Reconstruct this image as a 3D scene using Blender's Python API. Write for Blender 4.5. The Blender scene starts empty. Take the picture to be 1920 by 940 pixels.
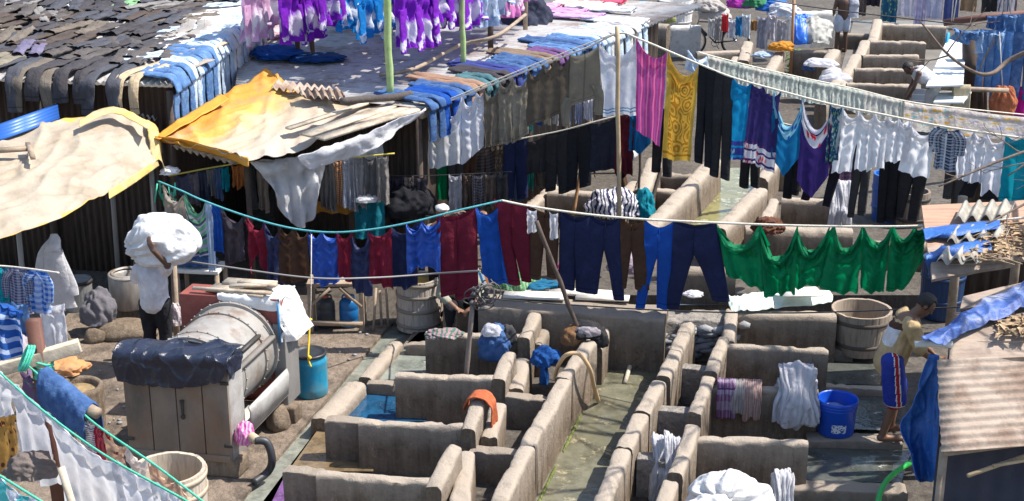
import bpy, bmesh, math, random
from mathutils import Vector, Matrix, noise
R = math.radians
V = Vector
sc = bpy.context.scene
COL = sc.collection
# ------------------------------------------------------------------ camera
CAM = V((0, 0, 7.2)); F = 2800.0; PITCH = R(18.74)
cP, sP = math.cos(PITCH), math.sin(PITCH)
def ray(px, py):
    xc = (px - 960) / F; yc = -(py - 470) / F
    return V((xc, cP + yc * sP, -sP + yc * cP))
def Z(px, py, z=0.0):
    d = ray(px, py); return CAM + d * ((z - CAM.z) / d.z)
def proj(p):
    d = V(p) - CAM; f_ = d.y * cP - d.z * sP; return 960 + F * d.x / f_, 470 - F * (d.y * sP + d.z * cP) / f_
def Y(px, py, y):
    d = ray(px, py); return CAM + d * (y / d.y)
cam = bpy.data.objects.new('camera', bpy.data.cameras.new('camera'))
COL.objects.link(cam)
cam.location = CAM; cam.rotation_euler = (R(90) - PITCH, 0, 0)
cam.data.sensor_width = 36; cam.data.lens = 36 * F / 1920
cam.data.clip_end = 500; cam.data.clip_start = 0.1
sc.camera = cam
# ------------------------------------------------------------------ light
SUN_EL, SUN_AZ = R(57), R(4)        # azimuth from +X towards +Y
w = bpy.data.worlds.new('World'); sc.world = w; w.use_nodes = True
nt = w.node_tree; bgn = nt.nodes['Background']
sky = nt.nodes.new('ShaderNodeTexSky'); sky.sky_type = 'NISHITA'; sky.sun_disc = False
sky.sun_elevation = SUN_EL; sky.sun_rotation = R(90) - SUN_AZ
nt.links.new(sky.outputs[0], bgn.inputs[0]); bgn.inputs[1].default_value = 0.15
sl = bpy.data.lights.new('sun', 'SUN'); sl.energy = 5.0; sl.angle = R(0.5); sl.color = (1, 0.95, 0.87)
so = bpy.data.objects.new('sun', sl); COL.objects.link(so)
sdir = V((math.cos(SUN_EL) * math.cos(SUN_AZ), math.cos(SUN_EL) * math.sin(SUN_AZ), math.sin(SUN_EL)))
so.rotation_euler = sdir.to_track_quat('Z', 'Y').to_euler()
so.location = sdir * 60
vs = sc.view_settings
vs.view_transform = 'Standard'; vs.look = 'None'; vs.gamma = 1; vs.use_curve_mapping = False; vs.exposure = 0.76
# ------------------------------------------------------------------ materials
def srgb(c):
    if isinstance(c, str):
        c = tuple(int(c[i:i + 2], 16) / 255 for i in (0, 2, 4))
        return tuple(x / 12.92 if x <= .04045 else ((x + .055) / 1.055) ** 2.4 for x in c)
    return tuple(c)
_m = {}
class NT:
    def __init__(s, name):
        s.m = bpy.data.materials.new(name); s.m.use_nodes = True
        s.t = s.m.node_tree; s.p = s.t.nodes['Principled BSDF']; s.out = s.t.nodes['Material Output']
    def n(s, typ, **kw):
        nd = s.t.nodes.new('ShaderNode' + typ)
        for k, v in kw.items():
            if k.startswith('i_'):
                k = k[2:]
                nd.inputs[int(k) if k.isdigit() else k].default_value = v
            else: setattr(nd, k, v)
        return nd
    def l(s, a, b): s.t.links.new(a, b)
    def pos(s, scale=(1, 1, 1), kind='Object'):
        tc = s.n('TexCoord'); mp = s.n('Mapping'); mp.inputs['Scale'].default_value = scale
        s.l(tc.outputs[kind], mp.inputs[0]); return mp.outputs[0]
    def noise(s, vec, scale, detail=5, rough=.6):
        nd = s.n('TexNoise'); nd.inputs['Scale'].default_value = scale; nd.inputs['Detail'].default_value = detail
        nd.inputs['Roughness'].default_value = rough; s.l(vec, nd.inputs['Vector']); return nd.outputs['Fac']
    def ramp(s, fac, stops, interp='LINEAR'):
        nd = s.n('ValToRGB'); cr = nd.color_ramp; cr.interpolation = interp
        while len(cr.elements) < len(stops): cr.elements.new(0.5)
        for e, (p, c) in zip(cr.elements, stops):
            e.position = p; e.color = (c, c, c, 1) if isinstance(c, (int, float)) else (*srgb(c), 1)
        s.l(fac, nd.inputs[0]); return nd.outputs[0]
    def mix(s, a, b, fac, mode='MIX'):
        nd = s.n('Mix', data_type='RGBA', blend_type=mode)
        for sock, v in ((nd.inputs[0], fac), (nd.inputs[6], a), (nd.inputs[7], b)):
            if isinstance(v, (int, float)): sock.default_value = v
            elif isinstance(v, (tuple, list, str)): sock.default_value = (*srgb(v), 1)
            else: s.l(v, sock)
        return nd.outputs[2]
    def math(s, op, a, b=0.0):
        nd = s.n('Math', operation=op)
        for i, v in enumerate((a, b)):
            if isinstance(v, (int, float)): nd.inputs[i].default_value = v
            else: s.l(v, nd.inputs[i])
        return nd.outputs[0]
    def bump(s, h, strength=.3, dist=.02):
        nd = s.n('Bump'); nd.inputs['Strength'].default_value = strength; nd.inputs['Distance'].default_value = dist
        s.l(h, nd.inputs['Height']); s.l(nd.outputs[0], s.p.inputs['Normal']); return nd.outputs[0]
    def col(s, sock):
        if isinstance(sock, (tuple, str)): s.p.inputs['Base Color'].default_value = (*srgb(sock), 1)
        else: s.l(sock, s.p.inputs['Base Color'])
def surf(name, c1, c2=None, c3=None, rough=.8, metal=0, scale=3.0, stretch=(1, 1, 1), bump=.3, bscale=30, dirt=None, dscale=1.2, spec=.4, bdist=.02):
    """a worn solid surface: two or three tones by noise, optional dirt patches, bump"""
    key = ('s', name, c1, c2, c3)
    if key in _m: return _m[key]
    t = NT(name); v = t.pos(stretch)
    f = t.noise(v, scale)
    c = t.ramp(f, [(.3, c1), (.7, c2 or c1)] if not c3 else [(.28, c1), (.5, c2), (.74, c3)])
    if dirt:
        d = t.ramp(t.noise(t.pos(), dscale, 7, .7), [(.48, 0), (.66, .85)])
        c = t.mix(c, dirt, d)
    t.col(c)
    t.p.inputs['Roughness'].default_value = rough; t.p.inputs['Metallic'].default_value = metal
    t.p.inputs['Specular IOR Level'].default_value = spec
    if bump: t.bump(t.noise(v, bscale, 8, .65), bump, bdist)
    _m[key] = t.m; return t.m
def cloth(c, pat=None, c2='ffffff', c3=None, gloss=0.0, tr=.3, n=8, n2=8, wr=.8):
    """woven cloth; pat draws the print in the garment's own UVs"""
    key = ('c', c, pat, c2, c3, gloss, tr, n, n2)
    if key in _m: return _m[key]
    t = NT('cloth_' + (pat or 'plain')); uvn = t.n('TexCoord').outputs['UV']
    sp = t.n('SeparateXYZ'); t.l(uvn, sp.inputs[0]); U, Vv = sp.outputs[0], sp.outputs[1]
    ob = t.pos()
    fr = lambda x, k: t.math('FRACT', t.math('MULTIPLY', x, k))
    step = lambda x, a: t.math('GREATER_THAN', x, a)
    base = t.mix(c, tuple(x * .72 for x in srgb(c)), t.ramp(t.noise(ob, 5, 4), [(.35, 0), (.75, 1)]))
    sm = t.noise(ob, 2.2, 5, .7)
    base = t.mix(base, tuple(min(1, x * 1.45 + .004) for x in srgb(c)), t.ramp(sm, [(.5, 0), (.72, .8)]))      # worn, faded patches
    if pat is None:      # stitched hem near the lower edge and side seam
        hm = t.ramp(Vv, [(0, 0), (.93, 0), (.932, 1), (.942, 1), (.944, 0)], 'CONSTANT')
        su = t.ramp(U, [(0, 0), (.245, 0), (.247, .7), (.256, .7), (.258, 0), (.742, 0), (.744, .7), (.753, .7), (.755, 0)], 'CONSTANT')
        base = t.mix(base, tuple(x * .5 for x in srgb(c)), t.math('MAXIMUM', hm, su))
    if pat == 'vstripe':
        base = t.mix(base, c2, step(fr(U, n), .62))
        if c3: base = t.mix(base, c3, step(fr(U, n * .5), .8))
    elif pat == 'hstripe':
        base = t.mix(base, c2, step(fr(Vv, n), .6))
        if c3: base = t.mix(base, c3, step(fr(t.math('ADD', Vv, .03), n * .5), .82))
    elif pat == 'check':
        a = step(fr(U, n), .5); b = step(fr(Vv, n2), .5)
        base = t.mix(base, c2, t.math('MULTIPLY', t.math('ADD', a, b), .42))
        if c3: base = t.mix(base, c3, step(t.math('MAXIMUM', fr(U, n / 2), fr(Vv, n2 / 2)), .93))
    elif pat == 'floral':
        vo = t.n('TexVoronoi'); vo.inputs['Scale'].default_value = n; t.l(uvn, vo.inputs['Vector'])
        base = t.mix(base, c2, t.ramp(vo.outputs['Distance'], [(.22, 1), (.34, 0)]))
        if c3: base = t.mix(base, c3, t.ramp(t.noise(uvn, n * 1.3, 2), [(.57, 0), (.62, 1)]))
    elif pat == 'band':      # printed border near the hem (v = 1 is the hem)
        f2 = t.math('ADD', Vv, 0)
        base = t.mix(base, c2, t.ramp(f2, [(0, 0), (.74, 0), (.745, 1), (.80, 1), (.805, 0), (.83, 0), (.835, 1), (.93, 1), (.935, 0), (.96, 0), (.965, 1)], 'CONSTANT'))
        vo = t.n('TexVoronoi'); vo.inputs['Scale'].default_value = n; t.l(uvn, vo.inputs['Vector'])
        pf = t.math('MULTIPLY', t.ramp(vo.outputs['Distance'], [(.25, 1), (.4, 0)]), step(Vv, .72))
        base = t.mix(base, c3 or c2, pf)
    elif pat == 'topband':   # printed border along the upper edge
        base = t.mix(base, c2, t.ramp(Vv, [(0, 1), (.05, 1), (.055, 0), (.08, 0), (.085, 1), (.26, 1), (.265, 0)], 'CONSTANT'))
        vo = t.n('TexVoronoi'); vo.inputs['Scale'].default_value = n; t.l(uvn, vo.inputs['Vector'])
        pf = t.math('MULTIPLY', t.ramp(vo.outputs['Distance'], [(.25, 1), (.4, 0)]), t.math('LESS_THAN', Vv, .28))
        base = t.mix(base, c3 or c2, pf)
    elif pat == 'dye':       # tie dye: pale body, coloured ends
        nn = t.math('MULTIPLY', t.math('SUBTRACT', t.noise(uvn, 4, 3), .5), .5)
        f2 = t.math('ADD', Vv, nn)
        base = t.mix(base, c2, t.ramp(f2, [(.60, 0), (.70, 1), (.82, 1), (.87, 0)]))
    elif pat == 'denim':
        nn = t.noise(ob, 9, 5)
        base = t.mix(c, c2, t.ramp(nn, [(.42, 0), (.68, .8)]))
    elif pat == 'swirl':     # woven scroll ornament
        mp = t.n('Mapping'); mp.inputs['Scale'].default_value = (1, 2.1, 1); t.l(uvn, mp.inputs[0])
        vo = t.n('TexVoronoi'); vo.inputs['Scale'].default_value = n; t.l(mp.outputs[0], vo.inputs['Vector'])
        m = t.ramp(t.math('FRACT', t.math('ADD', t.math('MULTIPLY', vo.outputs['Distance'], 4.2), t.math('MULTIPLY', t.noise(uvn, 6, 2), 1.2))), [(.5, 0), (.56, 1)])
        inside = t.math('MULTIPLY', t.math('MULTIPLY', step(U, .14), t.math('LESS_THAN', U, .86)), t.math('MULTIPLY', step(Vv, .08), t.math('LESS_THAN', Vv, .9)))
        base = t.mix(base, c2, t.math('MULTIPLY', m, inside))
        edge = t.math('MULTIPLY', step(Vv, .925), t.math('LESS_THAN', Vv, .95))
        base = t.mix(base, c2, edge)
    elif pat == 'squiggle':
        wv = t.n('TexWave', i_Scale=n, i_Distortion=9.0, i_Detail=2.0); t.l(ob, wv.inputs['Vector'])
        base = t.mix(base, c2, t.ramp(wv.outputs['Fac'], [(.6, 0), (.68, 1)]))
    elif pat == 'hem':
        base = t.mix(base, c2, t.ramp(Vv, [(0, 0), (.88, 0), (.882, 1), (.9, 1), (.902, 0), (.925, 0), (.927, 1), (.945, 1), (.947, 0)], 'CONSTANT'))
    t.col(base)
    t.p.inputs['Roughness'].default_value = .85 - .45 * gloss
    t.p.inputs['Specular IOR Level'].default_value = .2 + .4 * gloss
    nz = t.noise(ob, 14, 6, .6)
    t.bump(nz, wr, .025)
    tb = t.n('BsdfTranslucent'); t.l(base, tb.inputs[0]) if not isinstance(base, tuple) else None
    mx = t.n('MixShader', i_0=tr); t.l(t.p.outputs[0], mx.inputs[1]); t.l(tb.outputs[0], mx.inputs[2])
    t.l(mx.outputs[0], t.out.inputs[0])
    _m[key] = t.m; return t.m
def plastic(c, rough=.35, c2=None): return surf('plastic', c, c2 or c, rough=rough, bump=.05, bscale=8, spec=.5)
def water(name, c1, c2, scale=1.5, scum=None, rough=.06):
    key = ('w', name, c1)
    if key in _m: return _m[key]
    t = NT(name); v = t.pos()
    c = t.ramp(t.noise(v, scale, 4), [(.35, c1), (.65, c2)])
    c = t.mix(c, tuple(x * .45 for x in srgb(c1)), t.ramp(t.noise(v, scale * 1.7, 6, .7), [(.42, 0), (.62, .85)]))
    if scum: c = t.mix(c, scum, t.ramp(t.noise(v, 2.6, 9, .8), [(.54, 0), (.60, .9)]))
    sud = t.ramp(t.noise(v, 4.5, 10, .8), [(.60, 0), (.66, .7)]); c = t.mix(c, (.55, .54, .50), sud)
    t.col(c); t.l(t.ramp(sud, [(0, rough), (1, .7)]), t.p.inputs['Roughness']); t.p.inputs['Specular IOR Level'].default_value = .6
    t.bump(t.math('ADD', t.noise(v, 6, 3), t.math('MULTIPLY', t.noise(v, 19, 3), .4)), .35, .02)
    _m[key] = t.m; return t.m
def concrete(name, a, b, dirt, dk=.5, top=None):
    key = ('k', name)
    if key in _m: return _m[key]
    t = NT(name); v = t.pos()
    big = t.noise(v, 1.6, 6, .65); fine = t.noise(v, 22, 8, .7)
    c = t.ramp(big, [(.32, a), (.68, b)])
    st = t.noise(t.pos((7, 7, .6)), 1.6, 6, .7)
    c = t.mix(c, dirt, t.ramp(st, [(.42, 0), (.70, dk)]))
    mid = t.noise(v, 9, 8, .8)
    c = t.mix(c, tuple(x * .45 for x in srgb(a)), t.ramp(mid, [(.54, 0), (.66, .75)]))                       # damp blotches
    if top:      # upper rims rubbed pale by years of beating cloth
        sp = t.n('SeparateXYZ'); t.l(t.n('TexCoord').outputs['UV'], sp.inputs[0])
        q = t.math('ABSOLUTE', t.math('SUBTRACT', sp.outputs[0], .5))
        q = t.math('ADD', q, t.math('MULTIPLY', t.math('SUBTRACT', t.noise(v, 4, 6, .7), .5), .22))
        c = t.mix(c, top, t.ramp(q, [(.22, .92), (.38, 0)]))
    c = t.mix(c, tuple(min(1, x * 1.5) for x in srgb(b)), t.ramp(t.noise(t.pos((1, 1, .45)), 12, 7, .8), [(.56, 0), (.68, .6)]))   # soap scum
    c = t.mix(c, (.13, .115, .055), t.ramp(t.noise(v, 2.3, 7, .8), [(.60, 0), (.70, .55)]))                     # slime
    vo = t.n('TexVoronoi', feature='DISTANCE_TO_EDGE'); vo.inputs['Scale'].default_value = 1.3
    wp = t.n('VectorMath', operation='ADD'); nc = t.n('TexNoise'); nc.inputs['Scale'].default_value = 4; t.l(v, nc.inputs['Vector']); t.l(v, wp.inputs[0]); t.l(nc.outputs['Color'], wp.inputs[1]); t.l(wp.outputs[0], vo.inputs['Vector'])
    c = t.mix(c, (.03, .026, .022), t.math('MULTIPLY', t.ramp(vo.outputs['Distance'], [(.003, .6), (.010, 0)]), t.ramp(t.noise(v, 1.1, 2), [(.5, 0), (.62, 1)])))                   # cracks
    c = t.mix(c, tuple(min(1, x * 1.3) for x in srgb(b)), t.ramp(fine, [(.55, 0), (.75, .5)]))
    t.col(c); t.p.inputs['Roughness'].default_value = .88; t.p.inputs['Specular IOR Level'].default_value = .25
    h = t.math('ADD', t.math('MULTIPLY', fine, .7), t.math('MULTIPLY', mid, 1.2))
    t.bump(h, .8, .03)
    _m[key] = t.m; return t.m
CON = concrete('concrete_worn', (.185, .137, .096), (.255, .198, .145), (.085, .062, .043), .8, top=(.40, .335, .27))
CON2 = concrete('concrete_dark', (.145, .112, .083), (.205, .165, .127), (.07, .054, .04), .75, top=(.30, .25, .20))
ROUGH = surf('rubble_concrete', (.20, .18, .16), (.30, .27, .24), (.10, .09, .08), scale=6, bump=1.0, bscale=9, bdist=.08, rough=.95)
FLOOR = concrete('floor_concrete', (.085, .072, .060), (.14, .12, .10), (.04, .034, .028), .8)
EARTH = surf('earth_paving', (.15, .11, .08), (.26, .20, .15), (.08, .06, .044), scale=3.2, bump=1, bscale=14, bdist=.07, dirt=(.06, .048, .038), dscale=2.0, rough=.9)
WOOD = surf('wood_old', (.22, .165, .115), (.34, .26, .19), (.15, .11, .08), scale=4, stretch=(1, 1, 1), bump=.4, bscale=18, rough=.85)
WOODP = surf('wood_pale', (.42, .34, .25), (.55, .46, .35), (.30, .235, .17), scale=4, bump=.4, bscale=20, rough=.85, dirt=(.2, .16, .12), dscale=3)
STAVE = surf('stave_wood', (.36, .29, .22), (.50, .42, .33), (.22, .175, .13), scale=5, stretch=(3, 3, .35), bump=.6, bscale=12, rough=.85)
STAVED = surf('stave_dark', (.15, .115, .085), (.27, .21, .16), (.09, .07, .055), scale=5, stretch=(3, 3, .35), bump=.6, bscale=12, rough=.85)
BAMB = surf('bamboo', (.36, .25, .14), (.48, .36, .22), scale=6, bump=.15, rough=.6)
BAMBG = surf('bamboo_green', (.25, .37, .13), (.36, .47, .20), (.18, .28, .09), scale=5, bump=.1, rough=.5)
DARKW = surf('dark_wood', (.06, .042, .033), (.11, .078, .06), scale=5, bump=.3, rough=.8)
RUST = surf('rust_metal', (.04, .030, .026), (.085, .060, .048), (.02, .018, .017), scale=3, stretch=(6, 6, .5), bump=.2, rough=.8, metal=.1)
TIN = surf('grey_tin', (.33, .32, .315), (.45, .44, .43), (.21, .195, .185), scale=2.8, stretch=(.5, 3, 1), bump=.25, rough=.6, metal=.1, dirt=(.22, .15, .11), dscale=1.7)
TINR = surf('rusty_tin', (.28, .215, .17), (.38, .305, .245), (.18, .115, .08), scale=2.4, bump=.35, rough=.8, dirt=(.17, .105, .07), dscale=2.6)
STEEL = surf('steel', (.24, .225, .20), (.32, .30, .275), (.17, .155, .135), scale=3, rough=.5, metal=.15, bump=.08, dirt=(.19, .125, .085), dscale=3.4)
IRON = surf('iron', (.045, .042, .04), (.09, .08, .072), rough=.6, metal=.4, bump=.2)
ASB = surf('asbestos', (.26, .24, .21), (.37, .345, .30), (.17, .15, .13), scale=5, bump=.5, bscale=25, rough=.95)
ROPEW = surf('rope_cream', (.62, .56, .46), (.75, .69, .58), rough=.9, scale=40, bump=.6, bscale=60)
ROPEG = surf('rope_green', (.05, .42, .27), (.10, .56, .38), rough=.7, scale=40, bump=.6, bscale=60)
ROPET = surf('rope_teal', (.06, .33, .36), (.12, .45, .48), rough=.7, scale=40, bump=.6, bscale=60)
CABLE = plastic((.03, .03, .03), .5)
GREYC = plastic((.22, .21, .20), .5)
SKIN = surf('skin', (.165, .082, .05), (.21, .11, .068), rough=.5, bump=.05)
SKIN2 = surf('skin_dark', (.09, .05, .034), (.12, .066, .045), rough=.5, bump=.05)
HAIR = surf('hair', (.012, .010, .009), (.022, .018, .016), rough=.55, bump=.5, bscale=60)
# ------------------------------------------------------------------ mesh helpers
def lerp(a, b, t): return a + (b - a) * t
def nz(x, y=0, z=0): return noise.noise(V((x, y, z)))
def B(): return bmesh.new()
def finish(name, bm, m, parent=None, smooth=True, origin=None):
    bmesh.ops.recalc_face_normals(bm, faces=bm.faces) if False else None
    if parent is not None:
        off = parent.matrix_world.translation.copy() if parent.parent is None else None
        if parent.type == 'EMPTY' or off is not None: off = V(parent['_o'])
        else: off = V(parent['_o'])
    elif origin is not None: off = V(origin)
    else:
        xs = [v.co for v in bm.verts]
        off = V(((min(p.x for p in xs) + max(p.x for p in xs)) / 2, (min(p.y for p in xs) + max(p.y for p in xs)) / 2, min(p.z for p in xs)))
    for v in bm.verts: v.co -= off
    me = bpy.data.meshes.new(name); bm.to_mesh(me); bm.free()
    for mm in (m if isinstance(m, (list, tuple)) else [m]): me.materials.append(mm)
    if smooth: me.shade_smooth()
    o = bpy.data.objects.new(name, me); COL.objects.link(o)
    o['_o'] = tuple(off)
    if parent is not None: o.parent = parent
    else: o.location = off
    return o
def tag(o, label, cat, group=None, kind=None):
    if label: o['label'] = label
    if cat: o['category'] = cat
    if group: o['group'] = group
    if kind: o['kind'] = kind
    elif cat: o['kind'] = 'thing'
    return o
def thing(name, loc, label, cat, group=None):
    o = bpy.data.objects.new(name, None); COL.objects.link(o); o.location = loc; o['_o'] = tuple(loc)
    o.empty_display_size = .1
    return tag(o, label, cat, group)
def struct(o): o['kind'] = 'structure'; return o
def quadgrid(bm, pts, nu, nv, closed=False, uv=None, mi=0):
    """pts[j*nu+i]; j runs down. Adds verts, faces and UVs."""
    lay = bm.loops.layers.uv.verify()
    vs_ = [bm.verts.new(p) for p in pts]
    for j in range(nv - 1):
        for i in range(nu if closed else nu - 1):
            i2 = (i + 1) % nu
            f = bm.faces.new((vs_[j * nu + i], vs_[(j + 1) * nu + i], vs_[(j + 1) * nu + i2], vs_[j * nu + i2]))
            f.material_index = mi; f.smooth = True
            us = (i / (nu - (0 if closed else 1)), (i + 1) / (nu - (0 if closed else 1)))
            vv = (j / (nv - 1), (j + 1) / (nv - 1))
            for lp, (a, b) in zip(f.loops, ((us[0], vv[0]), (us[0], vv[1]), (us[1], vv[1]), (us[1], vv[0]))):
                if uv: a, b = uv(a, b)
                lp[lay].uv = (a, b)
    return vs_
def box(bm, c, s, ax=None, bev=.0, mi=0):
    """box centred c, size s, axes ax = (ex, ey, ez)"""
    ex, ey, ez = ax or (V((1, 0, 0)), V((0, 1, 0)), V((0, 0, 1)))
    c = V(c); hs = [x / 2 for x in s]
    vs_ = [bm.verts.new(c + ex * (sx * hs[0]) + ey * (sy * hs[1]) + ez * (sz * hs[2])) for sx in (-1, 1) for sy in (-1, 1) for sz in (-1, 1)]
    fs = [bm.faces.new([vs_[i] for i in q]) for q in ((0, 1, 3, 2), (4, 6, 7, 5), (0, 4, 5, 1), (2, 3, 7, 6), (0, 2, 6, 4), (1, 5, 7, 3))]
    for f in fs: f.material_index = mi
    if bev:
        es = {e for f in fs for e in f.edges}
        r = bmesh.ops.bevel(bm, geom=list(es), offset=bev, segments=2, affect='EDGES', profile=.6)
        for f in r['faces']: f.material_index = mi
    return vs_
def bar(bm, a, b, w_, h_, up=V((0, 0, 1)), bev=.0, mi=0):
    a, b = V(a), V(b); ex = (b - a); L = ex.length; ex = ex.normalized()
    ey = up.cross(ex)
    if ey.length < 1e-3: ey = V((0, 1, 0)).cross(ex)
    ey.normalize(); ez = ex.cross(ey)
    box(bm, (a + b) / 2, (L, w_, h_), (ex, ey, ez), bev, mi)
def tube(bm, pts, r, n=8, cap=True, mi=0):
    pts = [V(p) for p in pts]; rs = r if isinstance(r, (list, tuple)) else [r] * len(pts)
    rings = []; up = V((0, 0, 1)); prev = None
    for i, p in enumerate(pts):
        d = (pts[min(i + 1, len(pts) - 1)] - pts[max(i - 1, 0)]).normalized()
        if prev is None:
            u = d.cross(up)
            if u.length < .05: u = d.cross(V((1, 0, 0)))
        else:
            u = prev - d * prev.dot(d)
        u.normalize(); prev = u; v_ = d.cross(u)
        rings.append([bm.verts.new(p + (u * math.cos(2 * math.pi * k / n) + v_ * math.sin(2 * math.pi * k / n)) * rs[i]) for k in range(n)])
    for a, b in zip(rings, rings[1:]):
        for k in range(n):
            f = bm.faces.new((a[k], a[(k + 1) % n], b[(k + 1) % n], b[k])); f.material_index = mi; f.smooth = True
    if cap:
        for rg in (rings[0], rings[-1][::-1]):
            f = bm.faces.new(rg[::-1]); f.material_index = mi
def lathe(bm, prof, c, n=40, mi=0, wob=0, sq=1.0):
    """profile [(r,z)...] revolved about the vertical through c"""
    c = V(c); rings = []
    for (r, z) in prof:
        rings.append([bm.verts.new(c + V((math.cos(2 * math.pi * k / n) * r * (1 + wob * nz(k * .7, z * 3, c.x)), math.sin(2 * math.pi * k / n) * r * sq * (1 + wob * nz(k * .7, z * 3, c.x)), z))) for k in range(n)])
    for a, b in zip(rings, rings[1:]):
        for k in range(n):
            f = bm.faces.new((a[k], a[(k + 1) % n], b[(k + 1) % n], b[k])); f.material_index = mi; f.smooth = True
    return rings
def smoothpath(pts, n=8):
    """Catmull-Rom through pts"""
    P = [V(p) for p in pts]; out = []
    for i in range(len(P) - 1):
        p0 = P[max(i - 1, 0)]; p1, p2 = P[i], P[i + 1]; p3 = P[min(i + 2, len(P) - 1)]
        for k in range(n):
            t = k / n; t2, t3 = t * t, t * t * t
            out.append(.5 * ((2 * p1) + (p2 - p0) * t + (2 * p0 - 5 * p1 + 4 * p2 - p3) * t2 + (3 * p1 - p0 - 3 * p2 + p3) * t3))
    out.append(P[-1]); return out
def patch(name, rows, m, nu=40, nv=30, amp=.03, fs=2.0, seed=0, parent=None, wr=None, label=None, cat=None, group=None):
    """sheet through a control grid of world points (rows of equal length), with wrinkles along its normal"""
    rr = [smoothpath(r, 12) for r in rows]
    ncol = len(rr[0]); cols = [smoothpath([r[i] for r in rr], 12) for i in range(ncol)]
    pts = []
    for j in range(nv):
        fj = j / (nv - 1) * (len(cols[0]) - 1)
        for i in range(nu):
            fi = i / (nu - 1) * (ncol - 1); a = int(min(fi, ncol - 2)); b = int(min(fj, len(cols[0]) - 2))
            s, t = fi - a, fj - b
            pts.append(lerp(lerp(cols[a][b], cols[a + 1][b], s), lerp(cols[a][b + 1], cols[a + 1][b + 1], s), t))
    nrm = (rows[0][-1] - rows[0][0]).cross(rows[-1][0] - rows[0][0]).normalized()
    if nrm.z < 0: nrm = -nrm
    out = []
    for k, p in enumerate(pts):
        i, j = k % nu, k // nu
        wp = p + noise.noise_vector(p * 1.1 + V((seed, 0, 0))) * .25; o3 = V((seed, 1.7 * seed, 0))
        r1 = (1 - abs(noise.noise(V((wp.x * fs * 1.9, wp.y * fs * .45, wp.z * fs)) + o3))) ** 5; r2 = (1 - abs(noise.noise(V(((wp.x + wp.y) * fs * .5, (wp.y - wp.x) * fs * 2.0, wp.z * fs)) - o3))) ** 6
        d = amp * (.8 * noise.fractal(p * fs * .8 + o3, 1, 2, 3) + .75 * r1 + .6 * r2 - .4)
        out.append(p + nrm * d)
    bm = B(); quadgrid(bm, out, nu, nv)
    o = finish(name, bm, m, parent)
    md = o.modifiers.new('thickness', 'SOLIDIFY'); md.thickness = .008
    if label: tag(o, label, cat, group)
    return o
def corrugated(bm, A, Bp, D, waves, amp, nv=6, thick=.006, per=8, mi=0, wob=.0, C=None):
    """sheet with corner A, edge A->B crossing the ridges, edge A->D along the ridges"""
    A, Bp, D = V(A), V(Bp), V(D); nrm = (Bp - A).cross(D - A).normalized()
    if nrm.z < 0: nrm = -nrm
    nu = waves * per + 1; top = []; bot = []
    for j in range(nv):
        for i in range(nu):
            t = i / (nu - 1); s = j / (nv - 1)
            p = A + (Bp - A) * t + (D - A) * s
            if C is not None: p += (V(C) - Bp - D + A) * (s * t)
            h = amp * math.sin(2 * math.pi * waves * t) + wob * nz(t * 5, s * 4, A.x)
            top.append(p + nrm * (h + thick)); bot.append(p + nrm * h)
    a = quadgrid(bm, top, nu, nv, mi=mi); b = quadgrid(bm, bot, nu, nv, mi=mi)
    for j in (0, nv - 1):
        for i in range(nu - 1):
            f = bm.faces.new((a[j * nu + i], a[j * nu + i + 1], b[j * nu + i + 1], b[j * nu + i])); f.material_index = mi
    for i in (0, nu - 1):
        for j in range(nv - 1):
            f = bm.faces.new((a[j * nu + i], a[(j + 1) * nu + i], b[(j + 1) * nu + i], b[j * nu + i])); f.material_index = mi
def prism(bm, poly, z0, z1, mi=0):
    """vertical prism over world xy polygon"""
    a = [bm.verts.new((p[0], p[1], z0)) for p in poly]; b = [bm.verts.new((p[0], p[1], z1)) for p in poly]
    n = len(poly)
    for i in range(n): bm.faces.new((a[i], a[(i + 1) % n], b[(i + 1) % n], b[i]))
    bm.faces.new(b); bm.faces.new(a[::-1])
def sheet(name, poly, z, m):
    bm = B(); vs_ = [bm.verts.new((p[0], p[1], z)) for p in poly]; f = bm.faces.new(vs_)
    if f.normal.z < 0: f.normal_flip()
    f.normal_update()
    if f.normal.z < 0: f.normal_flip()
    return struct(finish(name, bm, m, smooth=False))
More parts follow.
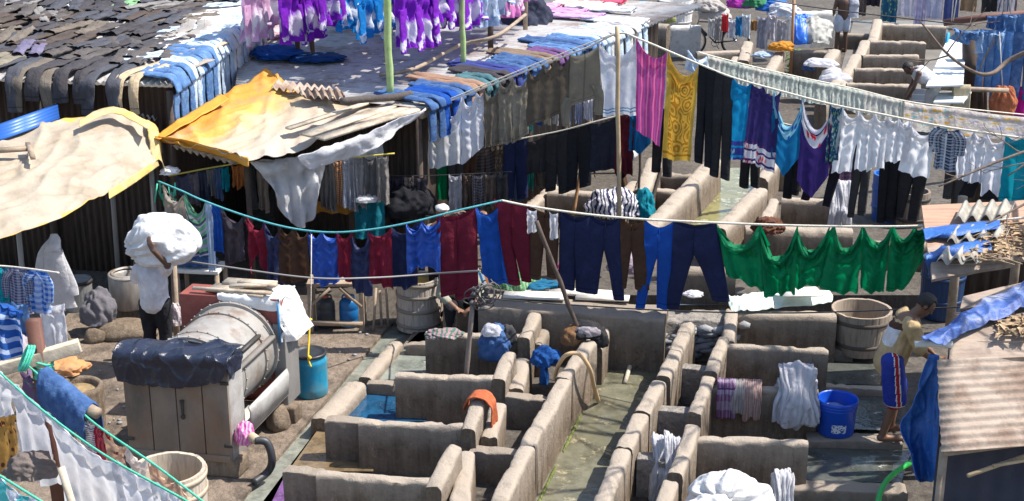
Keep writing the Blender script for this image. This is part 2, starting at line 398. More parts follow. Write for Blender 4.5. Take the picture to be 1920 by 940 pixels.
# ------------------------------------------------------------------ lines and hanging clothes
class Line:
    """a rope: pixels of the photograph with the distance of each along the ground"""
    def __init__(s, pts, sag=0):
        s.p = pts; s.w = [Y(*q) for q in pts]
    def at(s, px):
        q = s.p
        for i in range(len(q) - 1):
            if px <= q[i + 1][0] or i == len(q) - 2:
                t = (px - q[i][0]) / (q[i + 1][0] - q[i][0]); return s.w[i].lerp(s.w[i + 1], t)
    def rope(s, m, r, label, name='clothes_line', ext=None):
        bm = B(); pts = smoothpath(s.w, 10)
        if ext: pts = pts + [V(e) for e in ext]
        tube(bm, pts, r, 6); return tag(finish(name, bm, m), label, 'rope')
def zat(p, px, py):
    """height where the vertical through p is seen at picture row py"""
    d = ray(px, py); return CAM.z + d.z * (p.y / d.y)
def hang(line, xs, hem, m, label, cat='cloth', name='hanging_cloth', sag=.28, amp=.03, nf=None, pins=None, group=None, off=0.0, back=.12, taper=(0, 0), seed=None, drop=0.0, swag=.5, hx=None):
    """cloth pegged to a line between picture columns xs at pins; hem rows (list, left to right)"""
    x0, x1 = xs; pins = pins or [x0, x1]; seed = seed if seed is not None else x0 * .37 + hem[0] * .11
    a, b = line.at(x0), line.at(x1); W = (b - a).length
    ex = (b - a); ex.z = 0; ex.normalize(); n_ = V((ex.y, -ex.x, 0))      # towards the camera
    if n_.y > 0: n_ = -n_
    nf = nf or max(2, W * 5)
    L0 = a.z - zat(a, x0, hem[0])
    nu = max(14, int(W / .022)); nv = max(12, min(60, int(max(L0, .2) / .028)))
    hx = hx or (x0, x1)
    dx0, dx1 = (hx[0] - x0) / F * 18, (hx[1] - x1) / F * 18
    def pt(u, v, side=1, ln=1.0):
        px = lerp(x0, x1, u); base = line.at(px)
        k = 0
        while k < len(pins) - 2 and px > pins[k + 1]: k += 1
        t = min(1, max(0, (px - pins[k]) / (pins[k + 1] - pins[k]))); wd = (pins[k + 1] - pins[k]) / (x1 - x0) * W
        arch = 1 - abs(2 * t - 1) ** 2.2
        d = sag * wd * arch * (1 + .3 * nz(k * 3.1, seed)) + drop
        hk = u * (len(hem) - 1); hi = min(int(hk), len(hem) - 2) if len(hem) > 1 else 0
        hy = lerp(hem[hi], hem[min(hi + 1, len(hem) - 1)], hk - hi)
        L = base.z - zat(base, px, hy)
        z = d + v * max(L - d, .05) * ln
        f = amp * (.25 + .75 * v) * (math.sin(2 * math.pi * (nf * u + seed) + 2.2 * nz(u * 4, v * 1.6, seed)) + 1.1 * nz(u * nf * 1.7, v * 1.5 + 5, seed))
        f += swag * amp * math.exp(-2.4 * v) * math.sin(9 * v * L / max(wd, .1) + 3 * nz(u * 3, v, seed)) * arch
        f += amp * .25 * nz(u * 22 + seed, v * 9, 3)
        z += .018 * nz(u * 9, seed, 7) * v
        sh = lerp(dx0, dx1, u) * v
        return base + ex * (sh + .012 * nz(v * 6, u * 5, seed)) + n_ * (f * side + off + (.006 + .03 * math.sin(math.pi * min(1, v * 4)) * .5) * side) + V((0, 0, -z))
    bm = B()
    quadgrid(bm, [pt(i / (nu - 1), j / (nv - 1)) for j in range(nv) for i in range(nu)], nu, nv)
    if back:        # the part folded behind the rope
        nb = max(5, nv // 4)
        quadgrid(bm, [pt(i / (nu - 1), j / (nb - 1), -1, back) + n_ * -.012 for j in range(nb) for i in range(nu)], nu, nb, uv=lambda a_, b_: (a_, b_ * back))
    return tag(finish(name, bm, m), label, cat, group)
def tubegrid(bm, rings, uvfn=None):
    n = len(rings[0]); quadgrid(bm, [p for r in rings for p in r], n, len(rings), closed=True, uv=uvfn)
def legs(line, xs, hems, m, label, cat='trousers', name='hanging_trousers', group=None, sag=.2, hx=None, crotch=.33, thick=.05, off=0.0, seed=None, legw=.46, parts=True):
    """trousers pegged by the waist: two closed legs; hx = picture columns of the four hem corners"""
    x0, x1 = xs; seed = seed if seed is not None else x0 * .21
    a, b = line.at(x0), line.at(x1); W = (b - a).length
    ex = (b - a); ex.z = 0; ex.normalize(); n_ = V((ex.y, -ex.x, 0))
    if n_.y > 0: n_ = -n_
    sc_ = W / max(1, (x1 - x0))
    hems = hems if isinstance(hems, (tuple, list)) else (hems, hems)
    if not hx:
        q = (x1 - x0); hx = (x0 - q * .02, x0 + q * .44, x0 + q * .56, x1 + q * .02)
    bm = B(); n = 16
    for k in (0, 1):
        base0 = line.at(lerp(x0, x1, .25 + .5 * k))
        L = base0.z - zat(base0, lerp(x0, x1, .25 + .5 * k), hems[k]); nv = max(12, int(L / .035))
        rings = []
        for j in range(nv):
            v = j / (nv - 1)
            # left and right edge of this leg in metres from x0
            tl, tr_ = (0, W / 2 + .012) if k == 0 else (W / 2 - .012, W)
            bl, br = (hx[2 * k] - x0) * sc_, (hx[2 * k + 1] - x0) * sc_
            if v < crotch:
                g = v / crotch; outer = g * crotch
                l_ = lerp(tl, bl, outer) if k == 0 else tl + (bl - tl) * 0
                r_ = tr_ + (br - tr_) * 0 if k == 0 else lerp(tr_, br, outer)
            else:
                g = (v - crotch) / (1 - crotch)
                if k == 0: l_ = lerp(tl, bl, v); r_ = lerp(tr_, br, min(1, g * 1.0) ** .8)
                else: l_ = lerp(tl, bl, min(1, g) ** .8); r_ = lerp(tr_, br, v)
            cx, hw = (l_ + r_) / 2, (r_ - l_) / 2
            dep = thick * (.35 + .65 * math.sin(math.pi * min(.62, v * .9 + .1)))
            ring = []
            for i in range(n):
                th = 2 * math.pi * i / n; cs, sn = math.cos(th), math.sin(th)
                x = cx + hw * (abs(cs) ** .7) * (1 if cs > 0 else -1)
                u = min(1, max(0, x / W)); arch = 1 - abs(2 * u - 1) ** 2
                dz = sag * W * arch * (1 - v) ** 2 * (1.0 if sn < 0 else .55)
                wr = 1 + .5 * nz(i * .6 + seed + k * 7, v * 4.5, 2)
                yy = dep * sn * wr + .022 * nz(x * 9, v * 3, seed) * (.3 + v) + .03 * nz(v * 2.0, seed + k, 9) * v
                p = V((a.x, a.y, 0)) + ex * x; zz = lerp(a.z, b.z, u)
                ring.append(V((p.x, p.y, zz - dz - v * L * 1.0)) + n_ * (-yy + off))
            rings.append(ring)
        tubegrid(bm, rings, lambda p, q: (p * .5 + .5 * k, q))
    return tag(finish(name, bm, m), label, cat, group)
def shirt(line, xs, hem, m, label, cat='shirt', name='hanging_shirt', group=None, sag=.2, sl=.35, sleeve='down', thick=.05, off=0.0, seed=None, taper=.06):
    """shirt pegged along one edge: a closed body with two hollow sleeves"""
    x0, x1 = xs; seed = seed if seed is not None else x0 * .29
    a, b = line.at(x0), line.at(x1); W = (b - a).length
    ex = (b - a); ex.z = 0; ex.normalize(); n_ = V((ex.y, -ex.x, 0))
    if n_.y > 0: n_ = -n_
    L = (a.z + b.z) / 2 - zat((a + b) / 2, (x0 + x1) / 2, hem); nv = max(12, int(L / .03)); n = 26
    bm = B(); rings = []
    for j in range(nv):
        v = j / (nv - 1); ring = []
        hw = W / 2 * (1 - taper * math.sin(math.pi * v) + .03 * nz(v * 3, seed)); dep = thick * (.3 + .7 * v)
        for i in range(n):
            th = 2 * math.pi * i / n; cs, sn = math.cos(th), math.sin(th)
            x = W / 2 + hw * (abs(cs) ** .8) * (1 if cs > 0 else -1); u = min(1, max(0, x / W))
            arch = 1 - abs(2 * u - 1) ** 2.0
            dz = sag * W * arch * (1 - v) ** 1.6 * (1 if sn < 0 else .6)
            yy = dep * sn + .03 * (math.sin(u * 14 + seed + v * 2) * .5 + nz(x * 8, v * 2.4, seed)) * (.35 + .65 * v)
            p = V((a.x, a.y, 0)) + ex * x; zz = lerp(a.z, b.z, u)
            ring.append(V((p.x, p.y, zz - dz - v * L + .02 * nz(u * 6, seed, 4) * v)) + n_ * (-yy + off))
        rings.append(ring)
    tubegrid(bm, rings)
    for k in (0, 1):
        top = V((a.x, a.y, a.z)) if k == 0 else V(b)
        sx = -1 if k == 0 else 1
        st = top + ex * (-sx * .05) + V((0, 0, -L * (.80 if sleeve == 'up' else .06)))
        sL = sl * (1 if sleeve == 'down' else .9)
        path = [st, st + ex * (sx * .07) + V((0, 0, -sL * .35)), st + ex * (sx * (.06 + .04 * nz(seed, k))) + V((0, 0, -sL))]
        path = smoothpath(path, 5); rr = []
        for q, p in enumerate(path):
            f = q / (len(path) - 1); hw = lerp(.085, .06, f)
            rr.append([p + ex * (hw * math.cos(2 * math.pi * i / 12)) + n_ * (.03 * math.sin(2 * math.pi * i / 12) * (1 + .6 * nz(i, f * 4, seed)) + off + .02) for i in range(12)])
        tubegrid(bm, rr)
    return tag(finish(name, bm, m), label, cat, group)
def strip(bm, path, side, w0, w1, th, seed, n=12, uvo=(0, 1)):
    """flattened cloth tube along path, width along side"""
    side = V(side).normalized(); rings = []
    for j, p in enumerate(path):
        f = j / (len(path) - 1)
        d = (path[min(j + 1, len(path) - 1)] - path[max(j - 1, 0)]).normalized(); nrm = side.cross(d).normalized()
        if nrm.z < -.2: nrm = -nrm
        hw = lerp(w0, w1, f) / 2 * (1 + .12 * nz(f * 5, seed))
        wig = side * (.03 * nz(f * 3, seed, 5))
        ring = []
        for i in range(n):
            a = 2 * math.pi * i / n; cs, sn = math.cos(a), math.sin(a)
            h = th * sn * (1 + .9 * nz(i * .8, f * 9, seed)) + (th * .9 * nz(cs * 2.2, f * 7, seed + 3) if sn > 0 else 0)
            ring.append(p + wig + side * (hw * cs) + nrm * (h + th))
        rings.append(ring)
    tubegrid(bm, rings, lambda a, b: (lerp(uvo[0], uvo[1], a), b))
def laid_trousers(path, side, m, label, w=.40, seed=0, th=.018, spread=.03, name='laid_trousers', cat='trousers', group=None):
    side = V(side).normalized(); bm = B(); path = smoothpath(path, 8)
    for k in (-1, 1):
        pp = [p + side * (k * (w * .25 + spread * (j / len(path)))) for j, p in enumerate(path)]
        strip(bm, pp, side, w * .56, w * .40, th, seed + k)
    return tag(finish(name, bm, m), label, cat, group)
def blob(bm, c, s, seed, wr=.24, freq=1.9, sub=4, ax=None, flat=.25, mi=0):
    """crumpled cloth heap: long soft folds run over a rounded mass, flattened underneath"""
    r = bmesh.ops.create_icosphere(bm, subdivisions=sub, radius=1)
    ex, ey, ez = ax or (V((1, 0, 0)), V((0, 1, 0)), V((0, 0, 1))); rs = random.Random(int(seed * 131) & 65535)
    dirs = [V((rs.gauss(0, 1), rs.gauss(0, 1), rs.gauss(0, .6))).normalized() for _ in range(3)]
    for v in r['verts']:
        q = v.co.copy(); o_ = V((seed, seed * .3, 0))
        az = math.atan2(q.y, q.x); sd_ = min(1, math.sqrt(q.x * q.x + q.y * q.y)); d = 1.0
        w1, w2 = noise.noise(q * 1.5 + o_), noise.noise(q * 1.1 - o_ * 2)
        f1 = math.sin(round(4.5 * freq) * az + 4.5 * w1 + seed) * sd_
        f2 = math.sin(q.dot(dirs[0]) * 5.5 * freq + 5 * w2); f3 = math.sin(q.dot(dirs[1]) * 8.5 * freq + 6 * w1 + seed)
        sh = lambda x: (x if x > 0 else x * .6)
        d += wr * (.30 * sh(f1) + .24 * sh(f2) * (1 - .5 * sd_) + .13 * f3)
        d += .22 * noise.noise(q * 1.3 + V((seed, 2, 0))) + wr * .25 * noise.noise(q * 6 + o_)
        q *= d
        if q.z < -flat: q.z = -flat + (q.z + flat) * .15
        v.co = V(c) + ex * (q.x * s[0]) + ey * (q.y * s[1]) + ez * (q.z * s[2])
    for f in {f for v in r['verts'] for f in v.link_faces}: f.material_index = mi; f.smooth = True
def heap(c, s, m, label, seed, cat='laundry', name='laundry_heap', group=None, wr=.30, freq=1.3, extra=()):
    """a heap of laundry, one mesh; extra = [(dx,dy,dz, sx,sy,sz, material index)]"""
    bm = B(); blob(bm, c, s, seed, wr, freq, 5)
    for q, e in enumerate(extra):
        blob(bm, V(c) + V(e[:3]), e[3:6], seed + 3.3 * q + 1, wr, freq, mi=e[6] if len(e) > 6 else 0)
    return tag(finish(name, bm, m), label, cat, group)
def over_wall(c, ex, w, hang_f, hang_b, th, m, label, seed, name='draped_cloth', cat='cloth', nu=26, group=None, amp=.02):
    """cloth thrown over a wall top: c = top centre, ex along the wall, falls hang_f on the camera side"""
    ex = V(ex).normalized(); n_ = V((ex.y, -ex.x, 0))
    if n_.y > 0: n_ = -n_
    prof = [(th / 2 + .03, -hang_f), (th / 2 + .03, -hang_f * .5), (th / 2 + .02, -.04), (th * .25, .035), (-th * .25, .035), (-th / 2 - .02, -.04), (-th / 2 - .03, -hang_b)]
    pr = smoothpath([V((a, 0, b)) for a, b in prof], 6); nv = len(pr); pts = []
    for j, q in enumerate(pr):
        for i in range(nu):
            u = i / (nu - 1); fall = max(0, -q.z)
            f = amp * (1 + 2.5 * fall) * (math.sin(u * w * 40 + seed + 2 * nz(u * 3, j * .1, seed)) * .6 + nz(u * 9, j * .12, seed))
            s = 1 if q.x > 0 else -1
            hz = q.z * (1 + .18 * nz(u * 3, seed, 8))
            pts.append(V(c) + ex * ((u - .5) * w * (1 + .1 * nz(j * .2, seed))) + n_ * (q.x + s * abs(f) + .008 * s) + V((0, 0, hz + .02 * abs(nz(u * 9, j * .3, seed)))))
    bm = B(); quadgrid(bm, pts, nu, nv)
    o = finish(name, bm, m); md = o.modifiers.new('thickness', 'SOLIDIFY'); md.thickness = .012
    return tag(o, label, cat, group)

def drape_pile(c, ex, w, m, label, seed, n=5, hang_f=.4, th=.17, name='laundry_heap', cat='laundry', up=.05):
    """several pieces of cloth thrown one over another across a wall top, one mesh"""
    ex = V(ex).normalized(); n_ = V((ex.y, -ex.x, 0)); rs = random.Random(seed)
    if n_.y > 0: n_ = -n_
    bm = B()
    for k in range(n):
        wk = w * rs.uniform(.38, .75); off = rs.uniform(-.5, .5) * (w - wk); hf, hb = hang_f * rs.uniform(.45, 1.05), rs.uniform(.08, .25); lift = up * k / n + .012 * k; nu = 22
        prof = [(th / 2 + .03 + lift * .6, -hf), (th / 2 + .04 + lift * .6, -hf * .5), (th / 2 + .03 + lift * .5, -.05), (th * .25, .03 + lift), (-th * .25, .03 + lift), (-th / 2 - .02, -.04), (-th / 2 - .03, -hb)]
        pr = smoothpath([V((a, 0, b)) for a, b in prof], 7); nv = len(pr); pts = []; sl = rs.uniform(-.35, .35); fq = rs.uniform(22, 34)
        for j, q in enumerate(pr):
            for i in range(nu):
                u = i / (nu - 1); fall = max(0, -q.z); x_ = (u - .5) * wk; g = 1 - .35 * math.exp(-((q.z - .03) / .12) ** 2)   # gathered on top
                f = .030 * (.7 + 1.8 * fall) * math.sin(x_ * fq * (1.2 - .3 * min(1, fall * 2)) + seed + k * 2 + 2.2 * nz(u * 3, j * .08, seed + k)) + .022 * nz(u * 7, j * .25, seed + k * 3)
                s = 1 if q.x > 0 else -1
                hz = q.z * (1 + .35 * nz(u * 2.2, seed, k)) if q.z < -.05 else q.z + .030 * nz(u * 8, j * .4, seed + k) + .02 * math.sin(x_ * fq + k)
                pts.append(V(c) + ex * (off + x_ * g + sl * fall * .4) + n_ * (q.x + s * abs(f) * 1.1 + .01 * s) + V((0, 0, hz)))
        quadgrid(bm, pts, nu, nv)
    o = finish(name, bm, m); md = o.modifiers.new('thickness', 'SOLIDIFY'); md.thickness = .008
    return tag(o, label, cat)
def sack(c, s, tie, m, label, seed, name='laundry_sack', cat='sack', parent=None, ax=None):
    """stuffed cloth bundle gathered to a knot, folds radiating from it"""
    bm = B(); r = bmesh.ops.create_icosphere(bm, subdivisions=6, radius=1); T = V(tie).normalized(); a1 = T.cross(V((.3, .9, .2))).normalized(); a2 = T.cross(a1)
    for v in r['verts']:
        q = v.co.copy(); cosp = max(-1, min(1, q.dot(T))); ph = math.acos(cosp); th_ = math.atan2(q.dot(a2), q.dot(a1))
        wob = 2.5 * noise.noise(q * 1.6 + V((seed, 0, 0)))
        g = math.exp(-(ph / .95) ** 2)
        d = 1 + .10 * g * math.sin(13 * th_ + wob * 1.5 + seed) * min(1, ph * 2.2) + .05 * math.exp(-((ph - 1.2) / .7) ** 2) * math.sin(7 * th_ + wob * 2)
        d += .16 * noise.noise(q * 1.5 + V((0, seed, 0))) + .05 * noise.noise(q * 3.6 + V((0, seed, 3))) + .035 * (1 - abs(noise.noise(V((q.x * 3 + wob, q.y * 3, q.z * 1.2)) + V((seed, 0, 0)))) * 2)
        if ph < .20: d += .16 * (1 - ph / .20)      # the knot sticks out
        elif ph < .36: d -= .10 * math.sin(math.pi * (ph - .20) / .16)
        q *= d
        if q.z < -.75: q.z = -.75 + (q.z + .75) * .3
        v.co = V(c) + V((q.x * s[0], q.y * s[1], q.z * s[2]))
    for f in bm.faces: f.smooth = True
    return tag(finish(name, bm, m), label, cat)
# ------------------------------------------------------------------ ground
def XY(*q): return [Z(*p) if len(p) == 3 else Z(p[0], p[1], 0) for p in q]
bm = B(); N = 60; pts = []
for j in range(N):
    for i in range(N):
        x, y = lerp(-160, 160, i / (N - 1)), lerp(300, -20, j / (N - 1)); pts.append(V((x, y, -.30)))
quadgrid(bm, pts, N, N); struct(finish('ground', bm, FLOOR))
def plateau(name, poly, z1, m, z0=-.34):
    bm = B(); prism(bm, poly, z0, z1); bmesh.ops.recalc_face_normals(bm, faces=bm.faces[:]); return struct(finish(name, bm, m, smooth=False))
e1, e2 = Z(728, 612), Z(462, 925)
dirL = (e2 - e1).normalized(); e1f = e1 - dirL * 1.2; e2n = e2 + dirL * 5
plateau('yard_paving', [e1f, e2n, V((-16, e2n.y, 0)), V((-16, e1f.y, 0))], 0.0, EARTH)
plateau('rear_yard', [V((-16, e1f.y - .004, 0)), V((14, e1f.y - .004, 0)), V((24, 60, 0)), V((-24, 60, 0))], 0.0, FLOOR)
# loose stones and puddle-worn flags on the yard
d1, d2 = Z(745, 612, -.03), Z(520, 900, -.03)
wN = V((-dirL.y, dirL.x, 0));
if wN.x < 0: wN = -wN
WET = water('wet_drain', (.19, .20, .17), (.27, .275, .23), 2.0, rough=.18)
sheet('drain_water', [e1f, e2n, e2n + wN * .42, e1f + wN * .42], -.05, WET)
plateau('drain_kerb', [e1f + wN * .40, e2n + wN * .40, e2n + wN * 1.05, Z(600, 880, .03), Z(612, 782, .03), e1f + wN * .62], .03, CON)
fl = [Z(612, 780), Z(740, 640), Z(900, 600), Z(1120, 625), Z(930, 980), Z(500, 990)]
plateau('trough_floor', [e1f + wN * .6, e2n + wN * .9, Z(930, 960), Z(1115, 645), Z(1080, 600)], -.02, FLOOR)
plateau('rear_trough_floor', [Z(1255, 650), Z(1130, 960), V((6, 9.5, 0)), V((9, 13, 0)), V((9, 18.6, 0)), Z(1285, 598)], -.02, FLOOR)
# ------------------------------------------------------------------ trough walls
def wall(pa, pb, za, zb, th, zbot, label, m=CON, rnd=1.0, name='trough_wall', cat='wall', n=None, sd=None):
    a, b = Z(*pa, za), Z(*pb, zb); L = (b - a).length
    if name == 'wash_slab' or rnd > .9: b = b + (b - a).normalized() * .05; a = a - (b - a).normalized() * .05
    ex = V((b.x - a.x, b.y - a.y, 0)).normalized(); n_ = V((-ex.y, ex.x, 0)); sd = sd or pa[0] * .13 + pa[1] * .07
    n = n or max(4, int(L / .045)); h = th / 2
    prof = [(-h * 1.06, None), (-h * 1.04, -.75), (-h * 1.01, -.4), (-h, -.45 * th * rnd)]
    for k in range(1, 8):
        an = math.pi - math.pi * k / 8
        prof.append((h * (abs(math.cos(an)) ** .68) * (1 if math.cos(an) > 0 else -1), -.45 * th * rnd * (1 - math.sin(an) ** (.5 if rnd > .5 else .35))))
    prof += [(h, -.45 * th * rnd), (h * 1.01, -.4), (h * 1.04, -.75), (h * 1.06, None)]
    rows = []
    for j in range(n + 1):
        t = j / n; top = lerp(a.z, b.z, t); e = min(t, 1 - t) * L
        sh = .012 * max(0, 1 - e / .04) ** 2
        row = []
        for (o, dz) in prof:
            zz = zbot if dz is None else max(zbot + .01, top + dz * ((top - zbot) if dz in (-.75, -.4) else 1))
            p = V((lerp(a.x, b.x, t), lerp(a.y, b.y, t), zz)) + n_ * o
            if dz is not None:
                k = noise.fractal(p * 3.2 + V((sd, 0, 0)), 1, 2, 4)
                ch = max(0, noise.fractal(p * 7 + V((sd, 0, 0)), 1, 2, 3) - .15) * (.06 if dz > -.4 * th - .01 else 0)
                p += n_ * (.016 * k * (1 if o > 0 else -1)) + V((0, 0, -ch + .013 * noise.fractal(p * 2.3 + V((0, sd, 0)), 1, 2, 3) - sh))
            row.append(p)
        rows.append(row)
    bm = B(); w_ = len(prof)
    vs_ = quadgrid(bm, [p for r in rows for p in r], w_, n + 1)
    bm.faces.new(vs_[:w_]); bm.faces.new(vs_[-w_:][::-1])
    bmesh.ops.recalc_face_normals(bm, faces=bm.faces[:])
    o = finish(name, bm, m)
    es = o.modifiers.new('edges', 'EDGE_SPLIT'); es.split_angle = R(55)
    return tag(o, label, cat)
def slab(pa, pb, label, za=.56, th=.115, zbot=-.02, m=CON, **k): return wall(pa, pb, za, za, th, zbot, label, m, name='wash_slab', cat='wash slab', **k)
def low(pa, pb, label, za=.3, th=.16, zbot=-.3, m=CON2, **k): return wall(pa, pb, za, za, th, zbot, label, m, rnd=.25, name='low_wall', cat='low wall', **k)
# front left block
slab((806, 622), (985, 628), 'concrete wash slab with pink rags on its left end, below the seated man')
slab((750, 700), (935, 706), 'concrete wash slab between the bamboo pole foot and the dark blue water')
slab((682, 788), (882, 796), 'concrete wash slab behind the brown water')
slab((604, 886), (822, 900), 'concrete wash slab beside the purple water')
low((612, 783), (684, 788), 'short flat kerb wall between the blue water and the brown water', .50)
low((536, 876), (604, 886), 'short flat kerb wall between the brown water and the purple water', .50)
low((690, 714), (750, 718), 'dark wet kerb between the pale water and the blue water', .18, .14)
low((762, 642), (806, 644), 'short rounded kerb at the head of the pale water trough', .18, .14)
wall((742, 640), (688, 702), .16, .16, .17, -.3, 'thin worn kerb along the pale grey-green water', name='low_wall', cat='low wall')
wall((664, 716), (606, 778), .22, .22, .26, -.3, 'thick rounded kerb left of the dark blue water', name='low_wall', cat='low wall')
# divider of the wash slabs (sloping pieces)
wall((1001, 588), (984, 628), .66, .60, .155, -.3, 'sloping divider piece behind the dark jeans heap')
wall((954, 662), (936, 705), .66, .58, .155, -.3, 'sloping divider piece left of the blue wrung cloth')
wall((896, 752), (880, 797), .68, .58, .155, -.3, 'sloping divider piece carrying the orange rag')
wall((850, 838), (816, 902), .70, .58, .155, -.3, 'sloping divider piece at the right end of the nearest slab')
wall((1023, 606), (1003, 640), .42, .42, .19, -.3, 'stubby concrete block beside the divider behind the jeans heap', m=CON2)
wall((980, 672), (967, 722), .40, .40, .19, -.3, 'stubby concrete block left of the blue wrung cloth')
wall((933, 758), (918, 812), .42, .42, .17, -.3, 'stubby concrete block right of the orange rag')
wall((872, 848), (862, 935), .45, .45, .2, -.3, 'stubby concrete block at the near end of the divider')
low((946, 738), (1030, 744), 'flat cross wall below the blue wrung cloth', .36, .15)
low((884, 836), (984, 850), 'flat cross wall nearest the picture foot, left of the channel', .36, .15)
# pit sides
low((905, 640), (985, 646), 'flat cross wall in shade under the dark jeans heap', .14, .15, m=ROUGH)
# long channel wall, saw-tooth pieces
wall((1104, 640), (1058, 703), .66, .60, .165, -.3, 'far piece of the channel wall under the hose')
wall((1056, 712), (992, 826), .60, .60, .165, -.3, 'middle piece of the channel wall left of the green water')
wall((986, 836), (935, 935), .60, .60, .165, -.3, 'near piece of the channel wall left of the green water')
wall((930, 948), (895, 1010), .58, .58, .165, -.3, 'nearest end of the channel wall at the picture foot')
wall((1128, 610), (1112, 640), .50, .50, .24, -.3, 'short wall block under the dark laundry at the channel head')
CHW = water('channel_water', (.125, .12, .08), (.205, .195, .14), .9, scum=(.36, .30, .18), rough=.09)
sheet('channel_water', [Z(1120, 690), Z(1268, 690), Z(1100, 1010), Z(960, 1010)], -.03, CHW)
# algae strip at the water line
t = surf('algae', (.10, .13, .03), (.17, .19, .05), scale=12, bump=.6, bscale=40)
bm = B()
for k in range(90):
    f = k / 89
    if noise.noise(V((f * 9, 3, 0))) < -.12: continue
    f = f + 0; p = V(Z(1130, 690)).lerp(Z(985, 990), f); blob(bm, p + V((.02 * nz(k), 0, -.03)), (.012 + .02 * abs(nz(k * .9)), .05, .02 + .025 * abs(nz(k * 2.2))), k, .4, 3, 1)
tag(finish('algae', bm, t), 'bright green algae growing along the water line of the channel', 'algae', kind='stuff')
# right of the channel
wall((1291, 604), (1246, 700), .66, .62, .17, -.3, 'far piece of the wall right of the channel, beside the stony back wall')
wall((1234, 716), (1207, 766), .60, .60, .17, -.3, 'second piece of the wall right of the channel, opposite the drain pipe')
wall((1200, 778), (1172, 832), .60, .60, .17, -.3, 'third piece of the wall right of the channel, left of the shaded pit')
wall((1166, 844), (1128, 940), .60, .60, .17, -.3, 'nearest piece of the wall right of the channel')
low((1262, 684), (1336, 691), 'flat rough cross wall, farthest of the three right of the channel', .42, .15, m=ROUGH)
low((1232, 764), (1306, 770), 'flat rough cross wall, middle of the three right of the channel', .42, .15, m=ROUGH)
low((1196, 852), (1262, 858), 'flat rough cross wall below the white wrung cloths', .42, .15, m=ROUGH)
wall((1372, 580), (1366, 634), .62, .62, .155, -.02, 'upright wall end left of the pale green sheet')
wall((1356, 632), (1334, 690), .66, .60, .155, -.02, 'sloping divider piece left of the upper right slab')
wall((1327, 708), (1304, 766), .66, .60, .155, -.02, 'sloping divider piece left of the checked towels')
wall((1298, 800), (1268, 880), .66, .60, .155, -.02, 'sloping divider piece left of the nearest right slab')
wall((1256, 905), (1240, 950), .66, .60, .155, -.02, 'sloping divider piece beside the sacks')
slab((1388, 583), (1560, 588), 'concrete slab under the pale green sheet, left of the big wooden tub', .60, .2)
slab((1366, 646), (1545, 654), 'concrete wash slab behind the draped towels and white heap', .60)
slab((1338, 722), (1526, 730), 'concrete wash slab under the checked towels and white heap', .60)
slab((1310, 818), (1506, 826), 'concrete wash slab behind the big white sacks', .60)
DKW = water('dark_water', (.075, .08, .07), (.13, .135, .115), 1.0, rough=.08)
for lab, q in (('a', [(1520, 680), (1660, 684), (1650, 722), (1510, 718)]), ('b', [(1500, 735), (1680, 740), (1672, 808), (1490, 800)]), ('c', [(1490, 836), (1710, 840), (1690, 905), (1470, 900)])):
    sheet('trough_water', [Z(x, y, .05) for x, y in q], .05, DKW)
low((1536, 722), (1660, 727), 'thin kerb behind the blue bucket', .14, .12, m=CON)
low((1512, 816), (1690, 822), 'ledge under the blue bucket and the bathing man', .14, .22, m=CON2)
low((1470, 908), (1700, 914), 'ledge at the picture foot below the grey water', .14, .22, m=CON2)
low((1550, 650), (1600, 654), 'broken ledge under the big wooden tub', .12, .2, m=CON)
# left block waters
for q, m, z in (([(742, 648), (828, 640), (812, 712), (668, 712)], water('pale_water', (.20, .22, .19), (.27, .285, .25), 1.5), .038),
                ([(690, 722), (790, 716), (800, 790), (610, 790)], water('blue_water', (.012, .06, .13), (.02, .10, .20), 1.5), .04),
                ([(600, 800), (700, 796), (700, 884), (540, 884)], water('brown_water', (.16, .115, .065), (.23, .165, .095), 2.5), .05),
                ([(530, 900), (612, 892), (620, 1000), (480, 1000)], water('purple_water', (.15, .065, .20), (.21, .10, .27), 1.5), .05),
                ([(1010, 640), (1080, 640), (1060, 680), (985, 680)], water('teal_water', (.08, .13, .14), (.12, .18, .19), 1.5), -.01)):
    sheet('trough_water', [Z(x, y, z) for x, y in q], z, m)
# back wall behind the front troughs
wall((905, 560), (1250, 585), .66, .66, .5, -.3, 'thick concrete back wall with pale planks lying on it', m=CON2, rnd=.2, name='back_wall')
wall((1240, 590), (1380, 590), .52, .52, .4, -.3, 'rough stone back wall below the navy trousers', m=ROUGH, rnd=.2, name='back_wall')
wall((905, 612), (985, 606), .26, .26, .3, -.3, 'low concrete step at the foot of the back wall', rnd=.3, name='low_wall', cat='low wall')
bm = B()
for k in range(46):
    f = random.Random(k); p = Z(1232 + f.random() * 140, 592 + f.random() * 52, .50 - f.random() * .5)
    blob(bm, V((p.x, Z(1300, 590, .52).y - .22 - .05 * f.random(), .08 + f.random() * .38)), (.09 + .05 * f.random(), .06, .05 + .03 * f.random()), k, .25, 2, 1)
tag(finish('rubble', bm, surf('grey_stone', (.22, .22, .23), (.34, .34, .34), rough=.95, bump=.6)), 'loose grey stones set in the rough back wall', 'stones', kind='stuff')
sheet('trough_water', [Z(1262, 545, .4), Z(1375, 545, .4), Z(1380, 572, .4), Z(1255, 572, .4)], .40, water('sky_water', (.12, .17, .22), (.17, .22, .27), 1))
wall((1245, 500), (1372, 503), .86, .86, .2, .0, 'dark wall behind the small blue trough', m=CON2, name='back_wall')
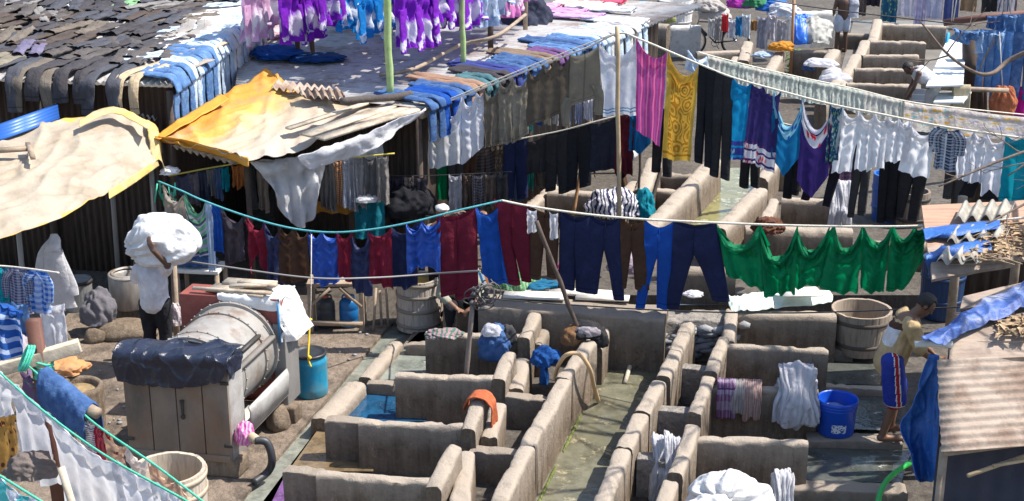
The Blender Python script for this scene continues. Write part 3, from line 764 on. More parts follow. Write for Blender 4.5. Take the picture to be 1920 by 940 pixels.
# ---- rear troughs behind the middle clothes lines
wall((1338, 296), (1214, 424), .62, .62, .26, -.02, 'long pale wall left of the rear channel', name='trough_wall')
wall((1424, 352), (1350, 424), .60, .60, .24, -.02, 'long pale wall right of the rear channel')
sheet('channel_water', [Z(1345, 318), Z(1428, 318), Z(1380, 440), Z(1262, 440)], .03, water('yellow_water', (.20, .185, .07), (.26, .24, .11), 1.2, scum=(.5, .48, .33)))
wall((1032, 357), (1190, 362), .58, .58, .2, -.02, 'cross slab below the washing man in the white vest', name='wash_slab', cat='wash slab')
wall((1040, 345), (990, 385), .5, .5, .2, -.02, 'sloping pale wall left of the bamboo prop')
wall((1192, 340), (1160, 372), .62, .55, .26, -.02, 'rounded wall end behind the striped heap')
wall((1226, 296), (1204, 352), .72, .66, .26, -.02, 'upright rounded wall end below the hanging blue cloth')
wall((1200, 352), (1262, 356), .40, .40, .155, -.02, 'pale low ledge right of the rounded wall end', name='low_wall', cat='low wall')
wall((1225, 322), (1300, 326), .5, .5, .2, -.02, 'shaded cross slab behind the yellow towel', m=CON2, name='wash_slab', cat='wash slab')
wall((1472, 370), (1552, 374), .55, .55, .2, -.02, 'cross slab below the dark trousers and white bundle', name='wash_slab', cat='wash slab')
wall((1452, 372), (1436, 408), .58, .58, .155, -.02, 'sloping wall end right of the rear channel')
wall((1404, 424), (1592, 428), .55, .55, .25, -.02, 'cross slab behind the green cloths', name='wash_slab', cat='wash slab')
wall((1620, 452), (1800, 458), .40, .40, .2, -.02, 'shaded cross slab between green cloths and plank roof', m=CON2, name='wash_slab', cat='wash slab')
wall((1440, 300), (1500, 303), .5, .5, .2, -.02, 'pale slab behind the red-bordered skirts', name='wash_slab', cat='wash slab')
wall((1430, 330), (1455, 300), .5, .5, .2, -.02, 'pale wall end behind the black trousers')
# ---- top right stepped troughs
T = (((1636, 76), (1732, 78)), ((1622, 103), (1718, 103)), ((1606, 128), (1708, 129)), ((1592, 156), (1702, 158)))
for k, (a, b) in enumerate(T):
    wall(a, b, .62, .62, .155, -.02, '%s of the four stepped slabs in the upper right troughs' % ('topmost', 'second', 'third', 'lowest')[k], name='wash_slab', cat='wash slab')
P_ = (((1646, 36), (1636, 74)), ((1622, 76), (1612, 101)), ((1605, 102), (1592, 128)), ((1590, 128), (1574, 158)), ((1568, 150), (1540, 190)))
for k, (a, b) in enumerate(P_):
    wall(a, b, .74, .62, .24, -.02, '%s rounded divider piece left of the stepped slabs' % ('topmost', 'second', 'third', 'fourth', 'lowest')[k])
wall((1564, 92), (1544, 122), .78, .66, .28, -.02, 'rounded divider piece carrying the shaded white cloth')
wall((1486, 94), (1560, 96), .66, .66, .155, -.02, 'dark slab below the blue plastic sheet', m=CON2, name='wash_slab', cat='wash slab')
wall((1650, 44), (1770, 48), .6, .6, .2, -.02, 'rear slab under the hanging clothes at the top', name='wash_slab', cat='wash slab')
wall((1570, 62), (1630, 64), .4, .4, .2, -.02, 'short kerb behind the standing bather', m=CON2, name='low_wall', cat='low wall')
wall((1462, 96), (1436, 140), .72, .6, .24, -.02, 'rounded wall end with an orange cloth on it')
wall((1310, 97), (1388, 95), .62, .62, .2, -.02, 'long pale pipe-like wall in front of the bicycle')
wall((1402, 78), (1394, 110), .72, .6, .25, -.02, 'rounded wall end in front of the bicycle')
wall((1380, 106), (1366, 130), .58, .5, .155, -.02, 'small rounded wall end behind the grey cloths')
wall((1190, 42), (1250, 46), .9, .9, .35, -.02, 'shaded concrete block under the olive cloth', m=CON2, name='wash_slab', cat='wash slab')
wall((1252, 48), (1310, 48), .75, .75, .25, -.02, 'white peeling plaster wall behind the bicycle', m=surf('plaster', (.5, .48, .44), (.62, .6, .56), (.36, .33, .3), scale=5, bump=.5), name='plaster_wall')
wall((1560, 20), (1480, 22), .9, .9, .25, -.02, 'bright plaster wall at the top behind the bather', m=surf('plaster', (.5, .48, .44), (.62, .6, .56), (.36, .33, .3), scale=5, bump=.5), name='plaster_wall')
sheet('shade_tinted_ground', [Z(290, 520), Z(800, 520), Z(745, 606), Z(300, 648)], .004, surf('shade_tinted_mud', (.045, .037, .03), (.085, .07, .056), (.028, .024, .02), scale=3, rough=.55, bump=.8, bscale=12, bdist=.05))  # wet mud coloured darker to stand in for shade behind the clothes line
sheet('rear_mud', [Z(1600, 40), Z(1780, 40), Z(1760, 200), Z(1560, 200)], .02, surf('mud', (.13, .12, .105), (.2, .18, .155), rough=.5, scale=2))

bm = B(); random.seed(14)
for k in range(150):
    x, y = random.uniform(60, 720), random.uniform(610, 800)
    p = Z(x, y, .01); 
    if (p - e1).dot(wN) > -.1: continue
    blob(bm, p, (random.uniform(.012, .04),) * 2 + (random.uniform(.008, .022),), k, .3, 2, 1)
tag(finish('gravel', bm, surf('grey_stone', (.22, .22, .23), (.34, .34, .34), rough=.95, bump=.6)), 'small stones and litter strewn over the yard paving', 'stones', kind='stuff')
# ------------------------------------------------------------------ left shed with the laundry roof
ER = Z(330, 160, 2.8); EL = Z(-60, 146, 2.8); RR = Z(545, 0, 3.0)
ROOF_EX = (ER - EL).normalized(); ROOF_EY = (RR - ER).normalized()
shed = thing('corrugated_shed', (ER.x - 2, ER.y, 0), 'dark corrugated iron shed whose roof is covered with drying trousers', 'shed')
bm = B(); A = EL - ROOF_EX * 3; corrugated(bm, ER + V((.04, 0, 0)), A, ER + ROOF_EY * 8 + V((.04, 0, 0)), 58, .018, nv=4)
finish('roof', bm, TIN, shed)
def vpanel(bm, a, b, z0, z1, waves, amp=.018):
    a, b = V((a[0], a[1], z0)), V((b[0], b[1], z0)); corrugated(bm, a, b, V((a.x, a.y, z1)), waves, amp, nv=3)
bm = B(); vpanel(bm, A + V((0, .12, 0)), ER + V((-.10, .12, 0)), 0, 2.74, 60); vpanel(bm, ER + V((-.10, .12, 0)), ER + ROOF_EY * 8 + V((-.10, 0, 0)), 0, 2.74, 50)
finish('wall', bm, RUST, shed)
for k, f in enumerate((.02, .33, .62)):
    bm = B(); p = ER.lerp(A, f); tube(bm, [V((p.x, p.y - .02, 0)), V((p.x + .02, p.y, 2.72))], .05, 8); finish('post', bm, DARKW, shed)
bm = B(); corrugated(bm, Z(225, 213, 2.35), Z(292, 224, 2.3), Z(225, 213, 2.35) + V((0.1, .8, .15)), 7, .03, nv=3)
tag(finish('roof_scrap', bm, ASB), 'short grey corrugated scrap above the cream tarpaulin corner', 'roof sheet')
bm = B(); corrugated(bm, Z(-20, 272, 2.40), Z(-20, 240, 2.45), Z(112, 224, 2.45), 5, .02, nv=3)
tag(finish('blue_sheeting', bm, plastic((.03, .12, .42), .4)), 'blue plastic sheeting tucked under the shed eave', 'plastic sheet')
# ---- cream tarpaulin awning
t = NT('cream_tarp'); tp_ = t.n('SeparateXYZ'); t.l(t.n('TexCoord').outputs['UV'], tp_.inputs[0])
cc_ = t.ramp(t.noise(t.pos(), 1.6), [(.28, (.30, .24, .17)), (.5, (.38, .32, .245)), (.74, (.235, .18, .12))])
cc_ = t.mix(cc_, (.33, .24, .15), t.ramp(t.noise(t.pos(), 1.3, 8, .75), [(.52, 0), (.68, .7)]))
ee = t.math('MAXIMUM', t.math('ABSOLUTE', t.math('SUBTRACT', t.math('MULTIPLY', tp_.outputs[1], 2), 1)), t.math('SUBTRACT', t.math('MULTIPLY', tp_.outputs[0], 2), 1)); ee = t.math('ADD', ee, t.math('MULTIPLY', t.math('SUBTRACT', t.noise(t.pos(), 2.2, 5, .65), .5), .55))
t.col(t.mix(cc_, (.52, .33, .06), t.ramp(ee, [(.97, 0), (1.02, 1)]))); t.p.inputs['Roughness'].default_value = .65; t.bump(t.noise(t.pos(), 7, 8, .65), .5, .05); CREAM = t.m
YELT = surf('yellow_tarp', (.50, .32, .06), (.56, .41, .15), (.44, .36, .24), scale=2.4, rough=.6, bump=.4, bscale=9, dirt=(.30, .22, .12), dscale=2.2)
aw = thing('tarpaulin_awning', Z(150, 330, 2.1) - V((0, 0, 2.1)), 'cream tarpaulin awning with yellow edges on poles against the shed', 'awning')
def AW(*row): return [Z(*q) for q in row]
R0 = AW((-90, 275, 2.40), (60, 238, 2.42), (210, 208, 2.50), (286, 238, 2.35))
R1 = AW((-90, 330, 2.28), (60, 295, 2.30), (190, 270, 2.32), (290, 262, 2.24))
R2 = AW((-90, 400, 2.1), (60, 362, 2.12), (190, 330, 2.1), (294, 290, 2.08))
R3 = AW((-90, 466, 1.92), (60, 430, 1.95), (185, 372, 1.98), (298, 306, 2.0))
patch('canopy', [R0, R1, R2, R3], CREAM, 100, 70, .065, 1.5, 3, aw)
ed = lambda r, d: [p + V((0, -.015, d)) for p in r]
e = [R0[3] + V((.02, 0, 0)), R1[3] + V((.02, 0, 0)), R2[3] + V((.02, 0, 0)), R3[3] + V((.02, 0, 0))]
patch('yellow_border', [ed(AW((205, 364, 2.0), (250, 336, 2.0), (298, 304, 2.0)), .05), ed(AW((205, 370, 1.99), (250, 342, 1.99), (298, 308, 1.98)), -.02)], YELT, 40, 6, .02, 2, 5, aw)
patch('yellow_border', [[p + V((-.10, 0, .085)) for p in e], [p + V((.03, 0, .02)) for p in e], [p + V((.05, 0, -.16)) for p in e]], YELT, 40, 10, .03, 2, 8, aw)
patch('yellow_border', [ed(AW((150, 232, 2.50), (212, 207, 2.56), (284, 236, 2.42)), .05), ed(AW((150, 246, 2.44), (214, 222, 2.50), (280, 250, 2.38)), .06)], YELT, 40, 6, .02, 2, 9, aw)
for (x, y, yy) in ((45, 560, 17.2), (292, 470, 19.0), (222, 520, 19.4)):
    bm = B(); p = Y(x, y, yy); tube(bm, [V((p.x, p.y, 0)), V((p.x + .03, p.y, 2.0))], .035, 8); finish('pole', bm, GREYC, aw)
bm = B(); a, b = Z(-10, 283, 2.42), Z(60, 278, 2.42); bar(bm, a, b, .10, .05); a, b = Z(52, 270, 2.44), Z(62, 296, 2.40); bar(bm, a, b, .06, .05)
tag(finish('timber_scrap', bm, WOOD), 'weathered T-shaped timber lying on the cream tarpaulin', 'timber')
# ---- orange tarpaulin awning
t = NT('orange_cream_tarp'); tp_ = t.n('SeparateXYZ'); t.l(t.n('TexCoord').outputs['UV'], tp_.inputs[0])
fd = t.math('ADD', t.math('MULTIPLY', tp_.outputs[1], .95), t.math('SUBTRACT', t.math('MULTIPLY', tp_.outputs[0], .25), .12)); fd = t.math('ADD', fd, t.math('MULTIPLY', t.math('SUBTRACT', t.noise(t.pos(), 3, 6, .7), .5), .35))
oc = t.ramp(fd, [(.12, (.52, .22, .02)), (.34, (.53, .30, .055)), (.52, (.44, .34, .22)), (.8, (.42, .36, .29))]); t.col(t.mix(oc, (.34, .26, .18), t.ramp(t.noise(t.pos(), 1.6, 7, .7), [(.5, 0), (.7, .7)]))); t.p.inputs['Roughness'].default_value = .65; t.bump(t.noise(t.pos(), 8, 7), .4, .05); ORT = t.m
ORT2 = surf('orange_edge', (.52, .22, .02), (.62, .30, .04), rough=.6, scale=3)
ow = thing('orange_awning', Z(440, 300, 0), 'orange and cream tarpaulin awning below the hanging jeans', 'awning')
O0 = AW((290, 262, 2.22), (360, 214, 2.35), (490, 138, 2.62), (520, 150, 2.58))
O1 = AW((330, 268, 2.25), (420, 226, 2.35), (530, 175, 2.5), (615, 182, 2.48))
O2 = AW((390, 280, 2.22), (470, 252, 2.28), (580, 215, 2.38), (690, 200, 2.42))
O3 = AW((462, 302, 2.15), (560, 282, 2.2), (660, 244, 2.3), (792, 206, 2.4))
patch('canopy', [O0, O1, O2, O3], ORT, 80, 60, .07, 1.6, 17, ow)
patch('edge_strip', [ed(AW((288, 262, 2.24), (340, 268, 2.25), (400, 284, 2.20), (466, 303, 2.14)), .05), ed(AW((288, 262, 2.20), (340, 270, 2.2), (400, 288, 2.14), (466, 310, 2.1)), -.02)], ORT2, 40, 5, .015, 2, 4, ow)
patch('edge_strip', [ed(AW((288, 262, 2.25), (345, 222, 2.36), (415, 180, 2.5)), .03), ed(AW((300, 266, 2.24), (362, 232, 2.33), (430, 190, 2.48)), .04)], ORT2, 40, 6, .02, 2, 6, ow)
bm = B(); corrugated(bm, Z(322, 276, 2.12), Z(436, 308, 2.02), Z(360, 262, 2.2), 9, .03, nv=3)
finish('roof_sheet', bm, TINR, ow)
for (x, y, yy) in ((470, 430, 19.2), (660, 430, 20.2)):
    bm = B(); p = Y(x, y, yy); tube(bm, [V((p.x, p.y, 0)), V((p.x, p.y, 2.16))], .04, 8); finish('pole', bm, DARKW, ow)
# planks and sacking laid over the awning's front
bm = B()
random.seed(4)
for (a, b, w_) in (((572, 262), (760, 196), .22), ((600, 268), (780, 212), .18), ((540, 250), (700, 196), .10), ((640, 240), (800, 204), .25)):
    bar(bm, Z(*a, 2.34) + V((0, 0, .05 + .03 * random.random())), Z(*b, 2.44) + V((0, 0, .05)), w_, .03)
tag(finish('roof_planks', bm, WOODP), 'pale worn boards laid along the awning front', 'boards')
bm = B(); corrugated(bm, Z(520, 152, 2.62), Z(642, 168, 2.62), Z(508, 166, 2.56), 9, .03, nv=3)
corrugated(bm, Z(560, 166, 2.64), Z(642, 170, 2.64), Z(566, 182, 2.58), 6, .03, nv=3)
tag(finish('rusty_roof_sheet', bm, TINR), 'rusty corrugated sheets above the orange tarpaulin', 'roof sheet')
bm = B()
tube(bm, smoothpath([Z(640, 190, 2.62), Z(690, 186, 2.6), Z(735, 183, 2.6), Z(770, 176, 2.6)], 5), .05, 8)
tag(finish('cloth_roll', bm, cloth((.14, .12, .11))), 'dark rolled rag at the foot of the tall green pole', 'rag')
# ---- wide tin roof in the middle
M0, M1, M2, M3 = Z(440, 172, 2.46), Z(800, 206, 2.48), Z(1178, 64, 2.5), Z(470, -40, 2.6)
mr = thing('tin_roof_house', (M1.x - 1.5, M1.y + 3, 0), 'long low house with a grey corrugated tin roof shaded by purple laundry', 'house')
bm = B(); fr_ = V((M2.x, M2.y, 2.5)); 
for k in range(4):      # sheets overlap, ridges across
    for c in range(3):
        a = M0.lerp(M3, k / 4) + V((0, 0, .012 * (k % 2))); d = M1.lerp(M2 + (M2 - M1) * .5, k / 4) + V((0, 0, .012 * (k % 2)))
        a2 = M0.lerp(M3, (k + 1.04) / 4); d2 = M1.lerp(M2 + (M2 - M1) * .5, (k + 1.04) / 4)
        p, q = a.lerp(d, c / 3), a.lerp(d, (c + 1.02) / 3); p2 = a2.lerp(d2, c / 3); q2 = a2.lerp(d2, (c + 1.02) / 3)
        corrugated(bm, p + V((0, 0, .006 * c)), p2 + V((0, 0, .006 * c)), q + V((0, 0, .006 * c)), 18, .016, nv=4, wob=.008, C=q2 + V((0, 0, .006 * c)))
finish('roof', bm, TIN, mr)
bm = B(); W1a, W1b = V((M0.x + .4, M0.y + .5, 0)), V((M1.x - .1, M1.y + .6, 0)); vpanel(bm, W1a, W1b, 0, 2.42, 24)
vpanel(bm, W1b, V((M2.x + .9, M2.y + 4, 0)), 0, 2.42, 40); finish('wall', bm, RUST, mr)
for f in (0, .34, .68, 1):
    bm = B(); p = V((M1.x, M1.y, 0)).lerp(V((M2.x, M2.y, 0)), f); tube(bm, [p + V((-.12, .1, 0)), p + V((-.12, .1, 2.45))], .05, 8); finish('post', bm, DARKW, mr)
bm = B(); bar(bm, M1 + V((-.1, .05, -.09)), M2 + V((-.1, .05, -.09)), .08, .10); finish('eave_beam', bm, WOOD, mr)
# green poles carrying the purple line
for k, (x, y, r, l) in enumerate(((731, 184, .05, 'thick green bamboo pole standing in front of the purple laundry'), (868, 128, .042, 'green bamboo pole right of the purple laundry'), (522, 42, .045, 'green bamboo pole behind the barefoot man'))):
    p = Z(x, y, 2.5); bm = B(); n_ = 9; pts = [p + V((.02 * nz(i * .4, k), 0, 1.9 * i / n_)) for i in range(n_ + 1)]
    rs = [r * (1.12 if i % 2 == 0 else 1) for i in range(n_ + 1)]; tube(bm, pts, rs, 10); tag(finish('bamboo_pole', bm, BAMBG), l, 'pole')
bm = B(); p = Z(920, 99, 2.5); bar(bm, p, p + V((0, 0, .75)), .09, .09); tag(finish('timber_post', bm, DARKW), 'short dark timber post on the tin roof', 'post')
bm = B(); tube(bm, smoothpath([Z(712, 141, 2.56), Z(780, 128, 2.6), Z(860, 86, 2.75), Z(930, 68, 2.9), Z(985, 28, 3.0)], 6), [.03, .028, .028, .027, .03] * 5 + [.03] * 0, 7) if False else tube(bm, smoothpath([Z(712, 141, 2.56), Z(780, 128, 2.6), Z(860, 86, 2.75), Z(930, 68, 2.9), Z(985, 28, 3.0)], 6), .03, 7)
tag(finish('branch', bm, WOOD), 'crooked brown branch lying across the tin roof', 'branch')
bm = B(); tube(bm, [Z(892, 84, 2.62), Z(938, 66, 2.7)], .02, 6); tag(finish('stick', bm, WOODP), 'short pale stick beside the crooked branch', 'stick')
bm = B(); p = Z(985, 60, 2.5); tube(bm, [p, p + V((0, 0, 1.4))], .04, 8); tag(finish('timber_post', bm, WOOD), 'grey post at the far roof edge with dark cloth piled round it', 'post')
heap(Z(985, 34, 2.62), (.42, .3, .45), cloth((.05, .055, .09)), 'dark navy and striped cloth piled round the grey roof post', 11)
# ------------------------------------------------------------------ right hand shacks
PL = surf('shack_board', (.27, .20, .15), (.37, .29, .23), (.17, .125, .095), scale=2.5, stretch=(.6, 5, 1), bump=.3, rough=.85, dirt=(.2, .15, .12), dscale=1.5)
PLR = surf('shack_board_red', (.33, .19, .12), (.43, .27, .19), (.22, .13, .09), scale=2.0, stretch=(.6, 5, 1), bump=.3, rough=.85)
BT = surf('blue_tarp', (.015, .075, .30), (.03, .13, .42), (.01, .045, .19), scale=4, rough=.45, bump=.5, bscale=10, bdist=.05, spec=.5)
ra = thing('plank_shack', Z(1830, 520, 0), 'open shack roofed with boards, asbestos scraps and dry leaves', 'shack')
def board(pa, pb, pc, pd, th, m, parent, name='roof_board'):
    q = [V(p) for p in (pa, pb, pc, pd)]; bm = B(); nrm = (q[1] - q[0]).cross(q[3] - q[0]).normalized()
    if nrm.z < 0: nrm = -nrm
    nu, nv = 14, 8; top = []; bot = []
    for j in range(nv):
        for i in range(nu):
            s, t_ = i / (nu - 1), j / (nv - 1); p = lerp(lerp(q[0], q[1], s), lerp(q[3], q[2], s), t_) + nrm * .012 * nz(s * 4, t_ * 3, q[0].x)
            top.append(p); bot.append(p - nrm * th)
    a = quadgrid(bm, top, nu, nv); b = quadgrid(bm, bot, nu, nv)
    idx = [i for i in range(nu)] + [j * nu + nu - 1 for j in range(1, nv)] + [(nv - 1) * nu + i for i in range(nu - 2, -1, -1)] + [j * nu for j in range(nv - 2, 0, -1)]
    for k in range(len(idx)):
        k2 = (k + 1) % len(idx); bm.faces.new((a[idx[k]], a[idx[k2]], b[idx[k2]], b[idx[k]]))
    bmesh.ops.recalc_face_normals(bm, faces=bm.faces[:])
    o = finish(name, bm, m, parent); es = o.modifiers.new('edges', 'EDGE_SPLIT'); es.split_angle = R(50); return o
board(Z(1728, 386, 2.12), Z(1990, 372, 2.15), Z(1990, 470, 2.0), Z(1740, 470, 2.0), .03, PLR, ra)
board(Z(1738, 462, 2.03), Z(1990, 440, 2.05), Z(1990, 482, 1.98), Z(1746, 498, 1.96), .03, PL, ra)
board(Z(1746, 492, 1.98), Z(1902, 478, 2.0), Z(1908, 494, 1.90), Z(1748, 524, 1.88), .04, PL, ra)
for k, (x0, x1, y0, y1) in enumerate(((1790, 1892, 384, 412), (1776, 1884, 430, 454), (1756, 1840, 470, 492))):
    bm = B(); z = (2.16, 2.09, 2.04)[k]; corrugated(bm, Z(x0, y1, z), Z(x1, y1 - 4, z), Z(x0 + 14, y0, z + .03), 4 if k < 2 else 3, .042, nv=4, thick=.014, per=12)
    finish('asbestos_sheet', bm, ASB, ra)
for (x, y) in ((1778, 640), (1890, 620)):
    bm = B(); p = Z(x, y, 0); tube(bm, [p, V((p.x, p.y, 1.92))], .06, 8); finish('post', bm, WOOD, ra)
bm = B(); p = Z(1800, 600, 0); vpanel(bm, p + V((0, .9, 0)), p + V((3.4, .7, 0)), 0, 1.85, 20); finish('wall', bm, RUST, ra)
patch('blue_tarpaulin', [AW((1732, 430, 2.12), (1790, 420, 2.13), (1876, 414, 2.16)), AW((1734, 450, 2.06), (1790, 430, 2.16), (1876, 422, 2.17)), AW((1736, 452, 1.98), (1792, 442, 2.12), (1874, 428, 2.16))], BT, 50, 20, .035, 3, 21, label='dark blue tarpaulin strip between the upper asbestos scraps', cat='tarpaulin')
patch('blue_tarpaulin', [AW((1736, 478, 2.06), (1790, 456, 2.10), (1858, 454, 2.10)), AW((1738, 494, 1.98), (1788, 462, 2.12), (1860, 462, 2.10)), AW((1742, 522, 1.72), (1790, 476, 2.06), (1862, 474, 2.06))], BT, 50, 20, .04, 3, 27, label='bright blue tarpaulin strip over the front asbestos scrap', cat='tarpaulin')
# dry leaves and twigs
LEAF = surf('dry_leaf', (.30, .19, .10), (.42, .30, .18), (.18, .11, .065), scale=9, rough=.9)
random.seed(8); bm = B()
for k in range(520):
    if k < 380: x, y, z = random.uniform(1806, 1960), random.uniform(418, 486), 2.07
    else: x, y, z = random.uniform(1870, 1960), random.uniform(596, 632), 2.0
    if k < 380 and random.random() > (x - 1790) / 110: continue
    p = Z(x, y, z) + V((0, 0, random.uniform(0, .05))); s = random.uniform(.03, .075); a = random.uniform(0, 6.3)
    u = V((math.cos(a), math.sin(a), random.uniform(-.4, .4))) * s; w_ = V((-math.sin(a), math.cos(a), random.uniform(-.4, .4))) * s * .5
    vs_ = [bm.verts.new(q) for q in (p - u, p + w_ + V((0, 0, .012)), p + u, p - w_ + V((0, 0, .015)))]; bm.faces.new(vs_)
for k in range(46):
    p = Z(random.uniform(1812, 1950), random.uniform(425, 490), 2.09); a = random.uniform(-.6, .6); q = p + V((math.cos(a), math.sin(a), random.uniform(-.05, .1))) * random.uniform(.15, .5)
    tube(bm, [p, p.lerp(q, .5) + V((0, 0, .03)), q], .006, 5)
tag(finish('leaf_litter', bm, LEAF, smooth=False), 'dry brown leaves and twigs strewn on the board roofs', 'leaves', kind='stuff')
# second shack
rb = thing('board_roof_shack', Z(1860, 760, 0), 'lower shack with overlapping grey boards for a roof', 'shack')
board(Z(1806, 556, 2.08), Z(1990, 512, 2.2), Z(1990, 552, 2.1), Z(1800, 580, 2.0), .03, PL, rb)
board(Z(1786, 606, 2.0), Z(2000, 574, 2.06), Z(2000, 640, 1.95), Z(1784, 640, 1.93), .03, PL, rb)
board(Z(1782, 634, 1.95), Z(2000, 626, 1.97), Z(2000, 668, 1.86), Z(1780, 674, 1.84), .03, PL, rb)
bm = B(); p = Z(1768, 900, 0)
bm.free()
for (dx, dy) in ((.0, .1), (1.7, .2)): bm = B(); tube(bm, [p + V((dx, dy, 0)), p + V((dx, dy, 1.8))], .05, 8); finish('post', bm, DARKW, rb)
bm = B(); vpanel(bm, p + V((.05, .35, 0)), p + V((3, .25, 0)), 0, 1.7, 18); finish('wall', bm, RUST, rb)
SILV = surf('blue_silver_tarp', (.025, .06, .25), (.05, .11, .34), (.015, .04, .18), dirt=(.38, .38, .42), dscale=2.6, scale=2.2, rough=.45, bump=.5, bscale=10, bdist=.05, spec=.5)
patch('silver_tarpaulin', [AW((1724, 640, 1.98), (1800, 592, 2.06), (1860, 556, 2.12), (1960, 520, 2.22)), AW((1740, 644, 2.03), (1810, 604, 2.10), (1880, 570, 2.14), (1960, 538, 2.22)), AW((1768, 650, 1.98), (1818, 620, 2.02), (1890, 588, 2.08), (1960, 556, 2.14))], SILV, 60, 24, .06, 2.0, 31, label='crumpled blue and silver tarpaulin along the board roof edge', cat='tarpaulin')
bm = B(); tube(bm, smoothpath([Z(1716, 646, 1.93), Z(1750, 644, 1.94), Z(1785, 646, 1.93)], 5), [.035 + .012 * nz(k * 1.3) for k in range(11)], 8)
tag(finish('tarpaulin_roll', bm, surf('grey_plastic', (.5, .5, .48), (.6, .6, .58), rough=.5, bump=.3)), 'rolled grey plastic end sticking out by the bathing man', 'plastic roll')
# third: tin lean-to
rc = thing('tin_lean_to', Z(1850, 930, 0), 'lean-to with a steep dusty corrugated tin sheet at the right edge', 'lean-to')
bm = B(); a, b, d = Z(1757, 676, 1.84), Z(1765, 848, 1.38), Z(2040, 658, 1.86); corrugated(bm, a, b, d, 11, .014, nv=8, wob=.012); finish('roof_sheet', bm, TINR, rc)
bm = B(); tube(bm, [Z(1772, 850, 1.33), Z(2040, 815, 1.33)], .03, 8); finish('eave_pole', bm, WOOD, rc)
bm = B(); q = Z(1772, 850, 1.33); tube(bm, [V((q.x + .02, q.y + .1, 0)), V((q.x + .02, q.y + .1, 1.33))], .04, 8); finish('post', bm, WOOD, rc)
bm = B(); vpanel(bm, (q.x + .1, q.y + .55), (q.x + 2.4, q.y + .35), 0, 1.4, 12, .012); finish('wall', bm, surf('navy_panel', (.03, .035, .06), (.05, .05, .07), rough=.7), rc)
bm = B(); a = Z(1815, 892, 1.15); b = Z(1930, 852, 1.2); tube(bm, [a, b], .02, 8); tube(bm, [Z(1862, 874, 1.19), Z(1930, 862, 1.2)], .017, 8)
tag(finish('bamboo_sticks', bm, BAMB), 'pair of thin bamboo sticks tied together, lower right corner', 'sticks')
# blue tarpaulin hanging down beside the lean-to
patch('blue_tarpaulin', [AW((1742, 664, 1.86), (1752, 664, 1.86), (1762, 668, 1.84)),
    AW((1716, 750, 1.42), (1740, 752, 1.38), (1760, 754, 1.40)), AW((1690, 800, 1.14), (1726, 820, 1.0), (1759, 840, 1.0)), AW((1708, 850, .92), (1728, 880, .7), (1755, 890, .75)), AW((1716, 896, .72), (1730, 905, .55), (1752, 900, .68))],
    BT, 40, 70, .05, 3, 41, label='royal blue tarpaulin hanging in folds beside the tin lean-to', cat='tarpaulin')
ORD0 = ['first', 'second', 'third', 'fourth', 'fifth', 'sixth', 'seventh', 'eighth', 'ninth', 'tenth', 'eleventh', 'twelfth', 'thirteenth', 'fourteenth', 'fifteenth', 'sixteenth']
# ------------------------------------------------------------------ laundry on lines
WHT = cloth((.82, .81, .83), 'sheeting', tr=.5); WHT2 = cloth((.78, .77, .81), 'sheeting', tr=.5)
NAVY = cloth((.017, .023, .070), tr=.12); NAVY2 = cloth((.024, .034, .105), tr=.2, gloss=.5); BLK = cloth((.016, .016, .020), tr=.08)
BLK2 = cloth((.03, .028, .03), tr=.1); MAR = cloth((.17, .015, .035), tr=.25); MAR2 = cloth((.24, .02, .045), tr=.3)
BLU = cloth((.015, .09, .42), tr=.3); BLU2 = cloth((.02, .10, .50), tr=.3, gloss=.9); BRN = cloth((.085, .045, .028), tr=.2)
TAUPE = cloth((.20, .165, .125), tr=.3); TAUP2 = cloth((.30, .26, .20), tr=.35); GRN = cloth((.0, .21, .085), tr=.38); GRN2 = cloth((.0, .24, .09), tr=.38, gloss=.3)
TEAL = cloth((.01, .30, .38), tr=.35); GREY = cloth((.22, .21, .21), tr=.25); CHAR = cloth((.06, .058, .06), tr=.12)
DEN = cloth((.075, .16, .34), 'denim', (.16, .28, .48), tr=.12); DENL = cloth((.42, .53, .66), 'denim', (.60, .68, .76), tr=.15); DEND = cloth((.04, .09, .22), 'denim', (.09, .17, .34), tr=.1)
KHA = cloth((.46, .38, .26), tr=.2)
# main line: eave -> bamboo pole -> right edge
L1 = Line([(800, 206, 20.4), (900, 168, 20.25), (1000, 128, 20.05), (1100, 90, 19.8), (1160, 63, 19.6), (1200, 74, 19.5), (1312, 121, 19.2), (1375, 146, 19.0), (1460, 170, 18.75), (1560, 196, 18.45), (1650, 214, 18.2), (1760, 236, 17.9), (1880, 254, 17.6), (1990, 268, 17.3)])
L1.rope(ROPEW, .014, 'cream rope running over the bamboo pole with white shirts and coloured towels', ext=None)
Lw = Line([(800, 204, 20.42), (1000, 122, 20.06), (1160, 60, 19.62)]); Lw.rope(ROPEW, .010, 'second thin cream cord alongside the left half of the main rope')
hang(L1, (802, 866), [316, 312, 306], WHT, 'white cloth in three scallops at the left end of the main rope', pins=[802, 832, 866], sag=.9, amp=.04, swag=1)
hang(L1, (866, 908), [308, 292, 272], WHT2, 'white cloth with short right side next to the taupe cloths', pins=[866, 894, 908], sag=.8, amp=.04, swag=1)
hang(L1, (907, 938), [276, 270], TAUPE, 'narrow taupe cloth right of the white cloths', sag=.7, amp=.04)
hang(L1, (936, 962), [272, 268], TAUP2, 'narrow beige-brown cloth second right of the white cloths', sag=.6, amp=.05)
hang(L1, (960, 993), [270, 250], TAUP2, 'beige shirt cloth with deep vertical folds left of the wide brown cloth', sag=.7, amp=.06)
hang(L1, (990, 1070), [236, 222, 206], cloth((.12, .095, .07), tr=.25), 'wide dark brown cloth with a straight hem near the bamboo pole', pins=[990, 1018, 1042, 1070], sag=.6, amp=.03)
shirt(L1, (1066, 1124), 190, TAUP2, 'beige shirt swung sideways just left of the white tunic', sag=.25, sl=.45, sleeve='up')
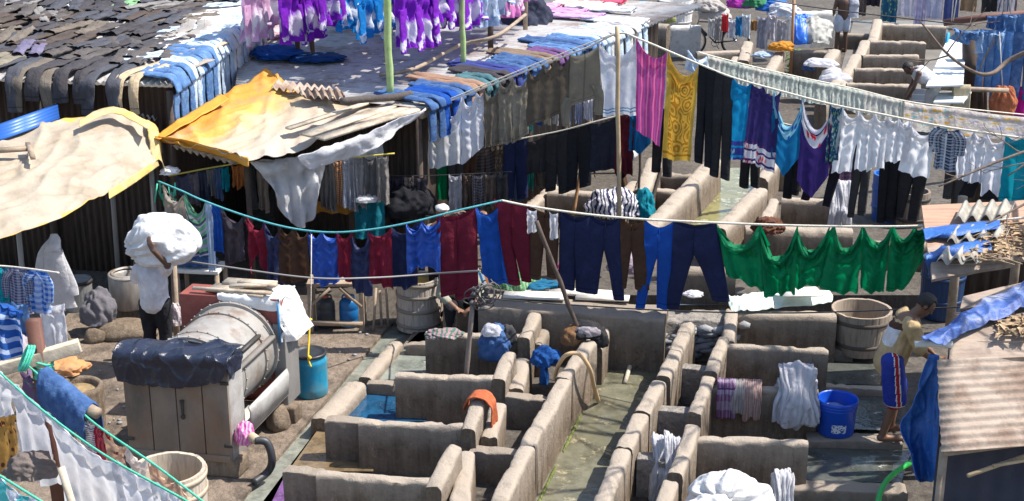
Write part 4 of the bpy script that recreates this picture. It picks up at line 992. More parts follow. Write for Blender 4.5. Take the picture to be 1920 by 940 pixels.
hang(L1, (1124, 1194), [219, 214, 217], cloth((.72, .72, .78), 'hem', (.10, .25, .40), tr=.3), 'white towel with two thin blue hem stripes behind the bamboo pole', sag=.55, amp=.025, pins=[1124, 1194], hx=(1136, 1198))
hang(L1, (1194, 1252), [244, 258, 276], cloth((.58, .06, .27), 'vstripe', (.35, .12, .36), (.70, .22, .42), tr=.35, n=9), 'pink towel with purple stripes beside the yellow towel', sag=.42, amp=.02, nf=2, hx=(1198, 1243))
hang(L1, (1254, 1311), [296, 302, 303], cloth((.66, .40, .06), 'swirl', (.42, .17, .015), tr=.4, n=3.2), 'golden yellow towel with brown scroll ornament', sag=.5, amp=.022, nf=1.5, hx=(1248, 1302))
legs(L1, (1310, 1342), (305, 312), BLK, 'black trousers hanging right of the yellow towel', sag=.1, legw=.5)
legs(L1, (1340, 1375), (330, 335), BLK2, 'long black trousers hanging left of the bright blue banded cloth', sag=.1)
hang(L1, (1374, 1410), [298, 302], cloth((.01, .26, .52), 'band', (.04, .05, .25), (.25, .5, .55), tr=.35, n=9), 'bright blue skirt cloth with a patterned band at the hem', sag=.3, amp=.03, hx=(1360, 1400))
hang(L1, (1408, 1434), [306, 308], cloth((.05, .035, .16), 'band', (.62, .6, .65), (.6, .03, .05), tr=.25, n=8), 'narrow navy skirt cloth with red and white border, left one', sag=.3, amp=.03, hx=(1398, 1424))
hang(L1, (1430, 1464), [310, 326], cloth((.04, .03, .14), 'band', (.62, .6, .65), (.6, .03, .05), tr=.25, n=9), 'navy skirt cloth with red, white and floral border, right of its narrower twin', sag=.4, amp=.03, hx=(1424, 1462))
hang(L1, (1452, 1507), [292, 330, 296], cloth((.01, .16, .36), 'topband', (.25, .55, .70), (.03, .1, .4), tr=.35, n=8), 'blue cloth in one deep scallop with a pale patterned upper edge', sag=.95, amp=.03, swag=1)
hang(L1, (1504, 1562), [340, 374, 330], cloth((.045, .025, .15), 'topband', (.62, .6, .66), (.6, .03, .05), tr=.25, n=7), 'dark purple cloth in a deep scallop with a red and white floral edge', sag=.9, amp=.03, swag=1)
hang(L1, (1556, 1580), [305, 300], cloth((.02, .10, .17), 'floral', (.25, .45, .2), (.5, .55, .6), tr=.25, n=8), 'narrow teal and green flowered cloth beside the white shirts', sag=.3, amp=.04)
for x0, x1, h, hx, l in ((1580, 1616, [326, 322], (1566, 1606), 'white shirt with the widest flare, first of the white ones right of the flowered cloth'),
                      (1612, 1642, [318, 320], None, 'white cloth second in the row of white shirts'), (1640, 1668, [312, 318], None, 'white cloth third in the row of white shirts'),
                      (1664, 1688, [300, 306], None, 'short white vest between the two longer white groups'), (1686, 1712, [304, 300], None, 'short white vest with lace hem left of the large white shirt'),
                      (1706, 1758, [318, 332, 334], (1694, 1752), 'large white shirt flaring left of the plaid shirt')):
    hang(L1, (x0, x1), h, WHT if x0 % 3 else WHT2, l, 'shirt', 'hanging_shirt', sag=.5, amp=.045, hx=hx, swag=.8)
shirt(L1, (1757, 1800), 318, cloth((.03, .04, .09), 'check', (.42, .46, .55), (.6, .62, .66), tr=.15, n=8, n2=12), 'navy and white plaid shirt among the white shirts', sag=.3, sl=.3)
for x0, x1, h, l in ((1800, 1828, [335, 340], 'white shirt first right of the plaid shirt'), (1826, 1852, [344, 342], 'white shirt second right of the plaid shirt'), (1850, 1888, [368, 356, 376], 'long white cloth left of the teal cloth')):
    hang(L1, (x0, x1), h, WHT2, l, 'shirt', 'hanging_shirt', sag=.5, amp=.045, swag=.8)
hang(L1, (1886, 1990), [376, 380], TEAL, 'teal cloth cut by the right picture edge', sag=.2, amp=.05, pins=[1886, 1922, 1990])
# second rope: narrow doubled cloths
L2 = Line([(1308, 98, 22.0), (1400, 122, 22.5), (1500, 145, 23.1), (1600, 166, 23.7), (1700, 190, 24.2), (1800, 203, 24.7), (1990, 222, 25.6)])
L2.rope(ROPEW, .012, 'cream rope with the doubled pale cloths')
random.seed(44); x = 1325; k = 0
while x < 1690:
    x1 = min(1692, x + random.uniform(26, 36)); m = cloth(random.choice(((.56, .59, .53), (.51, .55, .49), (.60, .59, .53))), tr=.22)
    hy = [146 + (q - 1325) * .215 + 5 + random.uniform(-3, 4) for q in (x, x1)]
    hang(L2, (x, x1), hy, m, 'pale sage cloth doubled over its rope, %s of fourteen from the left' % ORD0[k], sag=.03, amp=.016, nf=3, back=.9, group='pale sage cloths'); x = x1 - .5; k += 1
FLW = cloth((.62, .55, .50), 'hstripe', (.45, .50, .62), (.25, .58, .58), tr=.3, n=4)
hang(L2, (1696, 1790), [244, 252], cloth((.74, .65, .58), 'floral', (.72, .42, .08), (.22, .55, .58), tr=.3, n=5), 'pale cloth printed with orange flowers and turquoise bars, left piece', sag=.02, amp=.012, nf=3, back=.9)
hang(L2, (1790, 1990), [252, 272], cloth((.74, .66, .60), 'floral', (.70, .45, .12), (.45, .46, .62), tr=.3, n=6), 'pale flowered cloth at the right picture edge', sag=.02, amp=.012, nf=3, back=.9)
hang(L2, (1290, 1326), [132, 150], DENL, 'faded blue shirt at the left end of the sage cloths', 'shirt', 'hanging_shirt', sag=.3, amp=.05)
# green-blue rope in front of the yard
L3 = Line([(296, 340, 18.9), (340, 358, 18.6), (380, 376, 18.3), (460, 405, 18), (540, 427, 17.7), (620, 436, 17.5), (700, 430, 17.4), (780, 415, 17.35), (850, 397, 17.35), (942, 376, 17.4)])
L3.rope(ROPET, .0125, 'twisted teal rope sagging across the yard under maroon and blue clothes')
L3b = Line([(940, 376, 17.4), (1000, 388, 17.3), (1100, 402, 17.15), (1200, 411, 17.0), (1300, 416, 16.85), (1450, 422, 16.65), (1600, 425, 16.4), (1742, 423, 16.2), (1930, 408, 15.9)])
L3b.rope(ROPEW, .014, 'cream rope from the teal rope to the plank shack with navy trousers and green cloths')
hang(L3, (304, 346), [402, 425], cloth((.46, .40, .34), tr=.25), 'crumpled beige shirt at the left end of the teal rope', 'shirt', 'hanging_shirt', sag=.4, amp=.06)
hang(L3, (345, 384), [482, 478], cloth((.16, .42, .26), 'hstripe', (.40, .38, .55), (.05, .08, .12), tr=.3, n=6), 'green towel with lavender stripes behind the bundle carrier', sag=.6, amp=.03)
hang(L3, (385, 400), [508, 508], cloth((.45, .58, .78), tr=.3), 'narrow pale blue towel left of the royal blue one', sag=.2, amp=.02)
hang(L3, (399, 417), [470, 474], BLU, 'narrow royal blue towel on the teal rope', sag=.2, amp=.03)
hang(L3, (415, 457), [500, 486], cloth((.06, .05, .065), tr=.15), 'charcoal shirt left of the maroon shirt', 'shirt', 'hanging_shirt', sag=.4, amp=.05)
hang(L3, (462, 497), [518, 470, 525], MAR2, 'maroon shirt with pointed ends, leftmost maroon on the teal rope', 'shirt', 'hanging_shirt', sag=.6, amp=.05)
hang(L3, (494, 526), [528, 538], NAVY2, 'navy shirt between the leftmost maroon shirt and the brown tunic', 'shirt', 'hanging_shirt', sag=.7, amp=.05)
hang(L3, (522, 580), [528, 530, 522], BRN, 'dark brown tunic in two scallops left of the bright blue one', 'tunic', 'hanging_tunic', pins=[522, 548, 580], sag=.5, amp=.045, swag=1)
hang(L3, (576, 634), [530, 536, 530], BLU2, 'shiny bright blue tunic beside the white string', 'tunic', 'hanging_tunic', pins=[576, 603, 634], sag=.5, amp=.05, swag=1.2, hx=(586, 630))
hang(L3, (630, 660), [516, 530], MAR2, 'short maroon shirt between bright blue and navy, above the wooden stand', 'shirt', 'hanging_shirt', sag=.5, amp=.05)
hang(L3, (656, 694), [545, 556], NAVY2, 'navy shirt with a deep fold between the two maroon shirts', 'shirt', 'hanging_shirt', sag=.9, amp=.05, swag=1)
hang(L3, (690, 734), [524, 546], MAR2, 'maroon shirt with a short sleeve left of the dark navy cloth', 'shirt', 'hanging_shirt', sag=.4, amp=.05)
hang(L3, (732, 780), [540, 545, 536], NAVY, 'dark navy cloth partly behind the shiny blue tunic', sag=.5, amp=.04, off=-.06)
hang(L3, (762, 826), [512, 500, 510], BLU2, 'shiny royal blue tunic above the wooden barrel', 'tunic', 'hanging_tunic', pins=[762, 790, 826], sag=.6, amp=.055, swag=1.2)
legs(L3, (818, 892), (553, 557), MAR, 'wide maroon trousers in front of the seated man', hx=(824, 858, 850, 894), sag=.22, crotch=.75)
hang(L3, (891, 940), [532, 536], BLU, 'royal blue cloth with the little flag hanging in front', sag=.45, amp=.04, hx=(906, 960))
legs(L3b, (926, 994), (528, 526), MAR, 'long maroon trousers right of the knot of the two ropes', hx=(952, 976, 978, 996), sag=.05, crotch=.55)
legs(L3b, (994, 1050), (524, 520), BRN, 'brown trousers with white pockets turned out', hx=(993, 1014, 1026, 1046), sag=.3, crotch=.3)
hang(L3b, (992, 1010), [434, 430], WHT2, 'small white pocket lining hanging left on the brown trousers', sag=.2, amp=.02, off=.10, back=0)
hang(L3b, (1034, 1050), [446, 442], WHT2, 'small white pocket lining hanging right on the brown trousers', sag=.2, amp=.02, off=.10, back=0)
legs(L3b, (1050, 1108), (541, 547), NAVY, 'navy trousers with white drawstring, first of three dark blue pairs', hx=(1048, 1080, 1082, 1124), sag=.3, crotch=.5)
legs(L3b, (1104, 1164), (549, 560), NAVY, 'navy trousers with a pale side stripe, second of three dark blue pairs', hx=(1082, 1124, 1154, 1175), sag=.32, crotch=.35)
legs(L3b, (1162, 1210), (540, 542), BRN, 'brown trousers gathered at the waist between navy and blue pairs', hx=(1166, 1178, 1194, 1222), sag=.5, crotch=.35)
legs(L3b, (1208, 1264), (580, 578), BLU, 'royal blue trousers with long legs', hx=(1196, 1214, 1236, 1262), sag=.5, crotch=.32)
legs(L3b, (1262, 1344), (579, 562), NAVY, 'dark navy trousers with wide spread legs left of the green cloths', hx=(1252, 1280, 1342, 1376), sag=.16, crotch=.38)
for x0, x1, h, pins, hx, l in ((1342, 1426, [512, 530, 546], [1343, 1424], (1366, 1446), 'green cloth nearest the navy trousers, one wide scallop'), (1422, 1496, [553, 552, 548], [1424, 1495], (1440, 1500), 'green cloth second from the navy trousers'),
                       (1494, 1556, [546, 535, 537], [1494, 1554], None, 'green cloth in the middle of the green row'), (1562, 1620, [536, 552, 550], [1566, 1616], (1544, 1618), 'green cloth fourth in the green row'),
                       (1616, 1674, [540, 552, 545], [1622, 1672], (1622, 1668), 'green cloth fifth in the green row, with long point'), (1672, 1735, [548, 546, 492], [1676, 1716, 1735], (1672, 1737), 'green cloth nearest the plank shack')):
    hang(L3b, (x0, x1), h, GRN if x0 % 2 else GRN2, l, sag=(.95 if x1 - x0 < 75 else .72) * random.uniform(.7, 1.1), amp=random.uniform(.045, .07), swag=1.5, hx=hx, pins=pins, back=.3)
# dark line behind the middle
L4 = Line([(700, 236, 21.2), (740, 238, 21.0), (800, 285, 20.9), (870, 283, 20.8), (960, 264, 20.6), (1050, 246, 20.4), (1110, 230, 20.2), (1240, 195, 20.0)])
Line([(820, 296, 20.9), (900, 280, 20.78), (960, 264, 20.6), (1050, 246, 20.4), (1110, 230, 20.2), (1240, 195, 20.0)]).rope(ROPEW, .011, 'cream cord with the black shirts behind the main rope')
BRJ = cloth((.20, .15, .105), tr=.2)
shirt(L4, (722, 752), 362, BRJ, 'brown jacket with light sleeve, leftmost under the white sheet', 'jacket', 'hanging_jacket', sl=.9, sag=.1)
shirt(L4, (750, 784), 345, BRJ, 'brown jacket with crumpled collar beside the white scalloped cloths', 'jacket', 'hanging_jacket', sl=.8, sag=.1)
hang(L4, (780, 800), [376, 380], cloth((.25, .04, .36), 'floral', (.6, .3, .1), n=6), 'narrow purple flowered cloth behind the white cloth', sag=.2, amp=.04)
hang(L4, (801, 840), [376, 374], GRN2, 'green shirt hanging below the white scalloped cloth', 'shirt', 'hanging_shirt', sag=.1, amp=.03)
for x0, x1, h, m, l in ((838, 872, 376, CHAR, 'charcoal trousers right of the green shirt'), (868, 896, 386, BRN, 'brown trousers third right of the green shirt'),
                         (892, 926, 388, cloth((.04, .032, .032), 'check', (.13, .10, .09), n=9, n2=18), 'dark checked trousers with striped waistband'), (944, 988, 372, NAVY, 'navy trousers beside the small green peg')):
    legs(L4, (x0, x1), h, m, l, sag=.1)
hang(L4, (924, 946), [370, 376], cloth((.10, .07, .05), 'floral', (.35, .28, .2), n=14), 'narrow leopard patterned cloth', sag=.2, amp=.05)
hang(L4, (974, 1026), [330, 322], BLK2, 'black waistcoat with white mark on the middle cord', 'shirt', 'hanging_shirt', sag=.15, amp=.03)
legs(L4, (1024, 1066), (358, 362), BLK2, 'black trousers left of the leaning bamboo prop', sag=.1, crotch=.55)
legs(L4, (1062, 1106), (356, 350), BLK, 'black trousers behind the leaning bamboo prop', sag=.1)
hang(L4, (1104, 1158), [322, 318], cloth((.02, .022, .035), tr=.08), 'black-navy shirt behind the bamboo pole', 'shirt', 'hanging_shirt', sag=.12, amp=.03)
hang(L4, (1156, 1190), [322, 330], cloth((.09, .01, .02), tr=.15), 'dark maroon trousers behind the pink towel', sag=.1, amp=.05)
hang(L4, (1182, 1222), [280, 290, 270], cloth((.01, .12, .30), tr=.2), 'petrol blue cloth peeping out below the pink towel', sag=.1, amp=.05)
legs(Line([(1222, 200, 20.2), (1310, 210, 20.0)]), (1226, 1264), (322, 330), BLK2, 'black trousers below the yellow towel', sag=.1)
# pale bits above the dark line
for k, (x, w_, h, c) in enumerate(((985, 14, 28, (.08, .42, .40)), (1004, 12, 22, (.02, .10, .36)), (1020, 14, 26, (.55, .48, .36)), (1036, 12, 30, (.50, .47, .45)), (1056, 16, 34, (.22, .28, .42)), (1078, 14, 38, (.35, .38, .50)), (1094, 18, 36, (.60, .60, .66)), (1112, 12, 26, (.40, .36, .30)))):
    q = L4.at(x); hang(Line([(x - 20, 215 - (x - 985) * .25, 20.9), (x + 40, 205 - (x - 985) * .25, 20.9)]), (x, x + w_), [215 - (x - 985) * .25 + h, 215 - (x - 985) * .25 + h + 4], cloth(c, tr=.2), 'small %s garment hanging behind the brown cloths' % ('teal', 'deep blue', 'cream', 'pale grey', 'slate blue', 'lavender', 'white', 'tan')[k], 'garment', 'hanging_garment', sag=.2, amp=.04)
# line of black trousers behind the white shirts
L5 = Line([(1380, 205, 20.2), (1470, 232, 19.8), (1600, 262, 19.3), (1760, 288, 18.8), (1990, 300, 18.2)])
L5.rope(ROPEW, .010, 'cord hidden behind the white shirts with black trousers')
for x0, x1, h, hx, m, l in ((1394, 1430, (352, 350), None, BLK2, 'black trousers with a small white logo over the rear channel'), (1478, 1512, (372, 366), (1476, 1492, 1490, 1506), BLK, 'black trousers left of the pair with spread legs'),
    (1540, 1596, (382, 392), (1510, 1526, 1552, 1566), cloth((.018, .016, .026), tr=.08), 'black trousers with spread legs over the pale slab'), (1604, 1640, (408, 404), (1600, 1612, 1618, 1634), CHAR, 'charcoal trousers behind the white bundle'),
    (1652, 1692, (416, 416), (1656, 1672, 1672, 1692), BLK, 'black trousers with long legs below the large white shirt'), (1690, 1750, (408, 416), (1692, 1706, 1714, 1732), BLK2, 'black trousers right of the blue drum'),
    (1776, 1816, (372, 376), None, CHAR, 'charcoal trousers below the plaid shirt'), (1812, 1882, (370, 374), (1806, 1836, 1846, 1884), BLK, 'wide black trousers above the plank roof')):
    legs(L5, (x0, x1), h, m, l, sag=.1, hx=hx)
hang(L5, (1560, 1606), [335, 340], cloth((.09, .05, .12), 'check', (.2, .12, .16), n=8, n2=10), 'dark purple checked cloth below the first white shirt', sag=.1, amp=.03)
# laundry in the shade under the awnings
L6 = Line([(316, 330, 19.4), (400, 314, 19.4), (480, 303, 19.4), (600, 300, 19.4), (740, 288, 19.5)])
L6.rope(surf('yellow_rope', (.6, .5, .1), (.5, .4, .08)), .012, 'yellowish cord under the orange awning')
random.seed(12)
for k, (x0, x1, h, m, l) in enumerate(((330, 356, 372, cloth((.10, .10, .16)), 'dim grey-blue shirt under the orange awning'), (388, 402, 366, GREY, 'narrow grey cloth first under the yellowish cord'), (400, 414, 372, cloth((.12, .18, .34)), 'narrow dusk blue cloth under the yellowish cord'),
    (414, 428, 356, TEAL, 'narrow teal cloth under the yellowish cord'), (434, 448, 352, cloth((.55, .20, .06)), 'pair of orange socks-like cloth strips, left strip'), (448, 460, 350, cloth((.60, .24, .08)), 'orange cloth strip right of its orange neighbour'), (458, 478, 390, CHAR, 'charcoal cloth right of the orange strips'),
    (352, 372, 384, cloth((.20, .17, .20)), 'dusty mauve shirt under the orange awning'), (372, 390, 378, cloth((.05, .06, .10)), 'blue-black shirt under the orange awning'), (480, 500, 396, cloth((.30, .24, .20)), 'fawn garment left of the big white sheet'),
    (598, 616, 392, cloth((.17, .15, .14)), 'dark grey trousers right of the big white sheet'), (612, 628, 396, cloth((.24, .22, .20)), 'ash brown trousers right of the big white sheet'), (624, 642, 384, cloth((.30, .10, .06), 'check', (.62, .38, .20), n=6, n2=20), 'narrow red-brown checked shirt behind the awning'), (638, 656, 390, cloth((.52, .52, .58)), 'pale grey trousers right of the checked shirt'), (652, 668, 394, cloth((.40, .39, .42)), 'grey trousers second right of the checked shirt'), (664, 684, 388, cloth((.33, .31, .31)), 'mid grey shirt left of the charcoal jacket'), (680, 708, 372, cloth((.15, .14, .14)), 'charcoal jacket above the teal sheet'), (704, 728, 380, cloth((.30, .27, .25)), 'brown-grey trousers between charcoal jacket and brown jackets'))):
    hang(L6, (x0, x1), [h - 4, h + 5], m, l, 'garment', 'hanging_garment', sag=.3, amp=.045)
hang(Line([(650, 378, 19.6), (730, 350, 19.7)]), (664, 720), [446, 452], cloth((.01, .17, .22), tr=.25), 'teal sheet hanging in the shade behind the sagging rope', sag=.1, amp=.04)
hang(Line([(570, 378, 19.7), (720, 372, 19.8)]), (590, 704), [398, 402, 384], cloth((.55, .27, .05), tr=.3), 'orange cloth sling under the grey trousers', sag=.05, amp=.04, pins=[590, 648, 704])
heap(Y(684, 374, 19.5), (.17, .12, .08), WHT, 'white cloth lump on the orange sling', 61)
heap(Y(756, 388, 20.0), (.42, .3, .34), BLK, 'black plastic-wrapped bundle under the brown jackets', 62, 'bundle', 'wrapped_bundle')
# white sheets along the awning front
LW = Line([(466, 304, 18.7), (540, 296, 19.0), (612, 285, 19.3), (700, 250, 19.9), (802, 206, 20.5)])
hang(LW, (468, 614), [352, 410, 428, 424, 372], WHT, 'large white sheet hanging to a point in front of the orange awning', 'sheet', 'white_sheet', sag=.03, amp=.085, pins=[468, 540, 614], hx=(512, 592), nf=4, swag=1.6)
hang(LW, (600, 720), [314, 316, 300], WHT2, 'white sheet flap with rounded corner at the awning edge', 'sheet', 'white_sheet', sag=.02, amp=.04, off=-.05, hx=(630, 716))
patch('white_sheet', [AW((560, 296, 2.30), (650, 262, 2.38), (740, 226, 2.48), (800, 204, 2.52)), AW((566, 306, 2.20), (650, 278, 2.28), (740, 238, 2.38), (800, 208, 2.50)), AW((580, 318, 2.05), (650, 300, 2.08), (720, 268, 2.22), (796, 213, 2.44))], WHT, 70, 20, .04, 3, 51, label='white sheet thrown over the awning edge below the boards', cat='sheet')
# ------------------------------------------------------------------ front left lines
FG = Line([(50, 684, 12.6), (130, 752, 12.1), (185, 800, 11.7), (290, 872, 11.1), (381, 941, 10.6), (470, 1008, 10.1)])
FG.rope(ROPEG, .010, 'upper green twisted rope in the lower left corner')
FH = Line([(-10, 690, 12.3), (83, 772, 11.7), (200, 856, 11.0), (354, 942, 10.2), (450, 1000, 9.8)])
FH.rope(ROPEG, .010, 'lower green twisted rope carrying the white sheets')
FI = Line([(-20, 880, 10.2), (80, 942, 9.8), (150, 985, 9.6)])
FI.rope(ROPEG, .010, 'short green cord at the bottom left corner')
hang(FH, (-10, 26), [782, 776], WHT, 'white cloth cut by the left picture edge above the orange print', sag=.1, amp=.03)
hang(FH, (25, 86), [890, 905, 900], WHT2, 'tall plain white sheet first on the lower green rope', 'sheet', 'white_sheet', sag=.03, amp=.025, nf=2, hx=(32, 106), swag=.1)
hang(FH, (98, 222), [960, 990, 1000], WHT, 'white sheet with one deep scallop behind the leaning stick', 'sheet', 'white_sheet', pins=[98, 222], sag=.09, amp=.022, swag=.15, nf=4, hx=(110, 250))
hang(FH, (214, 292), [1010, 1020], WHT2, 'white sheet right of the deep scallop', 'sheet', 'white_sheet', pins=[214, 292], sag=.07, amp=.025, swag=.15, hx=(230, 310))
for x0, x1 in ((292, 322), (320, 360), (358, 420)):
    hang(FH, (x0, x1), [1020, 1030], WHT if x0 != 320 else WHT2, 'small white cloth at the picture foot, %s of three on the lower green rope' % {292: 'left', 320: 'middle', 358: 'right'}[x0], sag=.15, amp=.025, swag=.2)
hang(FI, (-20, 80), [985, 1010], cloth((.66, .70, .78), 'vstripe', (.1, .5, .5), n=3, tr=.3), 'pale cloth with turquoise stripes at the bottom left corner', sag=.1, amp=.03)
hang(Line([(-20, 770, 12.6), (40, 782, 12.4)]), (-10, 30), [890, 888], cloth((.55, .30, .08), 'floral', (.12, .05, .03), n=7, tr=.3), 'orange cloth with black leaf print below the white one', sag=.05, amp=.03)
hang(Line([(40, 690, 12.9), (130, 742, 12.5)]), (44, 84), [745, 765], cloth((.20, .13, .24), 'floral', (.08, .22, .22), n=6), 'purple and teal patterned cloth behind the red-brown post', sag=.2, amp=.05)
for x0, x1, h, m, l in ((120, 146, [800, 822], cloth((.45, .40, .36), 'check', (.22, .04, .06), n=14, n2=16), 'maroon and cream speckled knit cloth on the upper green rope'), (146, 182, [842, 862], cloth((.55, .52, .54), 'hstripe', (.14, .10, .14), n=16), 'grey and white finely striped cloth on the upper green rope'),
                         (181, 200, [866, 872], cloth((.32, .02, .045), 'vstripe', (.5, .1, .12), n=6), 'narrow red cloth on the upper green rope'), (198, 236, [880, 895], cloth((.60, .40, .27), 'floral', (.2, .06, .05), n=5, tr=.3), 'peach cloth with dark red print on the upper green rope'),
                         (238, 276, [905, 925], cloth((.72, .62, .55), tr=.3), 'pale peach cloth in front of the wooden tub'), (280, 330, [930, 945], cloth((.62, .40, .28), 'floral', (.75, .6, .5), n=6, tr=.3), 'peach printed cloth sagging before the wooden tub'), (330, 400, [960, 985], cloth((.60, .42, .30), 'floral', (.15, .07, .05), n=5, tr=.3), 'brown and peach printed cloth at the picture foot')):
    hang(FG, (x0, x1), h, m, l, sag=.25 if x0 > 190 else .2, amp=.035, back=.3)
# clothes at the left edge
FL = Line([(-20, 498, 14.6), (15, 500, 14.6), (60, 505, 14.4), (110, 512, 14.2)])
FL.rope(ROPEW, .010, 'cord with checked shirts at the left picture edge')
hang(FL, (-20, 14), [560, 570], TEAL, 'faded teal cloth at the left picture edge', sag=.2, amp=.05)
shirt(FL, (12, 52), 588, cloth((.06, .065, .16), 'check', (.42, .43, .52), n=14, n2=16), 'navy and white small-check shirt at the left edge', sag=.1, sl=.3)
shirt(FL, (54, 88), 585, cloth((.02, .14, .50), 'check', (.55, .64, .78), n=5, n2=7), 'bright blue and white plaid shirt at the left edge', sag=.1, sl=.3)
hang(Line([(-20, 560, 14.3), (60, 572, 14.2)]), (20, 54), [628, 640], DEN, 'small jeans hanging below the small-check shirt', 'jeans', 'hanging_jeans', sag=.1, amp=.04)
hang(Line([(-30, 545, 13.6), (40, 585, 13.5)]), (-30, 38), [640, 700], cloth((.03, .12, .42), 'hstripe', (.45, .55, .75), n=5), 'blue cloth with white stripes bulging in at the left edge', sag=.1, amp=.10, nf=2)
hang(Line([(70, 570, 14.6), (120, 570, 14.6)]), (74, 120), [660, 665], WHT, 'long white cloth behind the red-brown post', sag=.1, amp=.05)
heap(Z(30, 660, 1.35), (.30, .2, .16), cloth((.50, .44, .46)), 'pale mauve crumpled cloth by the crossbeam', 63)
# white shirt thrown over a stick
stx = Z(125, 660, 0); bm = B(); tp = Y(104, 470, stx.y); tube(bm, [stx, tp], .025, 7)
tag(finish('bamboo_pole', bm, BAMB), 'thin bamboo stick holding up a white shirt by the dark shed', 'pole')
bm = B(); top = Y(102, 440, stx.y)
for (dx, L, w0, w1, s_) in ((-.06, 1.0, .03, .17, 1), (.07, .78, .03, .10, 2), (-.13, .7, .03, .12, 3), (.0, .95, .04, .20, 4)):
    strip(bm, smoothpath([top, top + V((dx * .8, -.03 - .02 * s_, -L * .3)), top + V((dx * 1.9, -.05, -L))], 8), V((1, .1, 0)), w0 * 2, w1 * 2, .035, s_)
tag(finish('white_shirt', bm, WHT), 'white shirt drooping from the top of a stick by the dark shed', 'shirt')

# second rank of garments in the shade of the tin roof
L7 = Line([(760, 300, 21.9), (860, 296, 21.8), (1010, 268, 21.6), (1120, 240, 21.4)]); L7.rope(CABLE, .008, 'cord deep in the shade under the tin roof edge')
for k, (x0, x1, y1, c, nm) in enumerate(((770, 792, 372, (.30, .22, .16), 'tan'), (796, 812, 384, (.10, .09, .10), 'soot grey'), (826, 846, 392, (.46, .42, .40), 'pale grey'), (852, 872, 404, (.62, .60, .62), 'dull white'), (866, 890, 396, (.15, .09, .07), 'chestnut'), (884, 906, 400, (.05, .05, .07), 'ink black'), (912, 934, 392, (.22, .19, .17), 'stone grey'), (936, 958, 380, (.08, .06, .10), 'aubergine'), (958, 980, 376, (.05, .09, .16), 'steel blue'), (984, 1002, 352, (.02, .22, .18), 'sea green'), (1000, 1026, 350, (.10, .08, .07), 'umber'), (1030, 1050, 344, (.20, .20, .22), 'pewter'))):
    hang(L7, (x0, x1), [y1 - 4, y1 + 4], cloth(c, tr=.2), '%s garment in the second rank under the tin roof edge' % nm, 'garment', 'hanging_garment', sag=.25, amp=.05)

L8 = Line([(596, 318, 20.0), (760, 330, 19.9), (960, 322, 19.8)]); L8.rope(CABLE, .006, 'cord low behind the teal rope with dull garments')
for k, (x0, x1, y1, c, nm) in enumerate(((730, 756, 424, (.035, .03, .045), 'raven black'), (758, 776, 410, (.16, .12, .10), 'cocoa'), (776, 800, 408, (.06, .05, .06), 'graphite'), (842, 866, 402, (.40, .38, .40), 'smoke grey'), (866, 884, 396, (.11, .075, .055), 'walnut brown'), (884, 908, 392, (.03, .035, .06), 'midnight blue'), (908, 930, 386, (.14, .10, .08), 'mocha'), (930, 952, 382, (.055, .05, .05), 'coal'))):
    hang(L8, (x0, x1), [y1 - 4, y1 + 5], cloth(c, 'check' if k in (1, 5) else None, (.25, .2, .18), n=7, n2=12, tr=.2), '%s garment low behind the teal rope' % nm, 'garment', 'hanging_garment', sag=.25, amp=.05)
# ------------------------------------------------------------------ trousers laid on the shed roof
random.seed(21)
SH = [('charcoal', cloth((.060, .055, .060), tr=.05)), ('brown-black', cloth((.085, .066, .056), tr=.05)), ('grey-violet', cloth((.15, .135, .21), tr=.05)), ('dark slate', cloth((.072, .074, .088), tr=.05)), ('faded black', cloth((.10, .088, .084), tr=.05)), ('dark taupe', cloth((.155, .13, .105), tr=.05)), ('ash grey', cloth((.22, .21, .20), tr=.05))]
ORD = ['first', 'second', 'third', 'fourth', 'fifth', 'sixth', 'seventh', 'eighth', 'ninth', 'tenth', 'eleventh', 'twelfth', 'thirteenth', 'fourteenth', 'fifteenth', 'sixteenth']
EYn, EXn = ROOF_EY, -ROOF_EX
def RP(s, t, dz=0.0):
    """s metres left of the roof corner along the eave, t metres up the roof; t < 0 hangs over the eave"""
    if t >= 0: return ER + EXn * s + EYn * t + V((0, 0, .03 + dz))
    return ER + EXn * s + V((0, -.05 - dz * .5, .02 + dz * .5 + t))
row_n = 0
for r in range(7):
    t0 = -.02 + r * .84
    s = .62 + random.random() * .2 + r * .03
    if r == 0: s = 1.02
    k = 0
    while s < 4.6 + r * .12 and k < 16:
        c = random.choices(SH, [5, 5, 2 if r in (1, 2, 3) else .4, 4, 4, 2, 1 if r > 3 else .2])[0]
        w_ = random.uniform(.40, .52); tilt = random.gauss(.12, .26 if r else .1)
        jit = 0 if r == 0 else random.uniform(-.22, .22); top = t0 + jit + random.uniform(.90, 1.08); bot = t0 + jit - (random.uniform(.30, .50) if r == 0 else random.uniform(-.06, .16))
        n_ = 7; path = []
        for i in range(n_ + 1):
            tt = lerp(top, bot, i / n_); path.append(RP(s + tilt * (i / n_), tt, .02 + .016 * (6 - r) * 0 + .035 * (1 - i / n_) * 0 + .012 * (k % 3) + .035 * i / n_))
        if r == 0:
            path = [p for p in path if True]
            col = [SH[1], ('khaki grey', cloth((.19, .17, .135), tr=.05)), ('khaki grey', cloth((.19, .17, .135), tr=.05))][0] if k < 0 else c
            if k >= 5: c = ('khaki grey', cloth((.21, .185, .14), tr=.05))
        laid_trousers(path, EXn, c[1], '%s trousers on the shed roof, %s row from the eave, %s from the right' % (c[0], ORD[r], ORD[k]), w_, seed=r * 13.7 + k * 3.1, th=random.uniform(.02, .036), spread=random.uniform(.02, .16), group='dark trousers drying on the shed roof')
        s += w_ * random.uniform(.74, .98); k += 1
